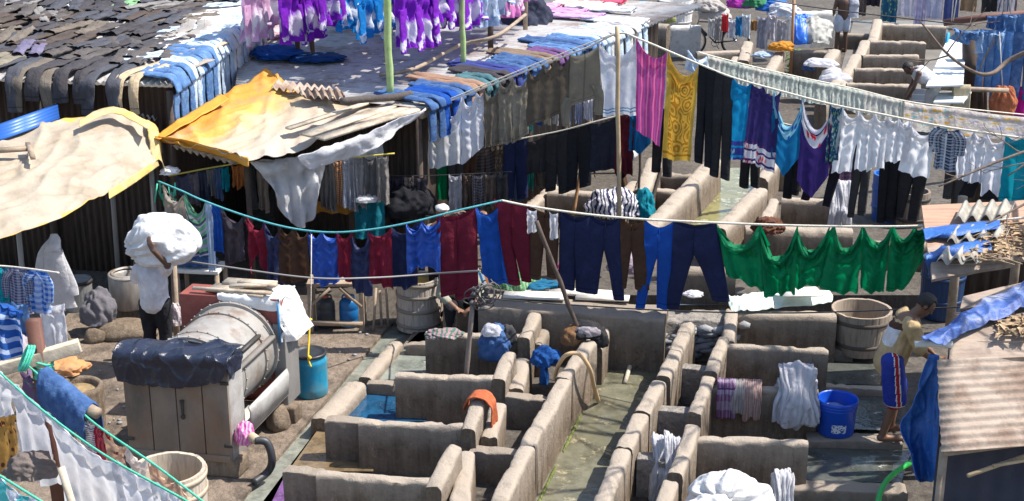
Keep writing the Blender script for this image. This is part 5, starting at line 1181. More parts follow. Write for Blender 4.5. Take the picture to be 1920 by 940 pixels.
# the pale pair hanging over the eave
laid_trousers([RP(.10, 2.2, .05), RP(.22, 1.5, .05), RP(.42, .8, .05), RP(.66, .1, .05), RP(.70, -.12, .04), RP(.71, -.44, .04)], EXn, cloth((.56, .43, .28), tr=.1), 'sand coloured trousers with one end over the shed eave', .34, seed=5, th=.02)
laid_trousers([RP(-.02, 1.2, .03), RP(.15, .7, .03), RP(.36, .16, .03)], EXn, cloth((.36, .31, .26), tr=.1), 'short fawn cloth on the roof corner right of the sand trousers', .3, seed=6, th=.015)
laid_trousers([RP(.9, 3.6, .06), RP(.75, 3.0, .06), RP(.85, 2.3, .06)], EXn, cloth((.33, .31, .29), tr=.1), 'light grey trousers lying among the dark ones high on the shed roof', .5, seed=7, th=.02)
patch('green_cloth', [[RP(2.7, 4.9, .10), RP(2.35, 5.0, .12)], [RP(2.75, 4.5, .05), RP(2.3, 4.6, .08)], [RP(2.8, 4.1, .04), RP(2.1, 4.3, .05)]], cloth((.32, .58, .30), tr=.3), 20, 20, .03, 3, 9, label='small pale green cloth at the top of the shed roof', cat='cloth')
# jeans over the right edge of the shed roof
def EP(t, d, dz=0.0):
    """t metres up the right roof edge, d metres outward (negative = on the roof, positive = hanging down)"""
    b = ER + EYn * t
    if d <= 0: return b - EXn * d * -1 * -1 + V((0, 0, .04 + dz)) if False else b + EXn * (-d) + V((0, 0, .045 + dz))
    return b - EXn * (.05 + .02 * dz + .03 * d) + V((0, 0, .03 - d))
JE = [(DEN, 'mid blue'), (DEN, 'worn blue'), (DENL, 'light blue'), (DEN, 'blue'), (DEN, 'washed blue'), (DENL, 'pale blue'), (DENL, 'bleached'), (cloth((.70, .72, .74), tr=.12), 'off-white'), (DENL, 'icy blue'), (cloth((.74, .70, .64), tr=.12), 'cream'), (DENL, 'sky blue'), (cloth((.74, .72, .70), tr=.12), 'white')]
for k, (m, nm) in enumerate(JE):
    t = .03 + k * .36 + (.1 if k > 5 else 0); on = random.uniform(.50, .72); dn = random.uniform(.54, .68) - (.06 if k > 7 else 0)
    pth = [EP(t + .30, -on, .03), EP(t + .18, -on * .5, .035), EP(t + .06, -.06, .05), EP(t + .0, .10), EP(t - .02, dn * .55), EP(t - .03, dn)]
    laid_trousers(pth, EYn, m, '%s jeans folded over the right shed roof edge, %s from the eave' % (nm, ORD[k]), .42, seed=40 + k * 2.3, th=.026, cat='jeans', name='draped_jeans', group='jeans over the shed roof edge')
for k in range(7):
    t = 1.3 + k * .62; m = (DENL, cloth((.72, .70, .70), tr=.12), cloth((.74, .72, .74), tr=.1))[k % 3]
    laid_trousers([RP(.45, t + .3, .05), RP(.75, t, .05), RP(1.15 + .1 * (k % 2), t - .25, .05)], EYn, m, 'pale trousers lying flat behind the draped jeans, %s from the eave' % ORD[k], .40, seed=60 + k, th=.018, group='pale trousers on the shed roof')
# ------------------------------------------------------------------ garments along the edge of the tin roof
EC = [(DEND, 'dark denim jeans'), (BLU, 'blue shorts'), (DEND, 'indigo jeans'), (cloth((.42, .26, .18)), 'rust-tan trousers'), (cloth((.10, .22, .25)), 'teal-grey trousers'), (cloth((.08, .07, .08)), 'black trousers'), (cloth((.06, .08, .30)), 'ultramarine trousers'), (DEND, 'dark blue jeans'), (DEND, 'deep blue jeans'), (cloth((.30, .22, .16)), 'tan trousers'), (cloth((.20, .10, .26)), 'plum trousers'), (DEN, 'blue jeans'), (DEND, 'navy jeans'), (DEN, 'washed jeans'), (DENL, 'light jeans'), (cloth((.60, .60, .62)), 'pale trousers'), (DENL, 'bleached jeans'), (cloth((.66, .64, .64)), 'white trousers'), (DENL, 'icy jeans')]
E0, E1 = M1, M2 + (M2 - M1) * .12; ed_ = (E1 - E0).normalized(); inn = V((-ed_.y, ed_.x, 0))
if inn.x > 0: inn = -inn
for k, (m, nm) in enumerate(EC):
    f = .03 + k * .052; b = E0.lerp(E1, f); on = random.uniform(.55, .95) if k % 3 else random.uniform(.9, 1.2)
    pth = [b + inn * on + ed_ * .15 + V((0, 0, .05)), b + inn * (on * .5) + ed_ * .08 + V((0, 0, .055)), b + inn * .05 + V((0, 0, .06)), b - inn * .05 + V((0, 0, -.05)), b - inn * .07 + V((0, 0, -.45))]
    laid_trousers(pth, ed_, m, '%s over the tin roof edge, %s from the white sheet' % (nm, ORD[k] if k < 16 else ('seventeenth', 'eighteenth', 'nineteenth')[k - 16]), .38, seed=80 + k * 1.9, th=.028, name='draped_trousers', group='trousers over the tin roof edge')
# pale cloths further up the tin roof
for k, (x, y, c, nm) in enumerate(((1010, 22, (.62, .30, .55), 'lilac pink'), (1040, 30, (.55, .35, .60), 'violet'), (1065, 12, (.66, .62, .66), 'off-white'), (1100, 18, (.60, .62, .68), 'pale blue-grey'), (1085, 2, (.60, .08, .14), 'red and white'), (1120, 40, (.70, .68, .66), 'cream white'), (1040, 8, (.62, .5, .42), 'sand'), (962, 12, (.70, .34, .50), 'pink'))):
    a = Z(x, y, 2.56); laid_trousers([a, a + V((.4, -.2, .02)), a + V((.85, -.35, .02))], V((.3, .95, 0)), cloth(c, tr=.1), '%s cloth lying flat at the top of the tin roof' % nm, .5, seed=120 + k, th=.03, name='laid_cloth', cat='cloth')
# ------------------------------------------------------------------ tie-dyed laundry
PUR, BLD = ((.22, .02, .50), (.72, .68, .78), 'purple and white'), ((.01, .22, .60), (.66, .74, .82), 'blue and white')
for ri in range(5):
    rn = ('rightmost', 'second', 'third', 'fourth', 'leftmost')[ri]
    S_ = V((-1.62 - .62 * ri, 20.95 + .25 * ri, 4.2)); E_ = S_ + V((1.95, 4.3, .0)); q0, q1 = proj(S_), proj(E_)
    ln = Line([(q0[0], q0[1], S_.y), (q1[0], q1[1], E_.y)]); ln.w = [S_, E_]
    ln.rope(ROPEW, .012, 'cord carrying the %s line of tie-dyed tunics' % rn)
    for k in range(9):
        f0 = (k * .107 + .015 + .01 * ri) ; f1 = f0 + random.uniform(.11, .125); x0, x1 = lerp(q0[0], q1[0], f0), lerp(q0[0], q1[0], f1)
        xm = (x0 + x1) / 2
        c = (((.66, .40, .60), (.72, .70, .74), 'white and pink') if xm < 522 else PUR if xm < 632 else BLD if xm < 715 else PUR if xm < 880 else ((.28, .38, .58), (.60, .68, .78), 'pale denim blue') if xm < 925 else ((.64, .20, .48), (.72, .6, .7), 'pink'))
        zh = 3.06 + random.uniform(-.16, .22); a_, b_ = ln.at(x0), ln.at(x1); h0, h1 = proj(V((a_.x, a_.y, zh)))[1], proj(V((b_.x, b_.y, zh + random.uniform(-.1, .1))))[1]
        m = cloth(c[0], 'dye', c[1], tr=.3, n=8 + (k + ri) % 3)
        lab = '%s tie-dyed tunic, %s on the %s line over the tin roof' % (c[2], ORD[k], rn)
        tun = hang(ln, (x0, x1), [h0, h1], m, lab, 'tunic', 'tie_dyed_tunic', sag=.08, amp=.10, group='tie-dyed tunics', nf=2.2, swag=1)
        for sd_ in (0, 1):
            p_ = a_.lerp(b_, .1 + .8 * sd_); L_ = random.uniform(-.10, .10); bm = B(); sx = (-1, 1)[sd_]; dn_ = (b_ - a_).normalized()
            strip(bm, smoothpath([V((p_.x, p_.y, zh + .55)) + V((.05, -.03, 0)), V((p_.x, p_.y, zh + .2)) + dn_ * (.05 * sx) + V((.08, -.05, 0)), V((p_.x, p_.y, zh - L_)) + dn_ * (.08 * sx) + V((.10, -.06, 0))], 8), dn_, .22, .12, .03, k + ri * 7)
            finish('sleeve', bm, m, tun)
# blue, pink cloths on the roof edge beside the man
heap(Z(520, 98, 2.6), (.38, .5, .10), cloth((.01, .08, .32)), 'flat blue cloth on the tin roof by the draped jeans', 71)
heap(Z(590, 108, 2.56), (.45, .35, .05), cloth((.01, .06, .20)), 'dark blue cloth under the bare feet', 72)
heap(Z(520, 60, 2.6), (.3, .4, .09), cloth((.66, .5, .55)), 'pale pink cloth heap behind the draped jeans', 73)
heap(Z(537, 44, 2.6), (.12, .12, .10), cloth((.6, .03, .04)), 'small red cloth near the green pole', 74)
# ------------------------------------------------------------------ tubs and drums
def tub(px, py, r0, r1, h, label, m=STAVE, z=0.0, name='wooden_tub', nst=26, fill=None, hoops=(.2, .78), hm=IRON, cat='tub'):
    c = Z(px, py, z); t = thing(name, c, label, cat); bm = B(); n = nst * 4
    def ring(r, zz, inner=False):
        return [bm.verts.new(c + V((math.cos(2 * math.pi * k / n), math.sin(2 * math.pi * k / n), 0)) * (r * (1 - (.012 if k % 4 == 0 and not inner else 0)) + .004 * nz(k // 4 * 1.7, px)) + V((0, 0, zz + (.008 * nz(k // 4 * 2.1, px) if zz > .3 else 0)))) for k in range(n)]
    bulge = lambda f: lerp(r0, r1, f) * (1 + .035 * math.sin(math.pi * f))
    rs = [ring(bulge(f), h * f) for f in (0, .15, .35, .5, .65, .85, 1)] + [ring(bulge(1) - .035, h - .003, 1), ring(bulge(.5) - .04, h * .5, 1), ring(r0 - .04, .06, 1)]
    for a, b in zip(rs, rs[1:]):
        for k in range(n): bm.faces.new((a[k], a[(k + 1) % n], b[(k + 1) % n], b[k]))
    bm.faces.new(rs[-1]); o = finish('staves', bm, m, t, smooth=False); o['kind'] = 'thing'
    for hf in hoops:
        bm = B(); rr = bulge(hf) + .004; lathe(bm, [(rr, h * hf - .025), (rr + .008, h * hf - .022), (rr + .008, h * hf + .022), (rr, h * hf + .025)], c, 48); finish('hoop', bm, hm, t)
    if fill:
        bm = B(); zz = h * fill[0]; vs_ = [bm.verts.new(c + V((math.cos(2 * math.pi * k / 40), math.sin(2 * math.pi * k / 40), 0)) * (bulge(fill[0]) - .038) + V((0, 0, zz))) for k in range(40)]; bm.faces.new(vs_); finish('contents', bm, fill[1], t)
    return t
HOOPW = surf('hoop_wood', (.40, .31, .22), (.5, .4, .3), bump=.3)
tub(326, 1012, .31, .35, .76, 'pale wooden tub in front of the plank cabinet', STAVE, hoops=(.72, .93), hm=HOOPW)
tub(785, 612, .28, .265, .68, 'tall weathered wooden barrel under the shiny blue tunic', surf('stave_grey', (.24, .20, .165), (.44, .39, .34), (.13, .10, .08), scale=5, stretch=(3, 3, .35), bump=.6, bscale=12), name='wooden_barrel', cat='barrel', hoops=(.12, .42, .70, .93), hm=surf('hoop_grey', (.2, .17, .14), (.28, .24, .2), bump=.3), fill=(.9, surf('amber_cloth', (.5, .3, .05), (.3, .2, .05), bump=.6)))
tub(1610, 656, .30, .37, .55, 'large open wooden tub behind the bathing man', surf('stave_brown', (.24, .185, .14), (.36, .29, .225), (.15, .115, .085), scale=5, stretch=(3, 3, .35), bump=.6, bscale=12), z=.06, hoops=(.25, .80), hm=surf('hoop_dark', (.09, .07, .055), (.13, .1, .08), bump=.3))
tub(1708, 420, .24, .26, .55, 'dark wooden barrel behind the black trousers', STAVED, name='wooden_barrel', cat='barrel', hoops=(.2, .8))
tub(1266, 52, .40, .46, .75, 'pale whitewashed tub at the top beside the olive cloth', surf('whitewash', (.6, .58, .54), (.7, .68, .65), (.45, .42, .39), scale=6, bump=.4), hoops=(.25, .6, .9), hm=surf('whitewash_hoop', (.42, .4, .38), (.5, .48, .46)))
tub(1665, 410, .26, .28, .75, 'blue plastic barrel between the hanging black trousers', plastic((.015, .10, .38), .4), name='plastic_barrel', cat='barrel', hoops=(.3, .7), hm=plastic((.015, .10, .38), .4))
# stone tub with muddy water
c = Z(152, 800, 0); t = thing('stone_tub', c, 'round rough stone tub full of muddy water', 'tub')
bm = B(); lathe(bm, [(.27, 0), (.275, .25), (.285, .46), (.275, .50), (.24, .505), (.225, .48), (.22, .2)], c, 44, wob=.03); finish('basin', bm, CON, t)
bm = B(); vs_ = [bm.verts.new(c + V((math.cos(k * .157) * .226, math.sin(k * .157) * .226, .43))) for k in range(40)]; bm.faces.new(vs_); finish('water', bm, water('mud_water', (.34, .245, .13), (.40, .30, .17), 3, rough=.1), t)
# metal drum with a rolled rim by the shed
c = Z(246, 597, 0); t = thing('metal_drum', c, 'big grey metal drum with a double rim standing on a stump by the shed', 'drum')
bm = B(); lathe(bm, [(.0, .18), (.235, .18), (.245, .2), (.25, .4), (.252, .6), (.245, .615), (.235, .62), (.20, .625), (.165, .60), (.16, .45)], c, 44, wob=.01); finish('body', bm, surf('drum_metal', (.22, .205, .185), (.34, .31, .28), (.15, .125, .105), scale=3, stretch=(2, 2, .5), metal=.4, rough=.5, bump=.1), t)
for r, z in ((.235, .63), (.20, .645)):
    bm = B(); lathe(bm, [(r - .02, z - .008), (r - .012, z + .012), (r + .012, z + .012), (r + .02, z - .008)], c, 44); finish('rim', bm, STEEL, t)
bm = B(); lathe(bm, [(.15, 0), (.15, .18)], c + V((-.03, 0, 0)), 16); finish('stump', bm, CON2, t)
heap(Z(185, 590, .25), (.22, .2, .32), cloth((.20, .19, .21)), 'grey stuffed sack leaning beside the metal drum', 91, 'sack', 'sack')
c = Z(148, 575, 0); tub(150, 578, .17, .19, .42, 'dim grey bucket under the awning beside the sack', surf('zinc', (.3, .3, .3), (.4, .4, .4), metal=.5, rough=.5), name='zinc_bucket', cat='bucket', hoops=(.95,), fill=(.9, cloth((.45, .45, .45))))
# blue drum with a yellow cord
c = Z(584, 738, 0); t = thing('plastic_drum', c, 'turquoise plastic drum with a black ring lid on the paving', 'drum')
bm = B(); lathe(bm, [(0, .0), (.18, .0), (.192, .02), (.192, .07), (.197, .09), (.194, .11), (.196, .40), (.200, .42), (.196, .44), (.190, .46), (.180, .485), (.178, .50)], c, 48); finish('body', bm, surf('drum_blue', (.01, .19, .33), (.02, .27, .42), (.01, .14, .25), scale=2.5, stretch=(2, 2, .4), rough=.4, bump=.08, dirt=(.12, .22, .24), dscale=3), t)
bm = B(); lathe(bm, [(.178, .495), (.196, .50), (.196, .53), (.172, .535), (.165, .515), (.10, .52), (0, .522)], c, 48); finish('lid', bm, plastic((.03, .032, .034), .4), t)
bm = B(); tp = Y(584, 440, c.y); tube(bm, [tp, Y(583, 560, c.y), Y(581, 620, c.y - .02)], .006, 6); tag(finish('white_string', bm, ROPEW), 'thin white string hanging from the teal rope', 'string')
bm = B(); tube(bm, smoothpath([Y(581, 600, c.y - .02), Y(579, 640, c.y - .12), Y(578, 672, c.y - .21), Y(583, 688, c.y - .23)], 6), .012, 6); blob(bm, Y(580, 672, c.y - .22), (.025, .02, .035), 3, .3, 3, 2); blob(bm, Y(581, 600, c.y - .02), (.03, .02, .02), 4, .3, 3, 2)
tag(finish('yellow_cord', bm, plastic((.75, .50, .03), .5)), 'yellow knotted cord hanging down to the turquoise drum', 'cord')
# blue bucket
c = Z(1566, 810, .14); t = thing('bucket', c, 'bright blue plastic bucket with a white print on the ledge', 'bucket')
bm = B(); lathe(bm, [(0, .005), (.185, .005), (.195, .015), (.215, .36), (.222, .37), (.222, .40), (.212, .405), (.205, .38), (.188, .03), (0, .03)], c, 48); finish('body', bm, plastic((.008, .075, .50), .35), t)
for z in (.315, .345):
    bm = B(); lathe(bm, [(.212, z - .01), (.219, z), (.215, z + .01)], c, 48); finish('rib', bm, plastic((.008, .075, .50), .35), t)
bm = B(); pts = []
for j in range(7):
    for i in range(13):
        a = R(-115 + 44 * i / 12); zz = .07 + .10 * j / 6; r = .1985 + .02 * (zz / .36); pts.append(c + V((math.cos(a) * r, math.sin(a) * r, zz)))
quadgrid(bm, pts, 13, 7); t2 = NT('worn_print'); v = t2.pos(); t2.col((.62, .64, .68)); tr_ = t2.n('BsdfTransparent'); mx = t2.n('MixShader')
t2.l(t2.ramp(t2.noise(v, 42, 3, .6), [(.44, 0), (.50, 1)]), mx.inputs[0]); t2.l(tr_.outputs[0], mx.inputs[1]); t2.l(t2.p.outputs[0], mx.inputs[2]); t2.l(mx.outputs[0], t2.out.inputs[0]); finish('print', bm, t2.m, t)
bm = B(); blob(bm, c + V((-.02, .02, .25)), (.15, .15, .05), 8, .2, 3, 3); finish('cloth', bm, cloth((.25, .35, .6)), t)
# ------------------------------------------------------------------ washing machine
A0, B0 = Z(243, 862, .12), Z(437, 878, .12); ux = (B0 - A0); MWd = ux.length; ux.normalize(); uyv = Z(542, 764, .12) - B0; uy = uyv.normalized(); YL = uyv.length / 1.62; uz = V((0, 0, 1)); AXM = (ux, uy, uz)
print('machine', MWd, uyv.length, uy)
def ML(x, y, z): return A0 + ux * x + uy * (y * YL) + V((0, 0, z))
wm = thing('washing_machine', ML(.5, .8, -.12), 'big old laundry washing machine with plank cabinet and grey horizontal drum', 'washing machine')
CAB = surf('cabinet_board', (.155, .125, .10), (.22, .175, .135), (.10, .082, .068), scale=2.4, stretch=(1, 1, .5), bump=.2, rough=.7, dirt=(.21, .125, .075), dscale=1.6)
H = 1.18
pw = MWd / 4
for k in range(4):
    bm = B(); box(bm, ML(pw * (k + .5), .02, H / 2), (pw - .012, .035, H), AXM, .004); finish('door_panel', bm, CAB, wm)
bm = B(); box(bm, ML(MWd / 2, .22, H / 2), (MWd - .01, .35, H - .01), AXM, .01); finish('cabinet', bm, surf('cabinet_side', (.30, .285, .27), (.40, .385, .365), (.22, .2, .185), scale=2, rough=.6, metal=.2, dirt=(.2, .16, .13)), wm)
bm = B(); box(bm, ML(pw * 2 - .0 + .07, -.015, .62), (.025, .025, .20), AXM, .006); box(bm, ML(pw * 2 + .07, -.02, .72), (.04, .03, .03), AXM, .006); box(bm, ML(pw * 2 + .07, -.02, .55), (.04, .03, .03), AXM, .006); finish('handle', bm, IRON, wm)
for hx_ in (.03, MWd - .03):
    for hz_ in (.25, .95):
        bm = B(); box(bm, ML(hx_, -.008, hz_), (.09, .014, .035), AXM, .003); finish('hinge', bm, IRON, wm)
bm = B(); box(bm, ML(MWd / 2, -.006, .10), (MWd - .03, .02, .07), AXM, .004); finish('bottom_rail', bm, CAB, wm)
# drum, axis along uy
rad = .50; zc = .74
def ring_pts(y, r, n=56): return [ML(MWd / 2 + math.cos(2 * math.pi * k / n) * r, y, zc + math.sin(2 * math.pi * k / n) * r) for k in range(n)]
bm = B(); quadgrid(bm, [p for (y, r) in ((.38, rad), (.40, rad), (.95, rad), (1.5, rad), (1.52, rad)) for p in ring_pts(y, r)], 56, 5, closed=True); finish('drum', bm, STEEL, wm)
for (y0, y1, r) in ((.39, .44, rad + .03), (.62, .64, rad + .008), (1.18, 1.21, rad + .018), (1.46, 1.52, rad + .035)):
    bm = B(); quadgrid(bm, [p for (y, rr) in ((y0, r - .05), (y0, r), (y1, r), (y1, r - .05)) for p in ring_pts(y, rr)], 56, 4, closed=True)
    for q_ in ring_pts((y0 + y1) / 2, r + .002, 28): blob(bm, q_, (.012, .012, .012), 1, 0, 1, 1, flat=1)
    o = finish('drum_band', bm, STEEL, wm); es = o.modifiers.new('edges', 'EDGE_SPLIT')
bm = B(); a = R(20)
bar(bm, ML(MWd / 2 + math.cos(a) * (rad + .02), .46, zc + math.sin(a) * (rad + .02)), ML(MWd / 2 + math.cos(a) * (rad + .02), 1.44, zc + math.sin(a) * (rad + .02)), .07, .04); finish('drum_latch', bm, surf('dark_bar', (.16, .14, .125), (.22, .2, .18)), wm)
bm = B(); a = R(33); bar(bm, ML(MWd / 2 + math.cos(a) * (rad + .015), .7, zc + math.sin(a) * (rad + .015)), ML(MWd / 2 + math.cos(a) * (rad + .015), 1.2, zc + math.sin(a) * (rad + .015)), .05, .03); finish('drum_latch', bm, IRON, wm)
# trough shaped lower casing
bm = B(); prof = [(MWd + .03, .52), (MWd + .05, .46), (MWd + .03, .22), (MWd - .08, .10), (.05, .10), (-.05, .3), (-.05, .5)]
quadgrid(bm, [ML(x, y, z) for y in (.40, .75, 1.1, 1.50) for (x, z) in prof], len(prof), 4); o = finish('lower_casing', bm, surf('casing_metal', (.36, .35, .335), (.47, .455, .43), (.27, .255, .24), scale=2, rough=.55, metal=.15, dirt=(.22, .18, .15)), wm); o.modifiers.new('edges', 'EDGE_SPLIT'); md = o.modifiers.new('thickness', 'SOLIDIFY'); md.thickness = .02
RED = surf('oxide_red', (.20, .045, .035), (.27, .075, .055), (.14, .035, .03), scale=3, rough=.7, bump=.2)
bm = B(); box(bm, ML(MWd / 2 - .02, 1.72, .70), (MWd + .04, .34, 1.24), AXM, .01); finish('end_frame', bm, RED, wm)
bm = B(); box(bm, ML(MWd - .03, 1.70, .55), (.14, .37, .98), AXM, .01); finish('end_leg', bm, surf('leg_plate', (.17, .16, .15), (.24, .225, .21), rough=.6), wm)
for (x, y, s) in ((MWd - .12, .14, .26), (.15, .16, .24), (MWd - .02, 1.55, .22), (.1, 1.6, .24)):
    bm = B(); box(bm, ML(x, y, -.02), (s + .1, s, .20), AXM, .02)
    for v_ in bm.verts: v_.co += V((nz(v_.co.x * 9), nz(v_.co.y * 9), nz(v_.co.z * 9))) * .02
    finish('foot_block', bm, CON, wm)
# black plastic over the cabinet
BP = surf('black_plastic', (.010, .012, .024), (.018, .022, .040), rough=.24, bump=.35, bscale=12, bdist=.04, spec=.55)
patch('black_plastic_sheet', [[ML(-.08, .50, H - .05), ML(.5, .48, H + .05), ML(MWd + .02, .46, H + .03)], [ML(-.07, .30, H + .06), ML(.5, .3, H + .06), ML(MWd + .03, .28, H + .055)], [ML(-.06, .0, H + .05), ML(.5, -.01, H + .045), ML(MWd + .03, -.02, H + .04)], [ML(-.07, -.05, H - .07), ML(.5, -.05, H - .1), ML(MWd + .03, -.05, H - .08)], [ML(-.02, -.07, H - .26), ML(.55, -.07, H - .30), ML(MWd - .06, -.065, H - .22)]], BP, 100, 70, .042, 2.6, 77, label='wrinkled black plastic sheet over the plank cabinet', cat='plastic sheet')
patch('black_plastic_flap', [[ML(MWd + .02, .3, H + .05), ML(MWd + .03, -.03, H + .04)], [ML(MWd + .05, .28, H - .04), ML(MWd + .045, -.06, H - .05)], [ML(MWd + .06, .2, H - .14), ML(MWd + .05, -.04, H - .16)]], BP, 24, 18, .03, 5, 78, label='torn black plastic corner on the right side of the cabinet', cat='plastic sheet')
# boards and white plastic on the end frame
bm = B(); z0 = 1.345
for k, (x0, y0, x1, y1, w_, dz) in enumerate(((.25, 1.75, .95, 1.62, .22, 0), (.35, 1.9, .95, 1.86, .16, .03), (.5, 1.66, 1.0, 1.76, .08, .06), (.55, 1.8, 1.02, 1.72, .07, .065), (.1, 1.6, 1.02, 1.56, .05, .03))):
    bar(bm, ML(x0, y0, z0 + dz), ML(x1, y1, z0 + dz + .01), w_, .025)
tag(finish('plank_stack', bm, WOODP), 'pale boards and a small frame lying on the red machine end', 'boards')
WPL = surf('white_plastic', (.62, .60, .58), (.70, .69, .67), (.55, .52, .49), rough=.45, bump=.5, bscale=8, bdist=.04)
patch('white_plastic_sheet', [[ML(.35, 1.95, 1.335), ML(.8, 1.95, 1.34), ML(MWd + .02, 1.95, 1.34)], [ML(.40, 1.56, 1.34), ML(.8, 1.55, 1.345), ML(MWd + .02, 1.6, 1.34)], [ML(.42, 1.52, 1.27), ML(.8, 1.51, 1.20), ML(MWd - .04, 1.52, 1.18)]], WPL, 60, 24, .02, 4, 81, label='thin white plastic sheet under the boards on the machine', cat='plastic sheet')
patch('white_plastic_sheet', [[ML(MWd - .04, 1.54, 1.35), ML(MWd + .02, 1.7, 1.36), ML(MWd + .02, 1.95, 1.35)], [ML(MWd - .02, 1.50, 1.1), ML(MWd + .08, 1.66, 1.1), ML(MWd + .10, 1.95, 1.08)], [ML(MWd + .02, 1.48, .84), ML(MWd + .14, 1.66, .82), ML(MWd + .18, 1.95, .88)]], WPL, 40, 40, .035, 4, 82, label='white plastic sack hanging off the right end of the machine', cat='plastic sheet')
bm = B(); tube(bm, [ML(MWd - .01, 1.47, 1.3), ML(MWd - .0, 1.46, .82)], .012, 6); tag(finish('blue_rod', bm, plastic((.01, .16, .35))), 'thin blue rod against the white plastic sack', 'rod')
# pink cloth, hose, stones on the machine's right
heap(ML(MWd + .10, .12, .30), (.10, .09, .18), cloth((.72, .20, .48), 'squiggle', (.80, .55, .70), n=6, tr=.3), 'pink patterned cloth bundle hanging on the machine corner', 83, 'cloth', 'cloth_bundle')
bm = B(); tube(bm, smoothpath([Z(478, 826, .45), Z(500, 830, .42), Z(510, 860, .25), Z(503, 884, .08), Z(476, 905, .04)], 7), .042, 12); tag(finish('rubber_hose', bm, plastic((.03, .031, .034), .5)), 'thick black rubber hose end curving down from the machine', 'hose')
bm = B(); tube(bm, [Z(466, 815, .46), Z(482, 826, .45)], .05, 12); tag(finish('pipe_stub', bm, surf('ochre_pipe', (.42, .32, .2), (.5, .4, .27))), 'ochre pipe stub where the black hose begins', 'pipe')
def stone(px, py, s, seed, label, z=0):
    bm = B(); blob(bm, Z(px, py, z) + V((0, 0, s[2] * .3)), s, seed, .12, 1.4, 3); tag(finish('stone_block', bm, CON), label, 'stone')
stone(522, 800, (.13, .17, .22), 5, 'pale stone block propping the machine beside the drain'); stone(520, 772, (.10, .1, .12), 6, 'smaller stone behind the pale block at the machine')
stone(178, 640, (.14, .1, .14), 7, 'pale broken stone near the stump of the metal drum'); stone(235, 628, (.42, .28, .16), 8, 'flat brown boulder at the feet of the metal drum'); stone(128, 668, (.07, .07, .24), 9, 'upright stone stub below the crossbeam')
# ------------------------------------------------------------------ table with jeans and the wooden stand
c = Z(378, 585, 0); t = thing('work_table', c, 'small whitewashed table with a heap of blue jeans behind the carrier', 'table')
e = V((1, -.12, 0)).normalized(); f = V((.12, 1, 0)).normalized()
bm = B(); box(bm, c + V((0, .1, .60)), (.62, .42, .05), (e, f, uz), .005); finish('top', bm, surf('white_board', (.62, .6, .56), (.7, .68, .64), (.45, .42, .38), bump=.2), t)
for sx in (-.27, .27):
    for sy in (-.08, .28):
        bm = B(); box(bm, c + e * sx + f * sy + V((0, 0, .287)), (.05, .05, .573), (e, f, uz)); finish('leg', bm, WOOD, t)
heap(c + V((-.05, .1, .68)), (.26, .17, .11), DEND, 'crumpled dark blue jeans heap on the small table', 92, freq=4)
c = Z(632, 622, 0); t = thing('wooden_stand', c, 'rough wooden trestle stand with slanting braces over blue jerrycans', 'stand')
bm = B(); box(bm, c + V((0, .12, .66)), (.72, .36, .04), None, .004); finish('top', bm, WOOD, t)
for sx in (-.33, .33):
    for sy in (.0, .26):
        bm = B(); box(bm, c + V((sx, sy, .32)), (.06, .06, .64), None, .004); finish('leg', bm, WOOD, t)
bm = B(); bar(bm, c + V((-.36, -.04, .14)), c + V((.34, -.04, .12)), .04, .06); finish('rail', bm, WOOD, t)
for s_ in (-1, 1):
    bm = B(); bar(bm, c + V((s_ * .06, -.04, .62)), c + V((s_ * .33, -.04, .36)), .05, .035); finish('brace', bm, WOOD, t)
def jerry(px, py, label, m):
    c = Z(px, py, 0); t = thing('jerrycan', c, label, 'jerrycan'); bm = B(); lathe(bm, [(0, .01), (.10, .0), (.12, .02), (.125, .1), (.12, .11), (.125, .12), (.125, .24), (.12, .25), (.125, .26), (.12, .34), (.09, .38), (.04, .395), (.04, .41)], c, 28, sq=.8); finish('body', bm, m, t)
    bm = B(); lathe(bm, [(.045, .405), (.045, .44), (.0, .442)], c, 16); finish('cap', bm, plastic((.45, .08, .03)), t)
    bm = B(); tube(bm, smoothpath([c + V((-.08, 0, .37)), c + V((-.07, 0, .43)), c + V((.0, -.03, .45)), c + V((.07, 0, .43)), c + V((.08, 0, .37))], 4), .012, 6); finish('handle', bm, m, t)
jerry(655, 612, 'blue jerrycan with a red cap under the right half of the stand', plastic((.01, .13, .36), .4)); jerry(612, 612, 'dark grey jerrycan under the left half of the stand', plastic((.05, .055, .06), .4))
for k, (x0, y0, x1, y1) in enumerate(((700, 620, 705, 540), (716, 615, 712, 545), (728, 612, 724, 540))):
    bm = B(); a = Z(x0, y0, 0); b = Y(x1, y1, a.y + .2); bar(bm, a, b, .05, .03, up=V((1, 0, 0))); tag(finish('leaning_plank', bm, WOOD), 'thin plank leaning %s between the stand and the barrel' % ('first', 'second', 'third')[k], 'plank')
# ------------------------------------------------------------------ front left post and beam
bmx = B(); pf = Y(62, 600, 12.75); bar(bmx, V((pf.x + .06, pf.y + .05, 0)), pf, .12, .10, up=V((0, 1, 0))); tag(finish('timber_post', bmx, surf('red_brown_post', (.11, .045, .032), (.16, .07, .05), rough=.7, bump=.15)), 'red-brown square timber post with green rope tied round it', 'post')
bm = B(); bar(bm, Y(-40, 704, 12.6), Y(150, 648, 12.85), .10, .12, bev=.01); tag(finish('crossbeam', bm, WOODP), 'weathered horizontal timber lashed to the red-brown post', 'beam')
bm = B()
for k in range(7):
    z = pf.z - .42 - k * .028; cc = V((pf.x + .035, pf.y + .03, z)); tube(bm, [cc + V((math.cos(a * .5236) * (.095 + .02 * nz(k, a)), math.sin(a * .5236) * (.085 + .02 * nz(a, k)), .02 * math.sin(a + k))) for a in range(13)], .012, 6)
for k in range(3):
    z = pf.z - .50; q = Y(45 + k * 5, 672, 12.55); tube(bm, [q + V((math.cos(a * .5236) * .05, math.sin(a * .5236) * .09, math.sin(a * .5236 + 1) * .10)) for a in range(13)], .012, 6)
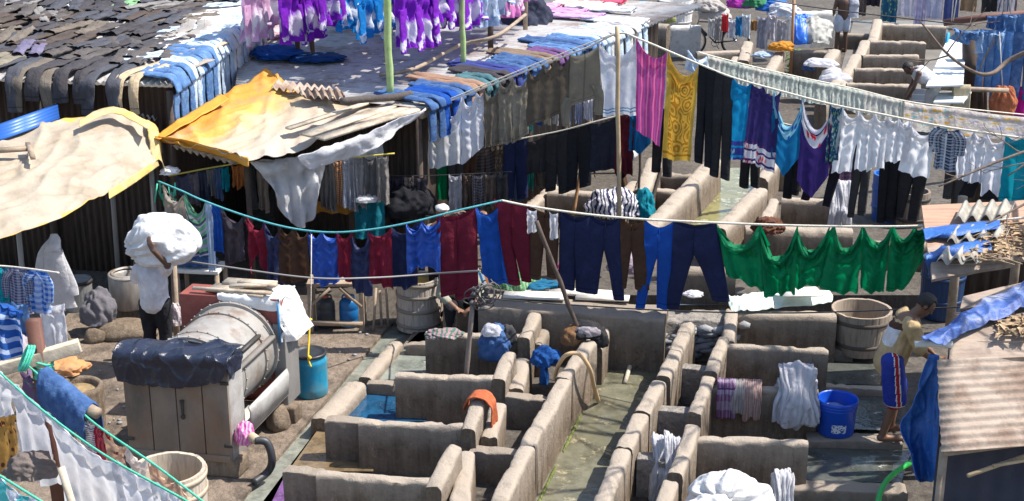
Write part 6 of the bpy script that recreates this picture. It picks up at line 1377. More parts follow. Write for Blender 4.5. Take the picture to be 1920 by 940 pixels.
tag(finish('rope_lashing', bm, ROPEG), 'green rope lashing around post and crossbeam', 'rope')
bm = B(); tube(bm, [Y(84, 724, 12.2), Y(184, 776, 11.9)], .052, 12); tag(finish('timber_pole', bm, WOOD), 'round timber pole with jeans slung over it at the lower left', 'pole')
a, b = Y(86, 722, 12.2), Y(172, 768, 11.94); over_wall(a.lerp(b, .5) + V((0, 0, .05)), b - a, (b - a).length, .26, .26, .11, DEND, 'blue jeans slung over the round timber pole', 95, 'draped_jeans', 'jeans')
for v_ in COL.objects[-1].data.vertices: v_.co.z += (b.z - a.z) * ((v_.co.x * (b - a).x + v_.co.y * (b - a).y) / ((b - a).x ** 2 + (b - a).y ** 2))
bm = B(); tube(bm, [Y(114, 876, 11.0), Y(140, 960, 10.9), Y(150, 1000, 10.85)], .032, 10); tag(finish('wooden_stick', bm, WOODP), 'pale round stick leaning against the scalloped white sheet', 'stick')
heap(Z(120, 690, .55), (.25, .2, .1), surf('orange_plastic', (.5, .25, .08), (.4, .2, .1)), 'crumpled orange plastic on the edge of the stone tub', 96, 'plastic', 'plastic_scrap')
heap(Y(60, 880, 11.6), (.22, .15, .14), cloth((.22, .18, .16), 'hstripe', (.08, .06, .06), n=12), 'brown striped crumpled cloth at the lower left', 97)
# ------------------------------------------------------------------ props, poles, wires
for (x0, y0, z0, x1, y1, dy, r, m, l, nm) in ((1163, 545, .1, 1157, 50, 0, .028, BAMB, 'tall bamboo pole where the main rope peaks', 'bamboo_pole'), (1074, 405, .5, 1108, 212, .3, .026, surf('red_bamboo', (.36, .18, .08), (.44, .25, .13), rough=.6), 'slanting reddish bamboo prop behind the black trousers', 'bamboo_pole'),
        (1196, 395, .3, 1203, 240, .0, .02, DARKW, 'thin dark prop right of the bamboo pole', 'wooden_prop'), (1212, 410, .3, 1240, 316, .3, .03, DARKW, 'dark slanting prop by the teal bundle', 'wooden_prop'), (1092, 638, .62, 1006, 415, .1, .026, DARKW, 'dark slanting prop standing on the channel wall', 'wooden_prop')):
    bm = B(); a = Z(x0, y0, z0); b = Y(x1, y1, a.y + dy); n_ = 10; tube(bm, [a.lerp(b, i / n_) + V((.012 * nz(i * .5, x0), 0, 0)) for i in range(n_ + 1)], [r * (1.12 if i % 2 else 1) for i in range(n_ + 1)], 8); tag(finish(nm, bm, m), l, 'pole')
bm = B(); a = Z(868, 776, .02); b = Y(886, 570, a.y + .05); n_ = 6; tube(bm, [a.lerp(b, i / n_) for i in range(n_ + 1)], [.026 * (1.15 if i % 2 else 1) for i in range(n_ + 1)], 9); tag(finish('bamboo_pole', bm, surf('grey_bamboo', (.16, .125, .105), (.23, .18, .15), rough=.6)), 'grey bamboo pole in the wash place with the cable tangle on top', 'pole')
yk = b.y
bm = B(); random.seed(5); cc = Y(905, 560, yk)
for k in range(9):
    r1, r2 = random.uniform(.05, .17), random.uniform(.05, .13); o = V((random.uniform(-.10, .12), random.uniform(-.05, .05), random.uniform(-.08, .1))); a0 = random.uniform(0, 6)
    tube(bm, [cc + o + V((math.cos(a0 + q * .35) * r1, math.sin(q * .5 + k) * .05, math.sin(a0 + q * .35) * r2)) for q in range(17)], .008, 5)
for k in range(14): blob(bm, cc + V((random.uniform(-.12, .06), random.uniform(-.05, .05), random.uniform(-.08, .14))), (.035, .03, .035), k, .4, 3, 1)
tag(finish('cable_tangle', bm, surf('cable_grey', (.05, .045, .045), (.12, .11, .11), rough=.6)), 'tangle of dark cables on top of the grey bamboo pole', 'cables')
def wire(pts, r, m, l): bm = B(); tube(bm, smoothpath([Y(*p) for p in pts], 8), r, 6); tag(finish('cable', bm, m), l, 'cable')
wire(((338, 488, 16.9), (420, 500, 16.6), (580, 521, 16.5), (700, 521, 16.7), (820, 513, 17.2), (900, 508, yk)), .011, GREYC, 'grey cable from the carrier post to the bamboo pole')
wire(((915, 560, yk), (1060, 571, 16.6), (1260, 583, 16.0), (1480, 587, 15.4), (1700, 580, 14.9), (1940, 570, 14.5)), .009, CABLE, 'thin black cable crossing in front of the wash places')
wire(((1440, -2, 28), (1500, 10, 28), (1640, 28, 27.8), (1780, 44, 27.5), (1830, 48, 27.4)), .012, CABLE, 'dark cable crossing the upper right wash places')
bm = B(); a = Z(1482, 150, 0); tube(bm, [a, Y(1490, -30, a.y)], .035, 8); tag(finish('wooden_pole', bm, surf('red_bamboo', (.36, .18, .08), (.44, .25, .13), rough=.6)), 'slim brown pole beside the blue plastic sheet', 'pole')
bm = B(); a = Z(312, 660, 0); b = Z(312, 660, 0) + V((.08, 0, 1.42)); a = Z(334, 672, 0); b = Y(324, 470, a.y); tube(bm, [a, b], .04, 8); tag(finish('timber_post', bm, WOOD), 'short grey post beside the bundle carrier with a cable tied to it', 'post')
heap(Y(330, 600, a.y - .1), (.09, .07, .20), cloth((.66, .58, .58), tr=.2), 'white rag hanging on the post beside the carrier', 98, 'rag', 'rag')
bm = B(); random.seed(3)
for k in range(10):
    q = Y(312, 352, 18.9) + V((random.uniform(-.12, .12), random.uniform(-.05, .05), random.uniform(-.2, .12))); tube(bm, [q, q + V((random.uniform(-.1, .1), -.02, random.uniform(-.3, -.1)))], .012, 5)
tag(finish('rope_knot', bm, ROPEG), 'green rope knot at the left end of the teal rope', 'rope')
heap(Y(318, 322, 19.0), (.12, .12, .07), surf('white_bowl', (.6, .6, .6), (.7, .7, .7)), 'pale crumpled bag above the green rope knot', 99, 'bag', 'bag')
# hoses and the drain pipe
bm = B(); tube(bm, smoothpath([Z(1041, 712, .36), Z(1045, 690, .55), Z(1060, 667, .78), Z(1085, 664, .80), Z(1105, 690, .62), Z(1114, 725, .3), Z(1122, 752, .0)], 8), .024, 10); tag(finish('hose', bm, surf('tan_hose', (.50, .33, .17), (.58, .40, .22), rough=.5, bump=.1)), 'tan hose looping over the channel wall into the water', 'hose')
bm = B(); tube(bm, smoothpath([Z(1712, 866, .30), Z(1690, 878, .32), Z(1664, 900, .34), Z(1650, 925, .34), Z(1646, 950, .34), Z(1644, 980, .3)], 8), .028, 10); tag(finish('hose', bm, plastic((.02, .36, .06), .4)), 'bright green hose at the picture foot beside the blue tarpaulin', 'hose')
bm = B(); tube(bm, [Y(1187, 664, 17.2), Y(1182, 684, 16.85), Y(1172, 718, 16.35)], [.03, .028, .026], 10); blob(bm, Y(1187, 666, 17.12), (.07, .05, .05), 3, .5, 3, 2); tag(finish('drain_pipe', bm, surf('rusty_pipe', (.4, .34, .26), (.5, .45, .36), (.25, .19, .13), bump=.5)), 'rusty pipe sticking out of the wall above the channel water', 'pipe')
bm = B()
a = Y(905, 500, 17.0); q = a + V((0, -.03, -.08)); vs_ = []
for k, (c0, c1) in enumerate(((0, .33), (.33, .66), (.66, 1))):
    w0 = .12; p = [q + V((w0 * c0 - .06, 0, .04 - .1 * c0)), q + V((w0 * c1 - .06, 0, .04 - .1 * c1)), q + V((w0 * c1 - .02, -.01, -.10 - .1 * c1)), q + V((w0 * c0 - .02, -.01, -.10 - .1 * c0))]; f_ = bm.faces.new([bm.verts.new(v_) for v_ in p]); f_.material_index = 2 - k
o = finish('paper_flag', bm, [plastic((.75, .27, .03)), plastic((.75, .75, .75)), plastic((.02, .2, .4))], smooth=False); md = o.modifiers.new('thickness', 'SOLIDIFY'); md.thickness = .004
tag(o, 'small orange, white and blue paper flag hanging on a thread', 'flag')
# ------------------------------------------------------------------ heaps and draped cloths in the wash places
J = lambda px, py, z: Z(px, py, z)
heap(J(930, 640, .52), (.19, .16, .19), DEND, 'dark jeans heap with a white cloth on top on the wash slab', 201, extra=((-.05, -.06, .14, .12, .09, .10, 1), (.12, .02, .04, .12, .12, .16, 2), (-.02, -.12, -.12, .17, .08, .2, 0)))
COL.objects[-1].data.materials.append(WHT2); COL.objects[-1].data.materials.append(CHAR)
heap(J(1098, 622, .70), (.20, .18, .12), BLK2, 'black and brown laundry heap on the far end of the channel wall', 202, extra=((-.16, -.08, -.06, .14, .12, .16, 1), (.02, -.12, .03, .14, .08, .08, 2), (.16, -.05, -.1, .1, .1, .18, 0)))
COL.objects[-1].data.materials.append(cloth((.26, .14, .07), 'vstripe', (.06, .04, .03))); COL.objects[-1].data.materials.append(cloth((.40, .36, .38)))
heap(J(1020, 674, .42), (.16, .14, .15), cloth((.02, .10, .34), tr=.2), 'blue wrung cloth lying on the stubby block', 203, extra=((.0, -.12, -.2, .05, .05, .2, 0), (.1, .0, .02, .1, .09, .1, 0)))
heap(J(832, 628, .60), (.20, .13, .07), cloth((.42, .28, .30), 'squiggle', (.10, .20, .15), n=5), 'pink and green rags on the left end of the far slab', 204)
over_wall(J(900, 748, .69), V((.25, .97, 0)), .20, .30, .12, .2, cloth((.46, .12, .05), tr=.1), 'orange-red rag lying over the wall end', 205, 'rag', 'rag', amp=.012)
drape_pile(Z(1236, 856, .36), V((1, -.05, 0)), .24, WHT, 'white wrung cloth, left one hanging by the wall right of the channel', 206, n=5, hang_f=.42, th=.15, up=.14)
drape_pile(Z(1262, 858, .40), V((1, -.05, 0)), .20, WHT2, 'white wrung cloth, right one at the wall right of the channel', 207, n=4, hang_f=.22, th=.15, up=.20)
ex_ = (Z(1526, 730, .6) - Z(1338, 722, .6)).normalized()
for px, w_, m, l, hf in ((1362, .20, cloth((.20, .08, .18), 'check', (.42, .36, .46), (.1, .04, .12), n=5, n2=5), 'purple and white checked towel over the slab', .34), (1386, .16, cloth((.42, .38, .36), 'vstripe', (.3, .27, .26), n=6), 'grey folded cloth over the slab beside the checked towel', .28), (1410, .20, cloth((.36, .22, .19), 'vstripe', (.5, .38, .34), n=10), 'red-brown striped cloth over the slab', .34)):
    over_wall(Z(1338, 722, .60).lerp(Z(1526, 730, .60), (px - 1338) / 188) + V((0, 0, .01)), ex_, w_, hf, .2, .17, m, l, px, amp=.014)
drape_pile(Z(1338, 722, .60).lerp(Z(1526, 730, .60), .80) + V((0, 0, .01)), ex_, .56, WHT2, 'large white cloth heap drooping over the middle right slab', 208, n=9, hang_f=.40, up=.12)
SACK = cloth((.70, .69, .68), tr=.1)
sack(J(1368, 952, .45), (.42, .32, .34), (-.25, -.75, .45), SACK, 'big white cloth sack tied at the top, lower right', 209)
sack(J(1330, 985, .50), (.32, .24, .26), (.35, -.4, .75), SACK, 'white cloth sack in front of the big tied one', 210)
drape_pile(Z(1465, 922, .30), V((1, -.05, 0)), .26, WHT, 'small white cloth heap right of the sacks', 211, n=6, hang_f=.3, th=.16, up=.12)
heap(J(1150, 392, .52), (.40, .26, .30), cloth((.70, .68, .70), 'squiggle', (.03, .03, .08), n=5, tr=.1), 'big white heap with black squiggle print behind the rope', 212)
heap(J(1208, 392, .50), (.16, .24, .30), cloth((.01, .26, .34)), 'teal cloth heap right of the squiggle print heap', 213)
heap(J(1440, 428, .60), (.22, .16, .16), cloth((.16, .07, .045)), 'dark red-brown cloth heap behind the first green cloth', 214, freq=4)
drape_pile(J(1575, 374, .60), V((1, -.05, 0)), .42, WHT, 'white cloth bundle drooping over the cross slab behind trousers', 215, n=6, hang_f=.50, th=.2, up=.2)
heap(J(1540, 120, .80), (.34, .22, .12), WHT, 'white cloth spread on the rounded divider in the upper right', 216, extra=((.2, -.2, -.18, .22, .16, .14, 0), (-.25, .05, -.1, .14, .14, .12, 1)))
COL.objects[-1].data.materials.append(DEND)
heap(J(1566, 150, .62), (.34, .18, .14), WHT2, 'second white cloth below the one on the divider, upper right', 217)
heap(J(1228, 26, 1.0), (.40, .25, .13), cloth((.34, .34, .13)), 'olive cloth thrown over the concrete block', 218, extra=((.3, -.1, -.12, .2, .2, .2, 0),))
heap(J(1205, 14, 1.1), (.2, .2, .16), cloth((.01, .16, .30)), 'petrol blue cloth behind the olive one', 219)
heap(J(1465, 90, .82), (.28, .18, .14), cloth((.62, .28, .04)), 'orange cloth on the rounded wall end', 220)
heap(J(1432, 104, .66), (.26, .16, .08), cloth((.45, .55, .68)), 'pale blue cloth beside the orange one', 221)
heap(J(1398, 388, .3) if False else J(1300, 552, .72), (.12, .1, .04), WHT2, 'white cloth scrap by the small blue trough', 222)
# pale planks, white cloths and green sheet on the back walls
bm = B()
for (x0, y0, x1, y1, w_) in ((945, 552, 1060, 556, .22), (1030, 545, 1150, 552, .2), (1080, 556, 1180, 560, .16), (960, 545, 1020, 540, .14)):
    bar(bm, Z(x0, y0, .70), Z(x1, y1, .71), w_, .03)
tag(finish('pale_planks', bm, surf('limed_wood', (.62, .57, .5), (.7, .66, .6), (.5, .44, .37), bump=.3)), 'pale planks lying on the thick back wall', 'planks')
heap(J(965, 530, .75), (.30, .2, .12), cloth((.10, .30, .14), 'squiggle', (.35, .5, .3), n=7), 'green patterned cloth heap behind the maroon trousers', 223)
heap(J(1010, 534, .74), (.3, .14, .06), cloth((.02, .16, .30)), 'blue crumpled cloth behind the brown trousers', 224)
heap(J(1075, 510, .7), (.28, .2, .16), cloth((.30, .06, .16), 'floral', (.4, .4, .45), n=5), 'magenta and white cloth heap behind the navy trousers', 225)
heap(J(1180, 500, .6), (.26, .2, .18), cloth((.46, .36, .42)), 'mauve and white cloth heap behind the brown trousers with gathers', 226)
patch('green_sheet', [[Z(1366, 556, .68), Z(1450, 548, .72), Z(1556, 545, .68)], [Z(1366, 568, .66), Z(1450, 566, .69), Z(1558, 566, .66)], [Z(1372, 586, .60), Z(1420, 582, .64), Z(1500, 574, .64)]], surf('pale_green_plastic', (.52, .60, .52), (.6, .68, .6), (.46, .52, .46), rough=.5, bump=.5, bscale=7), 50, 24, .035, 3, 88, label='pale green plastic sheet spread on the slab left of the big tub', cat='plastic sheet')
bm = B(); box(bm, Z(1500, 548, .80), (.5, .3, .02), (V((1, .1, 0)).normalized(), V((-.1, 1, 0)).normalized(), uz)); tag(finish('white_board', bm, surf('white_board', (.62, .6, .56), (.7, .68, .64), (.45, .42, .38), bump=.2)), 'white board lying on the pale green sheet', 'board')
# dark barrel behind the bathing man
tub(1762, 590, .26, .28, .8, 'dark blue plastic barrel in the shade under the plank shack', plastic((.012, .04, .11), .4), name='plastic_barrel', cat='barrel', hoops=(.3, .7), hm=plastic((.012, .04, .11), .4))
# ------------------------------------------------------------------ people
def capsule(bm, a, b, r0, r1, n=14):
    a, b = V(a), V(b); d = b - a; L = max(d.length, 1e-4); d = d / L
    u = d.cross(V((0, 0, 1)));
    if u.length < .05: u = d.cross(V((1, 0, 0)))
    u.normalize(); w_ = d.cross(u); rings = []
    for k in range(5):
        th = math.pi / 2 * (1 - k / 5); rings.append((a - d * (r0 * math.sin(th)), r0 * math.cos(th)))
    rings.append((a, r0)); rings.append((b, r1))
    for k in range(1, 6):
        th = math.pi / 2 * k / 5; rings.append((b + d * (r1 * math.sin(th)), max(r1 * math.cos(th), 1e-4)))
    rr = [[bm.verts.new(c + (u * math.cos(2 * math.pi * i / n) + w_ * math.sin(2 * math.pi * i / n)) * max(r, 1e-4)) for i in range(n)] for c, r in rings]
    for p, q in zip(rr, rr[1:]):
        for i in range(n): bm.faces.new((p[i], p[(i + 1) % n], q[(i + 1) % n], q[i]))
    bm.faces.new(rr[0][::-1]); bm.faces.new(rr[-1])
def ellip(bm, c, s, ax=None):
    r = bmesh.ops.create_icosphere(bm, subdivisions=3, radius=1); ex, ey, ez = ax or (V((1, 0, 0)), V((0, 1, 0)), V((0, 0, 1)))
    for v in r['verts']: q = v.co.copy(); v.co = V(c) + ex * (q.x * s[0]) + ey * (q.y * s[1]) + ez * (q.z * s[2])
def fuse(name, bm, m, parent, vox=.012, smooth=6, wr=0, matfn=None):
    """voxel-fuse overlapping solids into one continuous skin and bake it"""
    bmesh.ops.recalc_face_normals(bm, faces=bm.faces[:])
    o = finish(name, bm, m, parent)
    md = o.modifiers.new('r', 'REMESH'); md.mode = 'VOXEL'; md.voxel_size = vox; md.use_smooth_shade = True
    ms = o.modifiers.new('s', 'SMOOTH'); ms.factor = .5; ms.iterations = smooth
    dg = bpy.context.evaluated_depsgraph_get(); me = bpy.data.meshes.new_from_object(o.evaluated_get(dg)); o.modifiers.clear(); o.data = me
    me.materials.clear()
    for mm in (m if isinstance(m, (list, tuple)) else [m]): me.materials.append(mm)
    if wr:
        off = V(o['_o'])
        for v in me.vertices:
            p = v.co; v.co = p + v.normal * wr * (noise.noise(V((p.x * 14, p.y * 14, p.z * 7))) + .6 * noise.noise(V((p.x * 30, p.y * 30, p.z * 16))))
    if matfn:
        off = V(o['_o'])
        for p in me.polygons: p.material_index = matfn(p.center + off)
    me.shade_smooth(); return o
def hand(bm, wrist, direction, palmn, curl=.6, s=1.0, side=1):
    """palm, four unequal bent fingers and a thumb from the side of the palm"""
    d = V(direction).normalized(); n_ = (V(palmn) - d * V(palmn).dot(d)).normalized(); t = n_.cross(d) * side; w0 = V(wrist)
    for k in range(3): capsule(bm, w0 + t * ((k - 1) * .022 * s), w0 + d * .085 * s + t * ((k - 1) * .027 * s), .016 * s, .014 * s, 8)
    for k in range(4):
        L = (.036, .042, .040, .031)[k] * s; p = w0 + d * .088 * s + t * ((1.5 - k) * .0195 * s); dd = d.copy()
        for j in range(3):
            a = curl * (.5 + .35 * j); q = p + (dd * math.cos(a) + n_ * math.sin(a)).normalized() * L * (1, .75, .6)[j]
            capsule(bm, p, q, .0085 * s, .0078 * s, 8); dd = (q - p).normalized(); p = q
    p = w0 + d * .03 * s + t * .030 * s; q = p + (d * .55 + t * .7 + n_ * .25).normalized() * .040 * s; capsule(bm, p, q, .0115 * s, .010 * s, 8); capsule(bm, q, q + (d * .8 + n_ * .5 + t * .1).normalized() * .030 * s, .0095 * s, .0085 * s, 8)
def head(bm, c, f, up, s=1.0):
    """head centre c, facing f; skull, jaw, nose, ears, brow"""
    f = V(f).normalized(); up = (V(up) - f * V(up).dot(f)).normalized(); r = f.cross(up); ax = (r, f, up); c = V(c)
    ellip(bm, c + up * .02 * s, (.074 * s, .094 * s, .098 * s), ax); ellip(bm, c + f * .025 * s - up * .055 * s, (.055 * s, .062 * s, .065 * s), ax)
    capsule(bm, c + f * .088 * s + up * .005 * s, c + f * .107 * s - up * .028 * s, .010 * s, .015 * s, 8)
    capsule(bm, c + f * .085 * s - r * .035 * s + up * .025 * s, c + f * .085 * s + r * .035 * s + up * .025 * s, .012 * s, .012 * s, 8)
    capsule(bm, c + f * .080 * s - r * .018 * s - up * .058 * s, c + f * .080 * s + r * .018 * s - up * .058 * s, .011 * s, .011 * s, 8)
    for e in (-1, 1): ellip(bm, c + r * (.076 * e * s) - f * .005 * s, (.012 * s, .022 * s, .032 * s), ax)
    return ax
def hair(c, f, up, parent, m=HAIR, s=1.0, full=1.0):
    f = V(f).normalized(); up = (V(up) - f * V(up).dot(f)).normalized(); r = f.cross(up); bm = B(); c = V(c)
    q = bmesh.ops.create_icosphere(bm, subdivisions=4, radius=1)
    for v in q['verts']:
        k = v.co.copy(); n_ = 1.07 + .05 * noise.noise(k * 7)
        if k.y > .35 and k.z < .55: n_ = .80
        if k.z < -.55: n_ = .80
        v.co = c + (r * (k.x * .078) + f * (k.y * .097 - .006) + up * (k.z * .100 + .024)) * s * n_
    return finish('hair', bm, m, parent)
def eyes(c, f, up, parent, s=1.0):
    f = V(f).normalized(); up = (V(up) - f * V(up).dot(f)).normalized(); r = f.cross(up)
    for e in (-1, 1):
        bm = B(); ellip(bm, V(c) + f * .084 * s + r * (.031 * e * s) + up * .004 * s, (.014 * s, .010 * s, .009 * s), (r, f, up)); finish('eye', bm, surf('eye', (.25, .22, .2), (.02, .015, .012), rough=.2, bump=0, scale=60), parent)
# local frame helper: F(x right, y forward, z up)
def frame(loc, yaw, sz=1.0):
    c, s = math.cos(yaw), math.sin(yaw); o = V(loc)
    return lambda x, y, z: o + V((c * x - s * y, s * x + c * y, z)) * sz
SHAD = cloth((.018, .018, .022), tr=.02)
# --- bundle carrier, seen from behind, bundle on head and raised right arm
g = Z(300, 690, 0); g = V((g.x, g.y, 0)); P = frame(g, R(-8)); t = thing('person', g, 'person in a white shirt and dark trousers carrying a huge white bundle on the head', 'person')
bm = B(); hc = P(.03, .05, 1.50)
head(bm, hc, P(0, 1, 0) - P(0, 0, 0), V((0, .1, 1))); capsule(bm, P(0, 0, 1.30), hc, .055, .052)
capsule(bm, P(-.02, 0, .92), P(0, 0, 1.22), .13, .15); capsule(bm, P(-.15, 0, 1.25), P(.15, 0, 1.27), .065, .065)
capsule(bm, P(.17, 0, 1.28), P(.29, -.22, 1.42), .052, .043); capsule(bm, P(.29, -.22, 1.42), P(.19, -.37, 1.64), .042, .031); hand(bm, P(.185, -.375, 1.65), P(-.4, .15, .9) - P(0, 0, 0), P(-.1, 1, 0) - P(0, 0, 0), .45)
capsule(bm, P(-.17, 0, 1.26), P(-.26, .10, 1.10), .052, .042); capsule(bm, P(-.26, .10, 1.10), P(-.27, .22, 1.36), .041, .031); hand(bm, P(-.27, .22, 1.37), V((0, .2, 1)), V((1, 0, 0)), .5, side=-1)
for s_ in (-1, 1):
    capsule(bm, P(.09 * s_, 0, .88), P(.10 * s_, .02, .48), .085, .06); capsule(bm, P(.10 * s_, .02, .48), P(.10 * s_, -.02, .09), .058, .04); capsule(bm, P(.10 * s_, -.02, .05), P(.11 * s_, .16, .035), .042, .034)
fuse('body', bm, SKIN2, t, .011); hair(hc, P(0, 1, 0) - P(0, 0, 0), V((0, .1, 1)), t)
bm = B(); capsule(bm, P(0, 0, .90), P(0, 0, 1.20), .168, .178); capsule(bm, P(-.16, 0, 1.25), P(.16, 0, 1.27), .082, .085); capsule(bm, P(.17, 0, 1.28), P(.25, -.14, 1.37), .078, .070); capsule(bm, P(-.17, 0, 1.26), P(-.24, .08, 1.12), .078, .072); capsule(bm, P(-.03, 0, .86), P(.03, 0, .86), .150, .150)
fuse('shirt', bm, cloth((.72, .71, .74), tr=.1), t, .014, wr=.010)
bm = B()
for s_ in (-1, 1): capsule(bm, P(.085 * s_, 0, .84), P(.10 * s_, .02, .48), .115, .085); capsule(bm, P(.10 * s_, .02, .48), P(.10 * s_, -.02, .10), .082, .07)
fuse('trousers', bm, SHAD, t, .014, wr=.008)
bc = Y(306, 452, g.y - .02)
sack(bc, (.41, .31, .34), (-.75, -.35, -.25), cloth((.76, .75, .74), tr=.1, wr=.7), 'huge white cloth bundle carried on the head of the person by the post', 301, 'laundry_bundle', 'bundle')
# --- bathing man in beige shirt, facing right, bending forward
g = Z(1656, 818, .14); g = V((g.x, g.y, .14)); P = frame(g, R(-90), 1.09); t = thing('person', g, 'person in a beige shirt and blue shorts with red stripes standing in the wash place', 'person')
fw = P(0, 1, 0) - P(0, 0, 0); hc = P(0.0, .29, 1.385); hf = (fw * .75 + V((0, -.1, -.65))).normalized()
bm = B(); head(bm, hc, hf, fw * .5 + V((0, 0, .8)), 1.05); capsule(bm, P(0, .17, 1.27), hc, .058, .054)
capsule(bm, P(0, .03, .88), P(0, .14, 1.18), .125, .145); capsule(bm, P(-.16, .15, 1.24), P(.16, .15, 1.24), .06, .06)
for s_ in (-1, 1):
    capsule(bm, P(.18 * s_, .15, 1.23), P(.20 * s_, .25, .98), .052, .042); capsule(bm, P(.20 * s_, .25, .98), P(.16 * s_, .44, .84), .041, .031); hand(bm, P(.155 * s_, .45, .835), fw * .7 + V((0, 0, -.6)), V((-s_, 0, -.3)), .7, side=s_)
capsule(bm, P(.10, 0, .84), P(.12, .05, .46), .09, .062); capsule(bm, P(.12, .05, .46), P(.12, -.04, .08), .060, .04); capsule(bm, P(.12, -.06, .04), P(.12, .14, .03), .042, .034)
capsule(bm, P(-.10, 0, .84), P(-.12, .13, .46), .09, .062); capsule(bm, P(-.12, .13, .46), P(-.12, .10, .08), .060, .04); capsule(bm, P(-.12, .08, .04), P(-.12, .28, .03), .042, .034)
fuse('body', bm, SKIN, t, .011); hair(hc, hf, fw * .5 + V((0, 0, .8)), t, s=1.05); eyes(hc, hf, fw * .5 + V((0, 0, .8)), t, 1.05)
bm = B(); capsule(bm, P(0, .0, .80), P(0, .11, 1.12), .165, .17); capsule(bm, P(0, .0, .76), P(0, .03, .84), .150, .16); capsule(bm, P(-.16, .14, 1.22), P(.16, .14, 1.22), .085, .085)
for s_ in (-1, 1): capsule(bm, P(.18 * s_, .15, 1.22), P(.20 * s_, .22, 1.02), .08, .078)
shm = [cloth((.50, .36, .19), tr=.12), cloth((.72, .70, .72), tr=.12), cloth((.09, .045, .03), tr=.08)]
def shirtmat(p):
    q = (p - g) / 1.09; x, z = q.x, q.z
    if -.2 < x < -.02 + (z - 1.0) * .4 and 1.0 < z < 1.17: return 1
    if x < .06 and 1.17 < z < 1.23: return 2
    return 0
fuse('shirt', bm, shm, t, .012, wr=.016, matfn=shirtmat)
bm = B(); shm2 = [cloth((.008, .03, .30), tr=.1, gloss=.5), cloth((.42, .02, .03), tr=.1), cloth((.75, .74, .74), tr=.1)]
capsule(bm, P(.10, 0, .84), P(.12, .05, .46), .125, .125); capsule(bm, P(-.10, 0, .84), P(-.12, .12, .48), .125, .125); capsule(bm, P(0, 0, .84), P(0, 0, .80), .15, .15)
def shortmat(p):
    q = (p - g) / 1.09; f = (q.x - .02) + (.8 - q.z) * -.12
    if q.z < .40: return 1
    if q.z < .415: return 2
    if abs(f - .0) < .017: return 1
    if abs(f - .0) < .027: return 2
    return 0
fuse('shorts', bm, shm2, t, .012, wr=.007, matfn=shortmat)
# --- seated man half hidden behind the maroon trousers
g = Z(862, 640, 0); g = V((g.x, g.y + .25, 0)); P = frame(g, R(190)); t = thing('person', g, 'seated person in a grey-green shirt washing, half hidden by maroon trousers', 'person')
fw = P(0, 1, 0) - P(0, 0, 0); bm = B(); hc = P(0, .16, 1.06); hf = (fw + V((0, 0, -.6))).normalized()
head(bm, hc, hf, fw * .4 + V((0, 0, 1))); capsule(bm, P(0, .06, .92), hc, .055, .052); capsule(bm, P(0, -.10, .42), P(0, .03, .82), .14, .145); capsule(bm, P(-.16, .04, .86), P(.16, .04, .86), .06, .06)
capsule(bm, P(.18, .05, .85), P(.27, .20, .62), .05, .042); capsule(bm, P(.27, .20, .62), P(.10, .38, .50), .041, .031); hand(bm, P(.095, .385, .498), P(-.6, .4, -.2) - P(0, 0, 0), V((0, 0, -1)), .8)
capsule(bm, P(-.18, .05, .85), P(-.26, .22, .62), .05, .042); capsule(bm, P(-.26, .22, .62), P(-.10, .42, .52), .041, .031); hand(bm, P(-.095, .425, .52), P(.6, .4, -.2) - P(0, 0, 0), V((0, 0, -1)), .8, side=-1)
for s_ in (-1, 1): capsule(bm, P(.10 * s_, -.08, .42), P(.17 * s_, .32, .48), .085, .06); capsule(bm, P(.17 * s_, .32, .48), P(.15 * s_, .30, .09), .057, .04); capsule(bm, P(.15 * s_, .30, .04), P(.15 * s_, .46, .035), .04, .034)
fuse('body', bm, SKIN, t, .011); hair(hc, hf, fw * .4 + V((0, 0, 1)), t); eyes(hc, hf, fw * .4 + V((0, 0, 1)), t)
bm = B(); capsule(bm, P(0, -.10, .42), P(0, .03, .80), .175, .18); capsule(bm, P(-.16, .04, .85), P(.16, .04, .85), .085, .085)
for s_ in (-1, 1): capsule(bm, P(.18 * s_, .05, .85), P(.265 * s_, .20, .63), .082, .072); capsule(bm, P(.265 * s_, .20, .63), P(.20 * s_, .28, .57), .066, .056)
fuse('shirt', bm, cloth((.36, .37, .30), tr=.1), t, .014, wr=.012)
bm = B()
for s_ in (-1, 1): capsule(bm, P(.10 * s_, -.08, .42), P(.17 * s_, .32, .48), .11, .085); capsule(bm, P(.17 * s_, .32, .48), P(.15 * s_, .30, .14), .08, .065)
fuse('trousers', bm, SHAD, t, .014, wr=.008)
bm = B(); box(bm, P(0, -.12, .15), (.4, .35, .30), None, .02); tag(finish('stool', bm, WOOD), 'low block stool under the seated person', 'stool')
# --- barefoot man on the tin roof behind the tie-dyed laundry
g = Z(572, 106, 2.54); P = frame(g, R(160)); t = thing('person', g, 'barefoot person in grey shorts standing on the tin roof behind tie-dyed laundry', 'person')
bm = B(); fw = P(0, 1, 0) - P(0, 0, 0); hc = P(0, .03, 1.52); head(bm, hc, fw, V((0, 0, 1))); capsule(bm, P(0, 0, 1.32), hc, .055, .052); capsule(bm, P(0, 0, .9), P(0, 0, 1.22), .13, .15); capsule(bm, P(-.16, 0, 1.28), P(.16, 0, 1.28), .06, .06)
for s_ in (-1, 1):
    capsule(bm, P(.18 * s_, 0, 1.27), P(.22 * s_, .08, 1.02), .05, .042); capsule(bm, P(.22 * s_, .08, 1.02), P(.18 * s_, .28, 1.15), .041, .031); hand(bm, P(.18 * s_, .285, 1.155), fw + V((0, 0, .5)), V((-s_, 0, 0)), .5, side=s_)
    capsule(bm, P(.09 * s_, 0, .86), P(.12 * s_, .03, .46), .085, .058); capsule(bm, P(.12 * s_, .03, .46), P(.13 * s_, -.02, .08), .056, .036); capsule(bm, P(.13 * s_, -.03, .04), P(.16 * s_, .17, .03), .04, .034)
fuse('body', bm, SKIN2, t, .012); hair(hc, fw, V((0, 0, 1)), t)
bm = B()
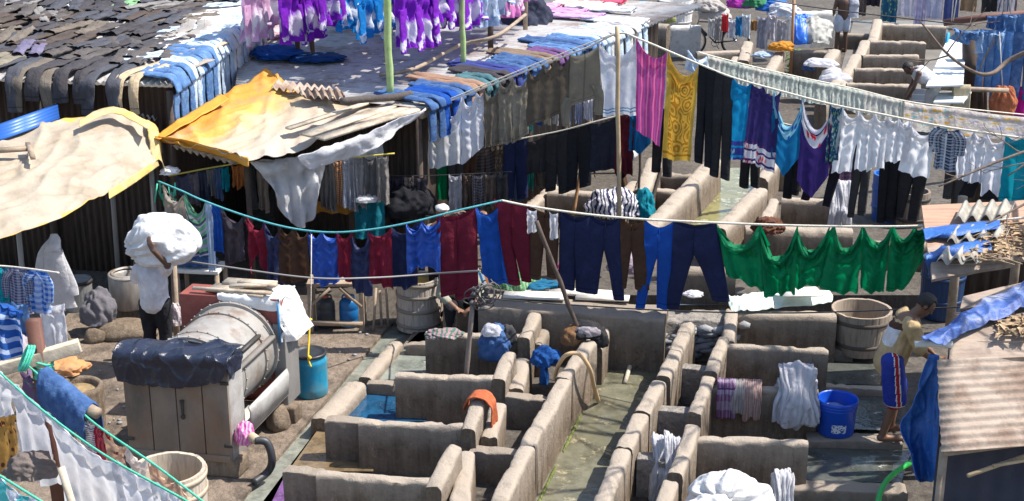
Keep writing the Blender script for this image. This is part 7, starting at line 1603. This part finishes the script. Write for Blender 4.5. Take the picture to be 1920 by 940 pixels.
for s_ in (-1, 1): capsule(bm, P(.09 * s_, 0, .86), P(.12 * s_, .03, .50), .12, .105)
fuse('shorts', bm, cloth((.14, .16, .18), tr=.05), t, .016, wr=.008)
bm = B(); capsule(bm, P(0, 0, .86), P(0, 0, 1.2), .16, .175); capsule(bm, P(-.17, 0, 1.27), P(.17, 0, 1.27), .08, .08); fuse('shirt', bm, SHAD, t, .016, wr=.008)
# --- standing bather at the top, back to us, pale shorts, cloth on the shoulder
g = Z(1576, 98, 0); P = frame(g, R(10)); t = thing('person', g, 'bare-backed person in pale shorts with a cloth over one shoulder, upper right', 'person')
bm = B(); fw = P(0, 1, 0) - P(0, 0, 0); hc = P(0, .03, 1.52); head(bm, hc, fw, V((0, 0, 1))); capsule(bm, P(0, 0, 1.32), hc, .055, .052); capsule(bm, P(0, 0, .9), P(0, 0, 1.22), .13, .16); capsule(bm, P(-.17, 0, 1.28), P(.17, 0, 1.28), .065, .065)
for s_ in (-1, 1):
    capsule(bm, P(.19 * s_, 0, 1.27), P(.24 * s_, .02, 1.0), .052, .042); capsule(bm, P(.24 * s_, .02, 1.0), P(.15 * s_, .2, .92), .041, .031); hand(bm, P(.15 * s_, .2, .92), fw + V((0, 0, -.3)), V((-s_, 0, 0)), .5, side=s_)
    capsule(bm, P(.09 * s_, 0, .86), P(.10 * s_, .02, .46), .085, .06); capsule(bm, P(.10 * s_, .02, .46), P(.11 * s_, -.02, .08), .058, .038); capsule(bm, P(.11 * s_, -.03, .04), P(.12 * s_, .16, .03), .04, .034)
fuse('body', bm, SKIN2, t, .012); hair(hc, fw, V((0, 0, 1)), t)
bm = B()
for s_ in (-1, 1): capsule(bm, P(.09 * s_, 0, .84), P(.10 * s_, .01, .58), .115, .10)
fuse('shorts', bm, cloth((.55, .58, .64), tr=.05), t, .016, wr=.006)
bm = B()
strip(bm, smoothpath([P(.18, .12, 1.15), P(.19, .08, 1.33), P(.20, -.06, 1.36), P(.21, -.14, 1.12), P(.22, -.15, .86)], 6), P(1, 0, 0) - P(0, 0, 0), .22, .26, .025, 4)
tag(finish('shoulder_cloth', bm, cloth((.5, .5, .56), tr=.1)), 'pale cloth slung over the shoulder of the bare-backed person', 'cloth')
# --- bent man with black hair and white vest beside the plank table
g = Z(1740, 238, 0); P = frame(g, R(80)); t = thing('person', g, 'black-haired person in a white vest bending down beside the pale plank table', 'person')
fw = P(0, 1, 0) - P(0, 0, 0); bm = B(); hc = P(0, .46, 1.16); hf = (fw * .5 + V((-.1, -.3, -.8))).normalized(); upv = fw * .9 + V((0, 0, .4))
head(bm, hc, hf, upv, 1.1); capsule(bm, P(0, .34, 1.14), hc, .058, .055); capsule(bm, P(0, -.04, .90), P(0, .26, 1.08), .13, .15); capsule(bm, P(-.17, .28, 1.10), P(.17, .28, 1.10), .06, .06)
for s_ in (-1, 1):
    capsule(bm, P(.18 * s_, .29, 1.08), P(.21 * s_, .36, .82), .05, .042); capsule(bm, P(.21 * s_, .36, .82), P(.14 * s_, .46, .60), .041, .031); hand(bm, P(.14 * s_, .465, .59), fw * .3 + V((0, 0, -1)), V((-s_, 0, 0)), .6, side=s_)
    capsule(bm, P(.09 * s_, -.06, .88), P(.11 * s_, .02, .46), .085, .06); capsule(bm, P(.11 * s_, .02, .46), P(.11 * s_, -.06, .08), .058, .038); capsule(bm, P(.11 * s_, -.07, .04), P(.12 * s_, .12, .03), .04, .034)
fuse('body', bm, SKIN2, t, .012); hair(hc, hf, upv, t, s=1.12)
bm = B(); capsule(bm, P(0, -.06, .86), P(0, .24, 1.06), .165, .175); capsule(bm, P(-.11, .28, 1.10), P(.11, .28, 1.10), .085, .085); fuse('vest', bm, cloth((.72, .70, .70), tr=.1), t, .014, wr=.01)
bm = B()
for s_ in (-1, 1): capsule(bm, P(.09 * s_, -.06, .86), P(.11 * s_, .02, .50), .115, .10)
fuse('shorts', bm, cloth((.60, .58, .56), tr=.1), t, .016, wr=.008)
# --- washing man in a white vest in the middle, bending to the left
g = Z(1160, 372, 0); P = frame(g, R(80)); t = thing('person', g, 'person in a white vest bending over the cross slab behind the squiggle print heap', 'person')
fw = P(0, 1, 0) - P(0, 0, 0); bm = B(); hc = P(.0, .44, 1.02); hf = (fw * .45 + V((0, -.25, -.85))).normalized(); upv = fw + V((0, 0, .3))
head(bm, hc, hf, upv); capsule(bm, P(0, .30, 1.02), hc, .056, .053); capsule(bm, P(0, -.12, .84), P(0, .20, 1.0), .13, .15); capsule(bm, P(-.16, .24, 1.0), P(.16, .24, 1.0), .06, .06)
for s_ in (-1, 1):
    capsule(bm, P(.18 * s_, .26, .99), P(.20 * s_, .30, .74), .05, .042); capsule(bm, P(.20 * s_, .30, .74), P(.12 * s_, .38, .55), .041, .031); hand(bm, P(.12 * s_, .385, .54), fw * .3 + V((0, 0, -1)), V((-s_, 0, 0)), .6, side=s_)
    capsule(bm, P(.09 * s_, -.14, .82), P(.11 * s_, -.04, .44), .085, .06); capsule(bm, P(.11 * s_, -.04, .44), P(.11 * s_, -.14, .08), .058, .038); capsule(bm, P(.11 * s_, -.15, .04), P(.12 * s_, .04, .03), .04, .034)
fuse('body', bm, SKIN2, t, .012); hair(hc, hf, upv, t)
bm = B(); capsule(bm, P(0, -.14, .80), P(0, .18, .98), .165, .175); capsule(bm, P(-.12, .23, 1.0), P(.12, .23, 1.0), .08, .08); fuse('vest', bm, cloth((.76, .75, .74), tr=.1), t, .014, wr=.012)
bm = B()
for s_ in (-1, 1): capsule(bm, P(.09 * s_, -.14, .80), P(.11 * s_, -.04, .48), .115, .10)
fuse('shorts', bm, SHAD, t, .016, wr=.008)
# --- man behind the rope, arm stretched out
g = Z(830, 604, 0); P = frame(g, R(215)); t = thing('person', g, 'person with a pale cap behind the sagging rope, arm stretched to hang laundry', 'person')
fw = P(0, 1, 0) - P(0, 0, 0); bm = B(); hc = P(0, .03, 1.50); head(bm, hc, fw, V((0, 0, 1))); capsule(bm, P(0, 0, 1.32), hc, .055, .052); capsule(bm, P(0, 0, .9), P(0, 0, 1.22), .13, .15); capsule(bm, P(-.16, 0, 1.28), P(.16, 0, 1.28), .06, .06)
capsule(bm, P(.18, 0, 1.28), P(.24, .20, 1.42), .05, .042); capsule(bm, P(.24, .20, 1.42), P(.05, .38, 1.60), .041, .031); hand(bm, P(.045, .385, 1.605), P(-.7, .3, .2) - P(0, 0, 0), V((0, 0, -1)), .7)
capsule(bm, P(-.18, 0, 1.28), P(-.26, .2, 1.38), .05, .042); capsule(bm, P(-.26, .2, 1.38), P(-.30, .42, 1.55), .041, .031); hand(bm, P(-.30, .425, 1.555), fw + V((0, 0, .5)), V((0, 0, -1)), .7, side=-1)
for s_ in (-1, 1): capsule(bm, P(.09 * s_, 0, .88), P(.10 * s_, .02, .48), .085, .06); capsule(bm, P(.10 * s_, .02, .48), P(.10 * s_, -.02, .09), .058, .04); capsule(bm, P(.10 * s_, -.02, .05), P(.11 * s_, .16, .035), .042, .034)
fuse('body', bm, SKIN, t, .011); eyes(hc, fw, V((0, 0, 1)), t)
bm = B(); blob(bm, hc + V((0, 0, .075)), (.09, .105, .055), 5, .06, 2, 3, flat=.4); finish('cap', bm, cloth((.55, .53, .48), tr=.05), t)
bm = B(); capsule(bm, P(0, 0, .80), P(0, 0, 1.2), .165, .175); capsule(bm, P(-.17, 0, 1.27), P(.17, 0, 1.27), .08, .08)
for s_ in (-1, 1): capsule(bm, P(.18 * s_, 0, 1.28), P(.23 * s_, .14, 1.37), .075, .07)
fuse('shirt', bm, cloth((.45, .38, .30), tr=.1), t, .014, wr=.01)
bm = B()
for s_ in (-1, 1): capsule(bm, P(.085 * s_, 0, .84), P(.10 * s_, .02, .48), .115, .085); capsule(bm, P(.10 * s_, .02, .48), P(.10 * s_, -.02, .10), .082, .07)
fuse('trousers', bm, SHAD, t, .014, wr=.008)
# ------------------------------------------------------------------ bicycle at the back
def wheelm(bm, c, ax, r, tr_):
    u, w_ = ax; n = 40; tube(bm, [c + u * (math.cos(2 * math.pi * k / n) * r) + w_ * (math.sin(2 * math.pi * k / n) * r) for k in range(n + 1)], tr_, 7, cap=False)
g = Z(1296, 104, 0); bx = V((1, .10, 0)).normalized(); by = V((-.1, 1, 0)).normalized(); up = V((0, 0, 1))
def K(x, z, y=0): return V((g.x, g.y, 0)) + bx * x + up * z + by * y
bt = thing('bicycle', K(.5, 0), 'black bicycle loaded with wet clothes standing behind the pale wall', 'bicycle'); WR = .34; BKM = plastic((.02, .02, .022), .35); CHR = surf('chrome', (.5, .5, .5), metal=.9, rough=.3, bump=0)
for x in (0, 1.08):
    bm = B(); wheelm(bm, K(x, WR), (bx, up), WR, .024); wh = finish('wheel', bm, BKM, bt)
    bm = B(); wheelm(bm, K(x, WR), (bx, up), WR - .035, .010)
    for k in range(18): a = k * math.pi / 9; tube(bm, [K(x, WR, .02 * (-1) ** k), K(x + math.cos(a) * (WR - .03), WR + math.sin(a) * (WR - .03))], .0022, 4)
    tube(bm, [K(x, WR, -.05), K(x, WR, .05)], .025, 8); finish('rim', bm, CHR, wh)
    bm = B(); tube(bm, [K(x + math.cos(a) * (WR + .04), WR + math.sin(a) * (WR + .04)) for a in [R(20 + 12 * k) for k in range(14)]], .022, 6); finish('mudguard', bm, BKM, bt)
bm = B()
for a, b in (((.0, WR), (.17, .90)), ((.17, .82), (.68, .80)), ((.15, .74), (.58, .30)), ((.58, .30), (.72, .88)), ((.70, .80), (1.08, WR)), ((.58, .30), (1.08, WR)), ((.17, .90), (.15, 1.02))): tube(bm, [K(*a), K(*b)], .017, 8)
finish('frame', bm, BKM, bt)
bm = B(); tube(bm, smoothpath([K(.22, 1.0, -.28), K(.12, 1.04, -.2), K(.13, 1.04, 0), K(.12, 1.04, .2), K(.22, 1.0, .28)], 5), .014, 8); finish('handlebar', bm, CHR, bt)
bm = B(); blob(bm, K(.74, .93), (.13, .10, .05), 2, .05, 1, 3); finish('saddle', bm, surf('leather', (.06, .035, .02), (.1, .06, .035)), bt)
bm = B(); box(bm, K(1.02, .74), (.42, .18, .02), (bx, by, up)); finish('carrier', bm, BKM, bt)
bm = B(); wheelm(bm, K(.58, .30), (bx, up), .09, .012); tube(bm, [K(.58, .30, -.06), K(.66, .16, -.06)], .012, 6); finish('crank', bm, CHR, bt)
# laundry heaped on and around the bicycle
random.seed(31)
Lb = Line([(1322, 34, 35.2), (1420, 28, 35.2), (1500, 34, 35.0)])
for k, (x0, x1, y1, c, nm) in enumerate(((1328, 1342, 68, (.6, .58, .56), 'white'), (1340, 1356, 74, (.40, .37, .36), 'ash grey'), (1354, 1366, 58, (.62, .04, .05), 'red'), (1364, 1384, 70, (.62, .68, .76), 'icy blue'), (1380, 1394, 66, (.03, .22, .48), 'azure'), (1392, 1408, 68, (.58, .62, .68), 'bleached blue'), (1404, 1424, 56, (.38, .21, .09), 'ochre'), (1420, 1442, 90, (.36, .36, .42), 'slate grey'), (1440, 1458, 74, (.55, .50, .54), 'mauve white'), (1456, 1480, 78, (.46, .43, .46), 'grey lilac'))):
    hang(Line([(x0 - 30, 34 - k % 3 * 4, 35.0 - .1 * (k % 3)), (x1 + 30, 34 - k % 3 * 4, 35.0 - .1 * (k % 3))]), (x0, x1), [y1, y1 + 4], cloth(c, tr=.2), '%s garment hanging over the loaded bicycle' % nm, 'garment', 'hanging_garment', sag=.2, amp=.05)
for k, (x, y, c, nm) in enumerate(((1394, 8, (.35, .03, .30), 'purple and red'), (1418, 6, (.05, .22, .10), 'dark green'), (1450, 14, (.03, .14, .45), 'blue and white checked'), (1340, 30, (.55, .50, .46), 'grey-white'), (1326, 14, (.4, .36, .33), 'tan'), (1470, 24, (.6, .6, .64), 'white'))):
    heap(Y(x, y, 36 - k * .1), (.38, .25, .22), cloth(c, tr=.1), '%s laundry heap above the bicycle' % nm, 400 + k)
patch('blue_plastic', [[Y(1488, 30, 33.6), Y(1505, 26, 33.8), Y(1524, 30, 33.9)], [Y(1486, 55, 33.4), Y(1505, 50, 33.4), Y(1526, 55, 33.7)], [Y(1484, 84, 33.3), Y(1504, 84, 33.2), Y(1522, 82, 33.5)]], surf('bright_blue_plastic', (.015, .10, .50), (.03, .17, .60), rough=.4, bump=.6, bscale=7), 30, 30, .07, 3, 91, label='bright blue plastic sheet hanging beside the slim brown pole', cat='plastic sheet')
patch('grey_cloth', [[Y(1512, 34, 33.6), Y(1530, 32, 33.8), Y(1562, 42, 33.9)], [Y(1512, 55, 33.4), Y(1535, 55, 33.4), Y(1562, 60, 33.7)], [Y(1512, 82, 33.3), Y(1535, 80, 33.2), Y(1556, 84, 33.5)]], cloth((.42, .41, .38), tr=.1), 30, 30, .07, 3, 92, label='grey-white cloth draped right of the bright blue plastic', cat='cloth')
# clothes at the very top right
Lt = Line([(1580, -30, 41), (1920, -24, 39)]); Lt.rope(ROPEW, .012, 'cord at the very top right of the picture')
for k, (x0, x1, y1, c, pt_, nm) in enumerate(((1602, 1616, 24, (.10, .05, .07), None, 'dark plum'), (1616, 1630, 28, (.12, .09, .08), None, 'dark brown'), (1630, 1656, 10, (.025, .02, .03), None, 'black'), (1658, 1690, 40, (.02, .09, .16), 'floral', 'teal flowered'), (1692, 1722, 30, (.52, .50, .58), None, 'pale lavender'), (1722, 1744, 60, (.36, .33, .48), None, 'long violet-grey'), (1744, 1776, 34, (.40, .40, .52), None, 'blue-grey'), (1778, 1806, 40, (.06, .08, .22), None, 'dark blue'), (1808, 1838, 20, (.24, .16, .10), None, 'brown'))):
    hang(Lt, (x0, x1), [y1, y1 + 3], cloth(c, pt_, (.25, .35, .12), n=8, tr=.2), '%s garment hanging at the top right edge' % nm, 'garment', 'hanging_garment', sag=.1, amp=.05)
# jeans rack upper right
g0 = Z(1822, 205, 0); yk_ = g0.y
for (x, y0, y1, r, l) in ((1822, 205, 66, .16, 'thick dark timber post under the hanging jeans'), (1844, 214, 96, .06, 'dark post behind the hanging jeans'), (1838, 218, 110, .06, 'thin dark post in front of the thick one')):
    bm = B(); a = Z(x, y0, 0); bar(bm, a, Y(x, y1, a.y), r * 2, r * 1.6, up=V((0, 1, 0))); tag(finish('timber_post', bm, DARKW), l, 'post')
bm = B(); tube(bm, [Y(1770, 43, yk_ - .6), Y(1850, 32, yk_ - .6), Y(1940, 24, yk_ - .5)], .07, 9); tag(finish('rack_pole', bm, surf('red_brown_post', (.11, .045, .032), (.16, .07, .05), rough=.7, bump=.15)), 'thick reddish pole carrying the jeans at the upper right', 'pole')
bm = B(); tube(bm, [Y(1728, 162, yk_ - 1.6), Y(1830, 168, yk_ - 1.6), Y(1890, 170, yk_ - 1.5)], .05, 9); tag(finish('rack_pole', bm, WOOD), 'lower grey pole beside the pale plank table', 'pole')
LJ = Line([(1775, 40, yk_ - .75), (1850, 30, yk_ - .75), (1960, 20, yk_ - .65)]); LJ2 = Line([(1790, 52, yk_ - 1.1), (1960, 62, yk_ - 1.0)])
hang(LJ2, (1788, 1842), [76, 84, 70], DEN, 'blue denim shirt bunched at the left end of the jeans rack', 'shirt', 'hanging_shirt', sag=.1, amp=.12)
hang(LJ2, (1832, 1884), [100, 96, 108], cloth((.20, .32, .52), 'denim', (.34, .46, .64), tr=.1), 'washed denim jacket on the jeans rack', 'jacket', 'hanging_jacket', sag=.1, amp=.10)
legs(LJ2, (1838, 1868), (165, 168), DEN, 'blue jeans with long legs below the denim jacket', cat='jeans', name='hanging_jeans', sag=.05)
legs(LJ2, (1868, 1902), (188, 196), cloth((.06, .16, .38), 'denim', (.10, .22, .46), tr=.1), 'deep blue jeans near the right edge of the picture', cat='jeans', name='hanging_jeans', sag=.05, crotch=.7)
legs(LJ2, (1900, 1950), (185, 188), DEND, 'dark blue jeans cut by the right picture edge', cat='jeans', name='hanging_jeans', sag=.05)
hang(LJ, (1850, 1882), [52, 60], DEND, 'small dark jeans piece over the reddish pole', 'jeans', 'hanging_jeans', sag=.05, amp=.06)
hang(LJ, (1882, 1945), [62, 70], DEN, 'jeans folded over the reddish pole at the right edge', 'jeans', 'hanging_jeans', sag=.05, amp=.06)
hang(Line([(1840, -20, 33), (1960, -20, 33)]), (1842, 1872), [24, 22], BLK2, 'black garment first from the left at the top right corner', 'garment', 'hanging_garment', sag=.1, amp=.05)
hang(Line([(1840, -20, 33), (1960, -20, 33)]), (1872, 1908), [22, 26], cloth((.5, .46, .5), 'vstripe', (.08, .06, .08), n=5), 'black and white striped garment at the top right corner', 'garment', 'hanging_garment', sag=.1, amp=.05)
# pale plank table / ramp
def quadboard(px, m, nm, lab, cat, th=.03):
    q = [Z(*p) for p in px]; bm = B(); k = 7
    for i in range(k):
        a, b = q[0].lerp(q[3], i / k), q[1].lerp(q[2], i / k); a2, b2 = q[0].lerp(q[3], (i + .96) / k), q[1].lerp(q[2], (i + .96) / k)
        vs_ = [bm.verts.new(p + V((0, 0, dz + .01 * nz(i * 3.3)))) for dz in (0, -th) for p in (a, b, b2, a2)]
        for f in ((0, 1, 2, 3), (7, 6, 5, 4), (0, 4, 5, 1), (1, 5, 6, 2), (2, 6, 7, 3), (3, 7, 4, 0)): bm.faces.new([vs_[x] for x in f])
    bmesh.ops.recalc_face_normals(bm, faces=bm.faces[:]); return tag(finish(nm, bm, m, smooth=False), lab, cat)
quadboard(((1776, 74, 1.1), (1812, 76, 1.1), (1806, 160, .95), (1736, 162, .95)), surf('pale_planks', (.46, .50, .50), (.58, .61, .60), (.36, .38, .38), scale=3, bump=.2), 'plank_table', 'pale grey plank table sloping beside the bending person', 'table')
quadboard(((1760, 172, .7), (1822, 172, .7), (1806, 192, .65), (1750, 192, .65)), surf('pale_planks', (.46, .50, .50), (.58, .61, .60), (.36, .38, .38), scale=3, bump=.2), 'plank_table', 'lower pale planks under the rope skein', 'table')
bm = B(); bar(bm, Z(1772, 96, .9), Z(1778, 62, 1.3), .09, .04); tag(finish('blue_plank', bm, plastic((.02, .30, .50), .5)), 'narrow light blue plank leaning on the plank table', 'plank')
bm = B(); random.seed(2); q = Y(1803, 166, yk_ - 1.7)
for k in range(14): x = -.16 + k * .024; tube(bm, smoothpath([q + V((x, .05, -.5 + .03 * nz(k))), q + V((x, .04, 0)), q + V((x, -.06, .02)), q + V((x + .01, -.08, -.48 + .05 * nz(k * 2.2)))], 4), .011, 5)
tag(finish('rope_skein', bm, surf('rope_tan', (.50, .42, .28), (.6, .52, .38), rough=.9, bump=.5, bscale=50)), 'cream skein of rope hung over the lower grey pole', 'rope')
q = Y(1880, 194, yk_ - 1.3); sack(q, (.27, .18, .34), (0, -.1, 1), cloth((.50, .17, .08), 'check', (.60, .36, .22), n=5, n2=5, tr=.2), 'orange-pink cloth bag hanging from a cord under the jeans', 55, 'cloth_bag', 'bag')
bm = B(); tube(bm, [Y(1874, 60, yk_ - 1.25), Y(1880, 170, yk_ - 1.3)], .009, 5); tag(finish('bag_string', bm, ROPEW), 'string holding the orange-pink bag', 'string')
hang(Line([(1896, 158, yk_ - 1.0), (1960, 160, yk_ - 1.0)]), (1900, 1950), [222, 222], cloth((.50, .02, .26), tr=.25), 'magenta cloth at the right picture edge below the jeans', sag=.1, amp=.06)
for k, (x, y) in enumerate(((1790, 8), (1800, -4), (1880, 8), (1895, 2))):
    bm = B(); tube(bm, [Y(x, y - 40, yk_ - .7), Y(1784 + k * 3 if k < 2 else x, 42 if k < 2 else 30, yk_ - .65)], .012, 5); tag(finish('cord', bm, ROPEW), 'thin cord above the reddish pole, %s from the left' % ORD[k], 'cord')
# ------------------------------------------------------------------ small weeds by the rear slab
bm = B(); random.seed(9)
for k in range(160):
    p = Z(1484 + random.gauss(0, 10), 138, 0) + V((0, random.gauss(0, .12), abs(random.gauss(.25, .16)))); a = random.uniform(0, 6.3); s = random.uniform(.05, .10)
    u = V((math.cos(a), math.sin(a), random.uniform(-.5, .6))) * s; w_ = V((-math.sin(a), math.cos(a), random.uniform(-.3, .3))) * s * .4
    bm.faces.new([bm.verts.new(q) for q in (p - u, p + w_, p + u, p - w_)])
tag(finish('weed_plant', bm, surf('weed_leaf', (.10, .19, .03), (.17, .27, .06), (.06, .12, .02), scale=8, bump=0), smooth=False), 'small green weed growing by the dark rear slab', 'plant')
# ------------------------------------------------------------------ bare tree whose crown reaches into the right edge
tr = thing('bare_tree', V((7.0, 14.6, 0)), 'leafless tree whose thin crooked twigs reach in at the right edge', 'tree')
random.seed(77); BARK = surf('bark', (.14, .10, .075), (.22, .165, .13), scale=8, bump=.6, bscale=30, rough=.9)
bm = B(); tube(bm, smoothpath([V((7.0, 14.6, 0)), V((6.9, 14.6, 1.5)), V((7.0, 14.5, 3.2)), V((6.7, 14.5, 5.2))], 5), [lerp(.20, .11, k / 15) for k in range(16)], 10); finish('trunk', bm, BARK, tr)
def limb(bm, p, d, L, r, depth):
    pts = [p]; q = p; dd = d.normalized(); n_ = 6
    for i in range(n_):
        dd = (dd + V((random.gauss(0, .16), random.gauss(0, .16), random.gauss(0, .13)))).normalized(); q = q + dd * (L / n_); pts.append(q)
    tube(bm, pts, [lerp(r, r * .5, i / n_) for i in range(n_ + 1)], 5)
    if depth:
        for k in range(3 if depth > 1 else 4):
            i = random.randint(2, n_); dv = (pts[i] - pts[i - 1]).normalized() + V((random.gauss(0, .6), random.gauss(0, .6), random.gauss(0, .45)))
            limb(bm, pts[i], dv, L * random.uniform(.5, .7), r * .52, depth - 1)
for k, (tgt, L) in enumerate((((1850, 420, 13.2), 1), ((1760, 350, 14.0), 1), ((1890, 330, 14.2), 1))):
    bm = B(); a = V((6.9, 14.55, 3.0 + .4 * k)); b = Y(*tgt); mid = a.lerp(b, .55) + V((0, 0, .25)); pts = smoothpath([a, mid, b], 7)
    tube(bm, pts, [lerp(.028, .007, i / (len(pts) - 1)) for i in range(len(pts))], 6)
    for i in range(6, len(pts), 3):
        limb(bm, pts[i], (b - a).normalized() + V((random.gauss(0, .6), random.gauss(0, .5), random.gauss(0, .5))), random.uniform(.25, .55), .007, 1)
    finish('branch', bm, BARK, tr)
bm = B(); a = V((6.8, 14.55, 4.4)); pts = [Y(1920, 100, 18.5), Y(1860, 138, 18.4), Y(1820, 132, 18.4), Y(1775, 100, 18.5), Y(1740, 58, 18.6), Y(1725, 40, 18.6)]
pts = smoothpath([a, V((7.2, 17.0, 4.2))] + pts, 5); tube(bm, pts, [lerp(.04, .010, i / (len(pts) - 1)) for i in range(len(pts))], 6)
limb(bm, Y(1780, 104, 18.5), V((-1, .2, -.35)), .5, .012, 1); limb(bm, Y(1775, 100, 18.5), V((.3, 0, 1)), .5, .010, 1); limb(bm, Y(1835, 136, 18.4), V((.2, 0, 1)), .4, .010, 1); finish('branch', bm, BARK, tr)
for k in range(12):
    bm = B(); random.seed(140 + k); a = V((6.75, 14.5, random.uniform(4.4, 5.2)))
    tgt = V((random.uniform(3.2, 7.2), random.uniform(12.6, 16.6), random.uniform(5.6, 6.8))); d = tgt - a
    pts = smoothpath([a, a.lerp(tgt, .5) + V((random.gauss(0, .15), random.gauss(0, .15), .25)), tgt], 5); tube(bm, pts, [lerp(.05, .018, i / (len(pts) - 1)) for i in range(len(pts))], 5)
    for i in range(3, len(pts), 2): limb(bm, pts[i], d.normalized() + V((random.gauss(0, .7), random.gauss(0, .7), random.gauss(.1, .3))), random.uniform(.5, 1.0), .018, 1)
    finish('branch', bm, BARK, tr)
for o in bpy.data.objects:
    if '_o' in o: del o['_o']

for o in bpy.data.objects:
    if 'label' in o and len(o['label'].split()) > 16: print('LONG', o['label'])
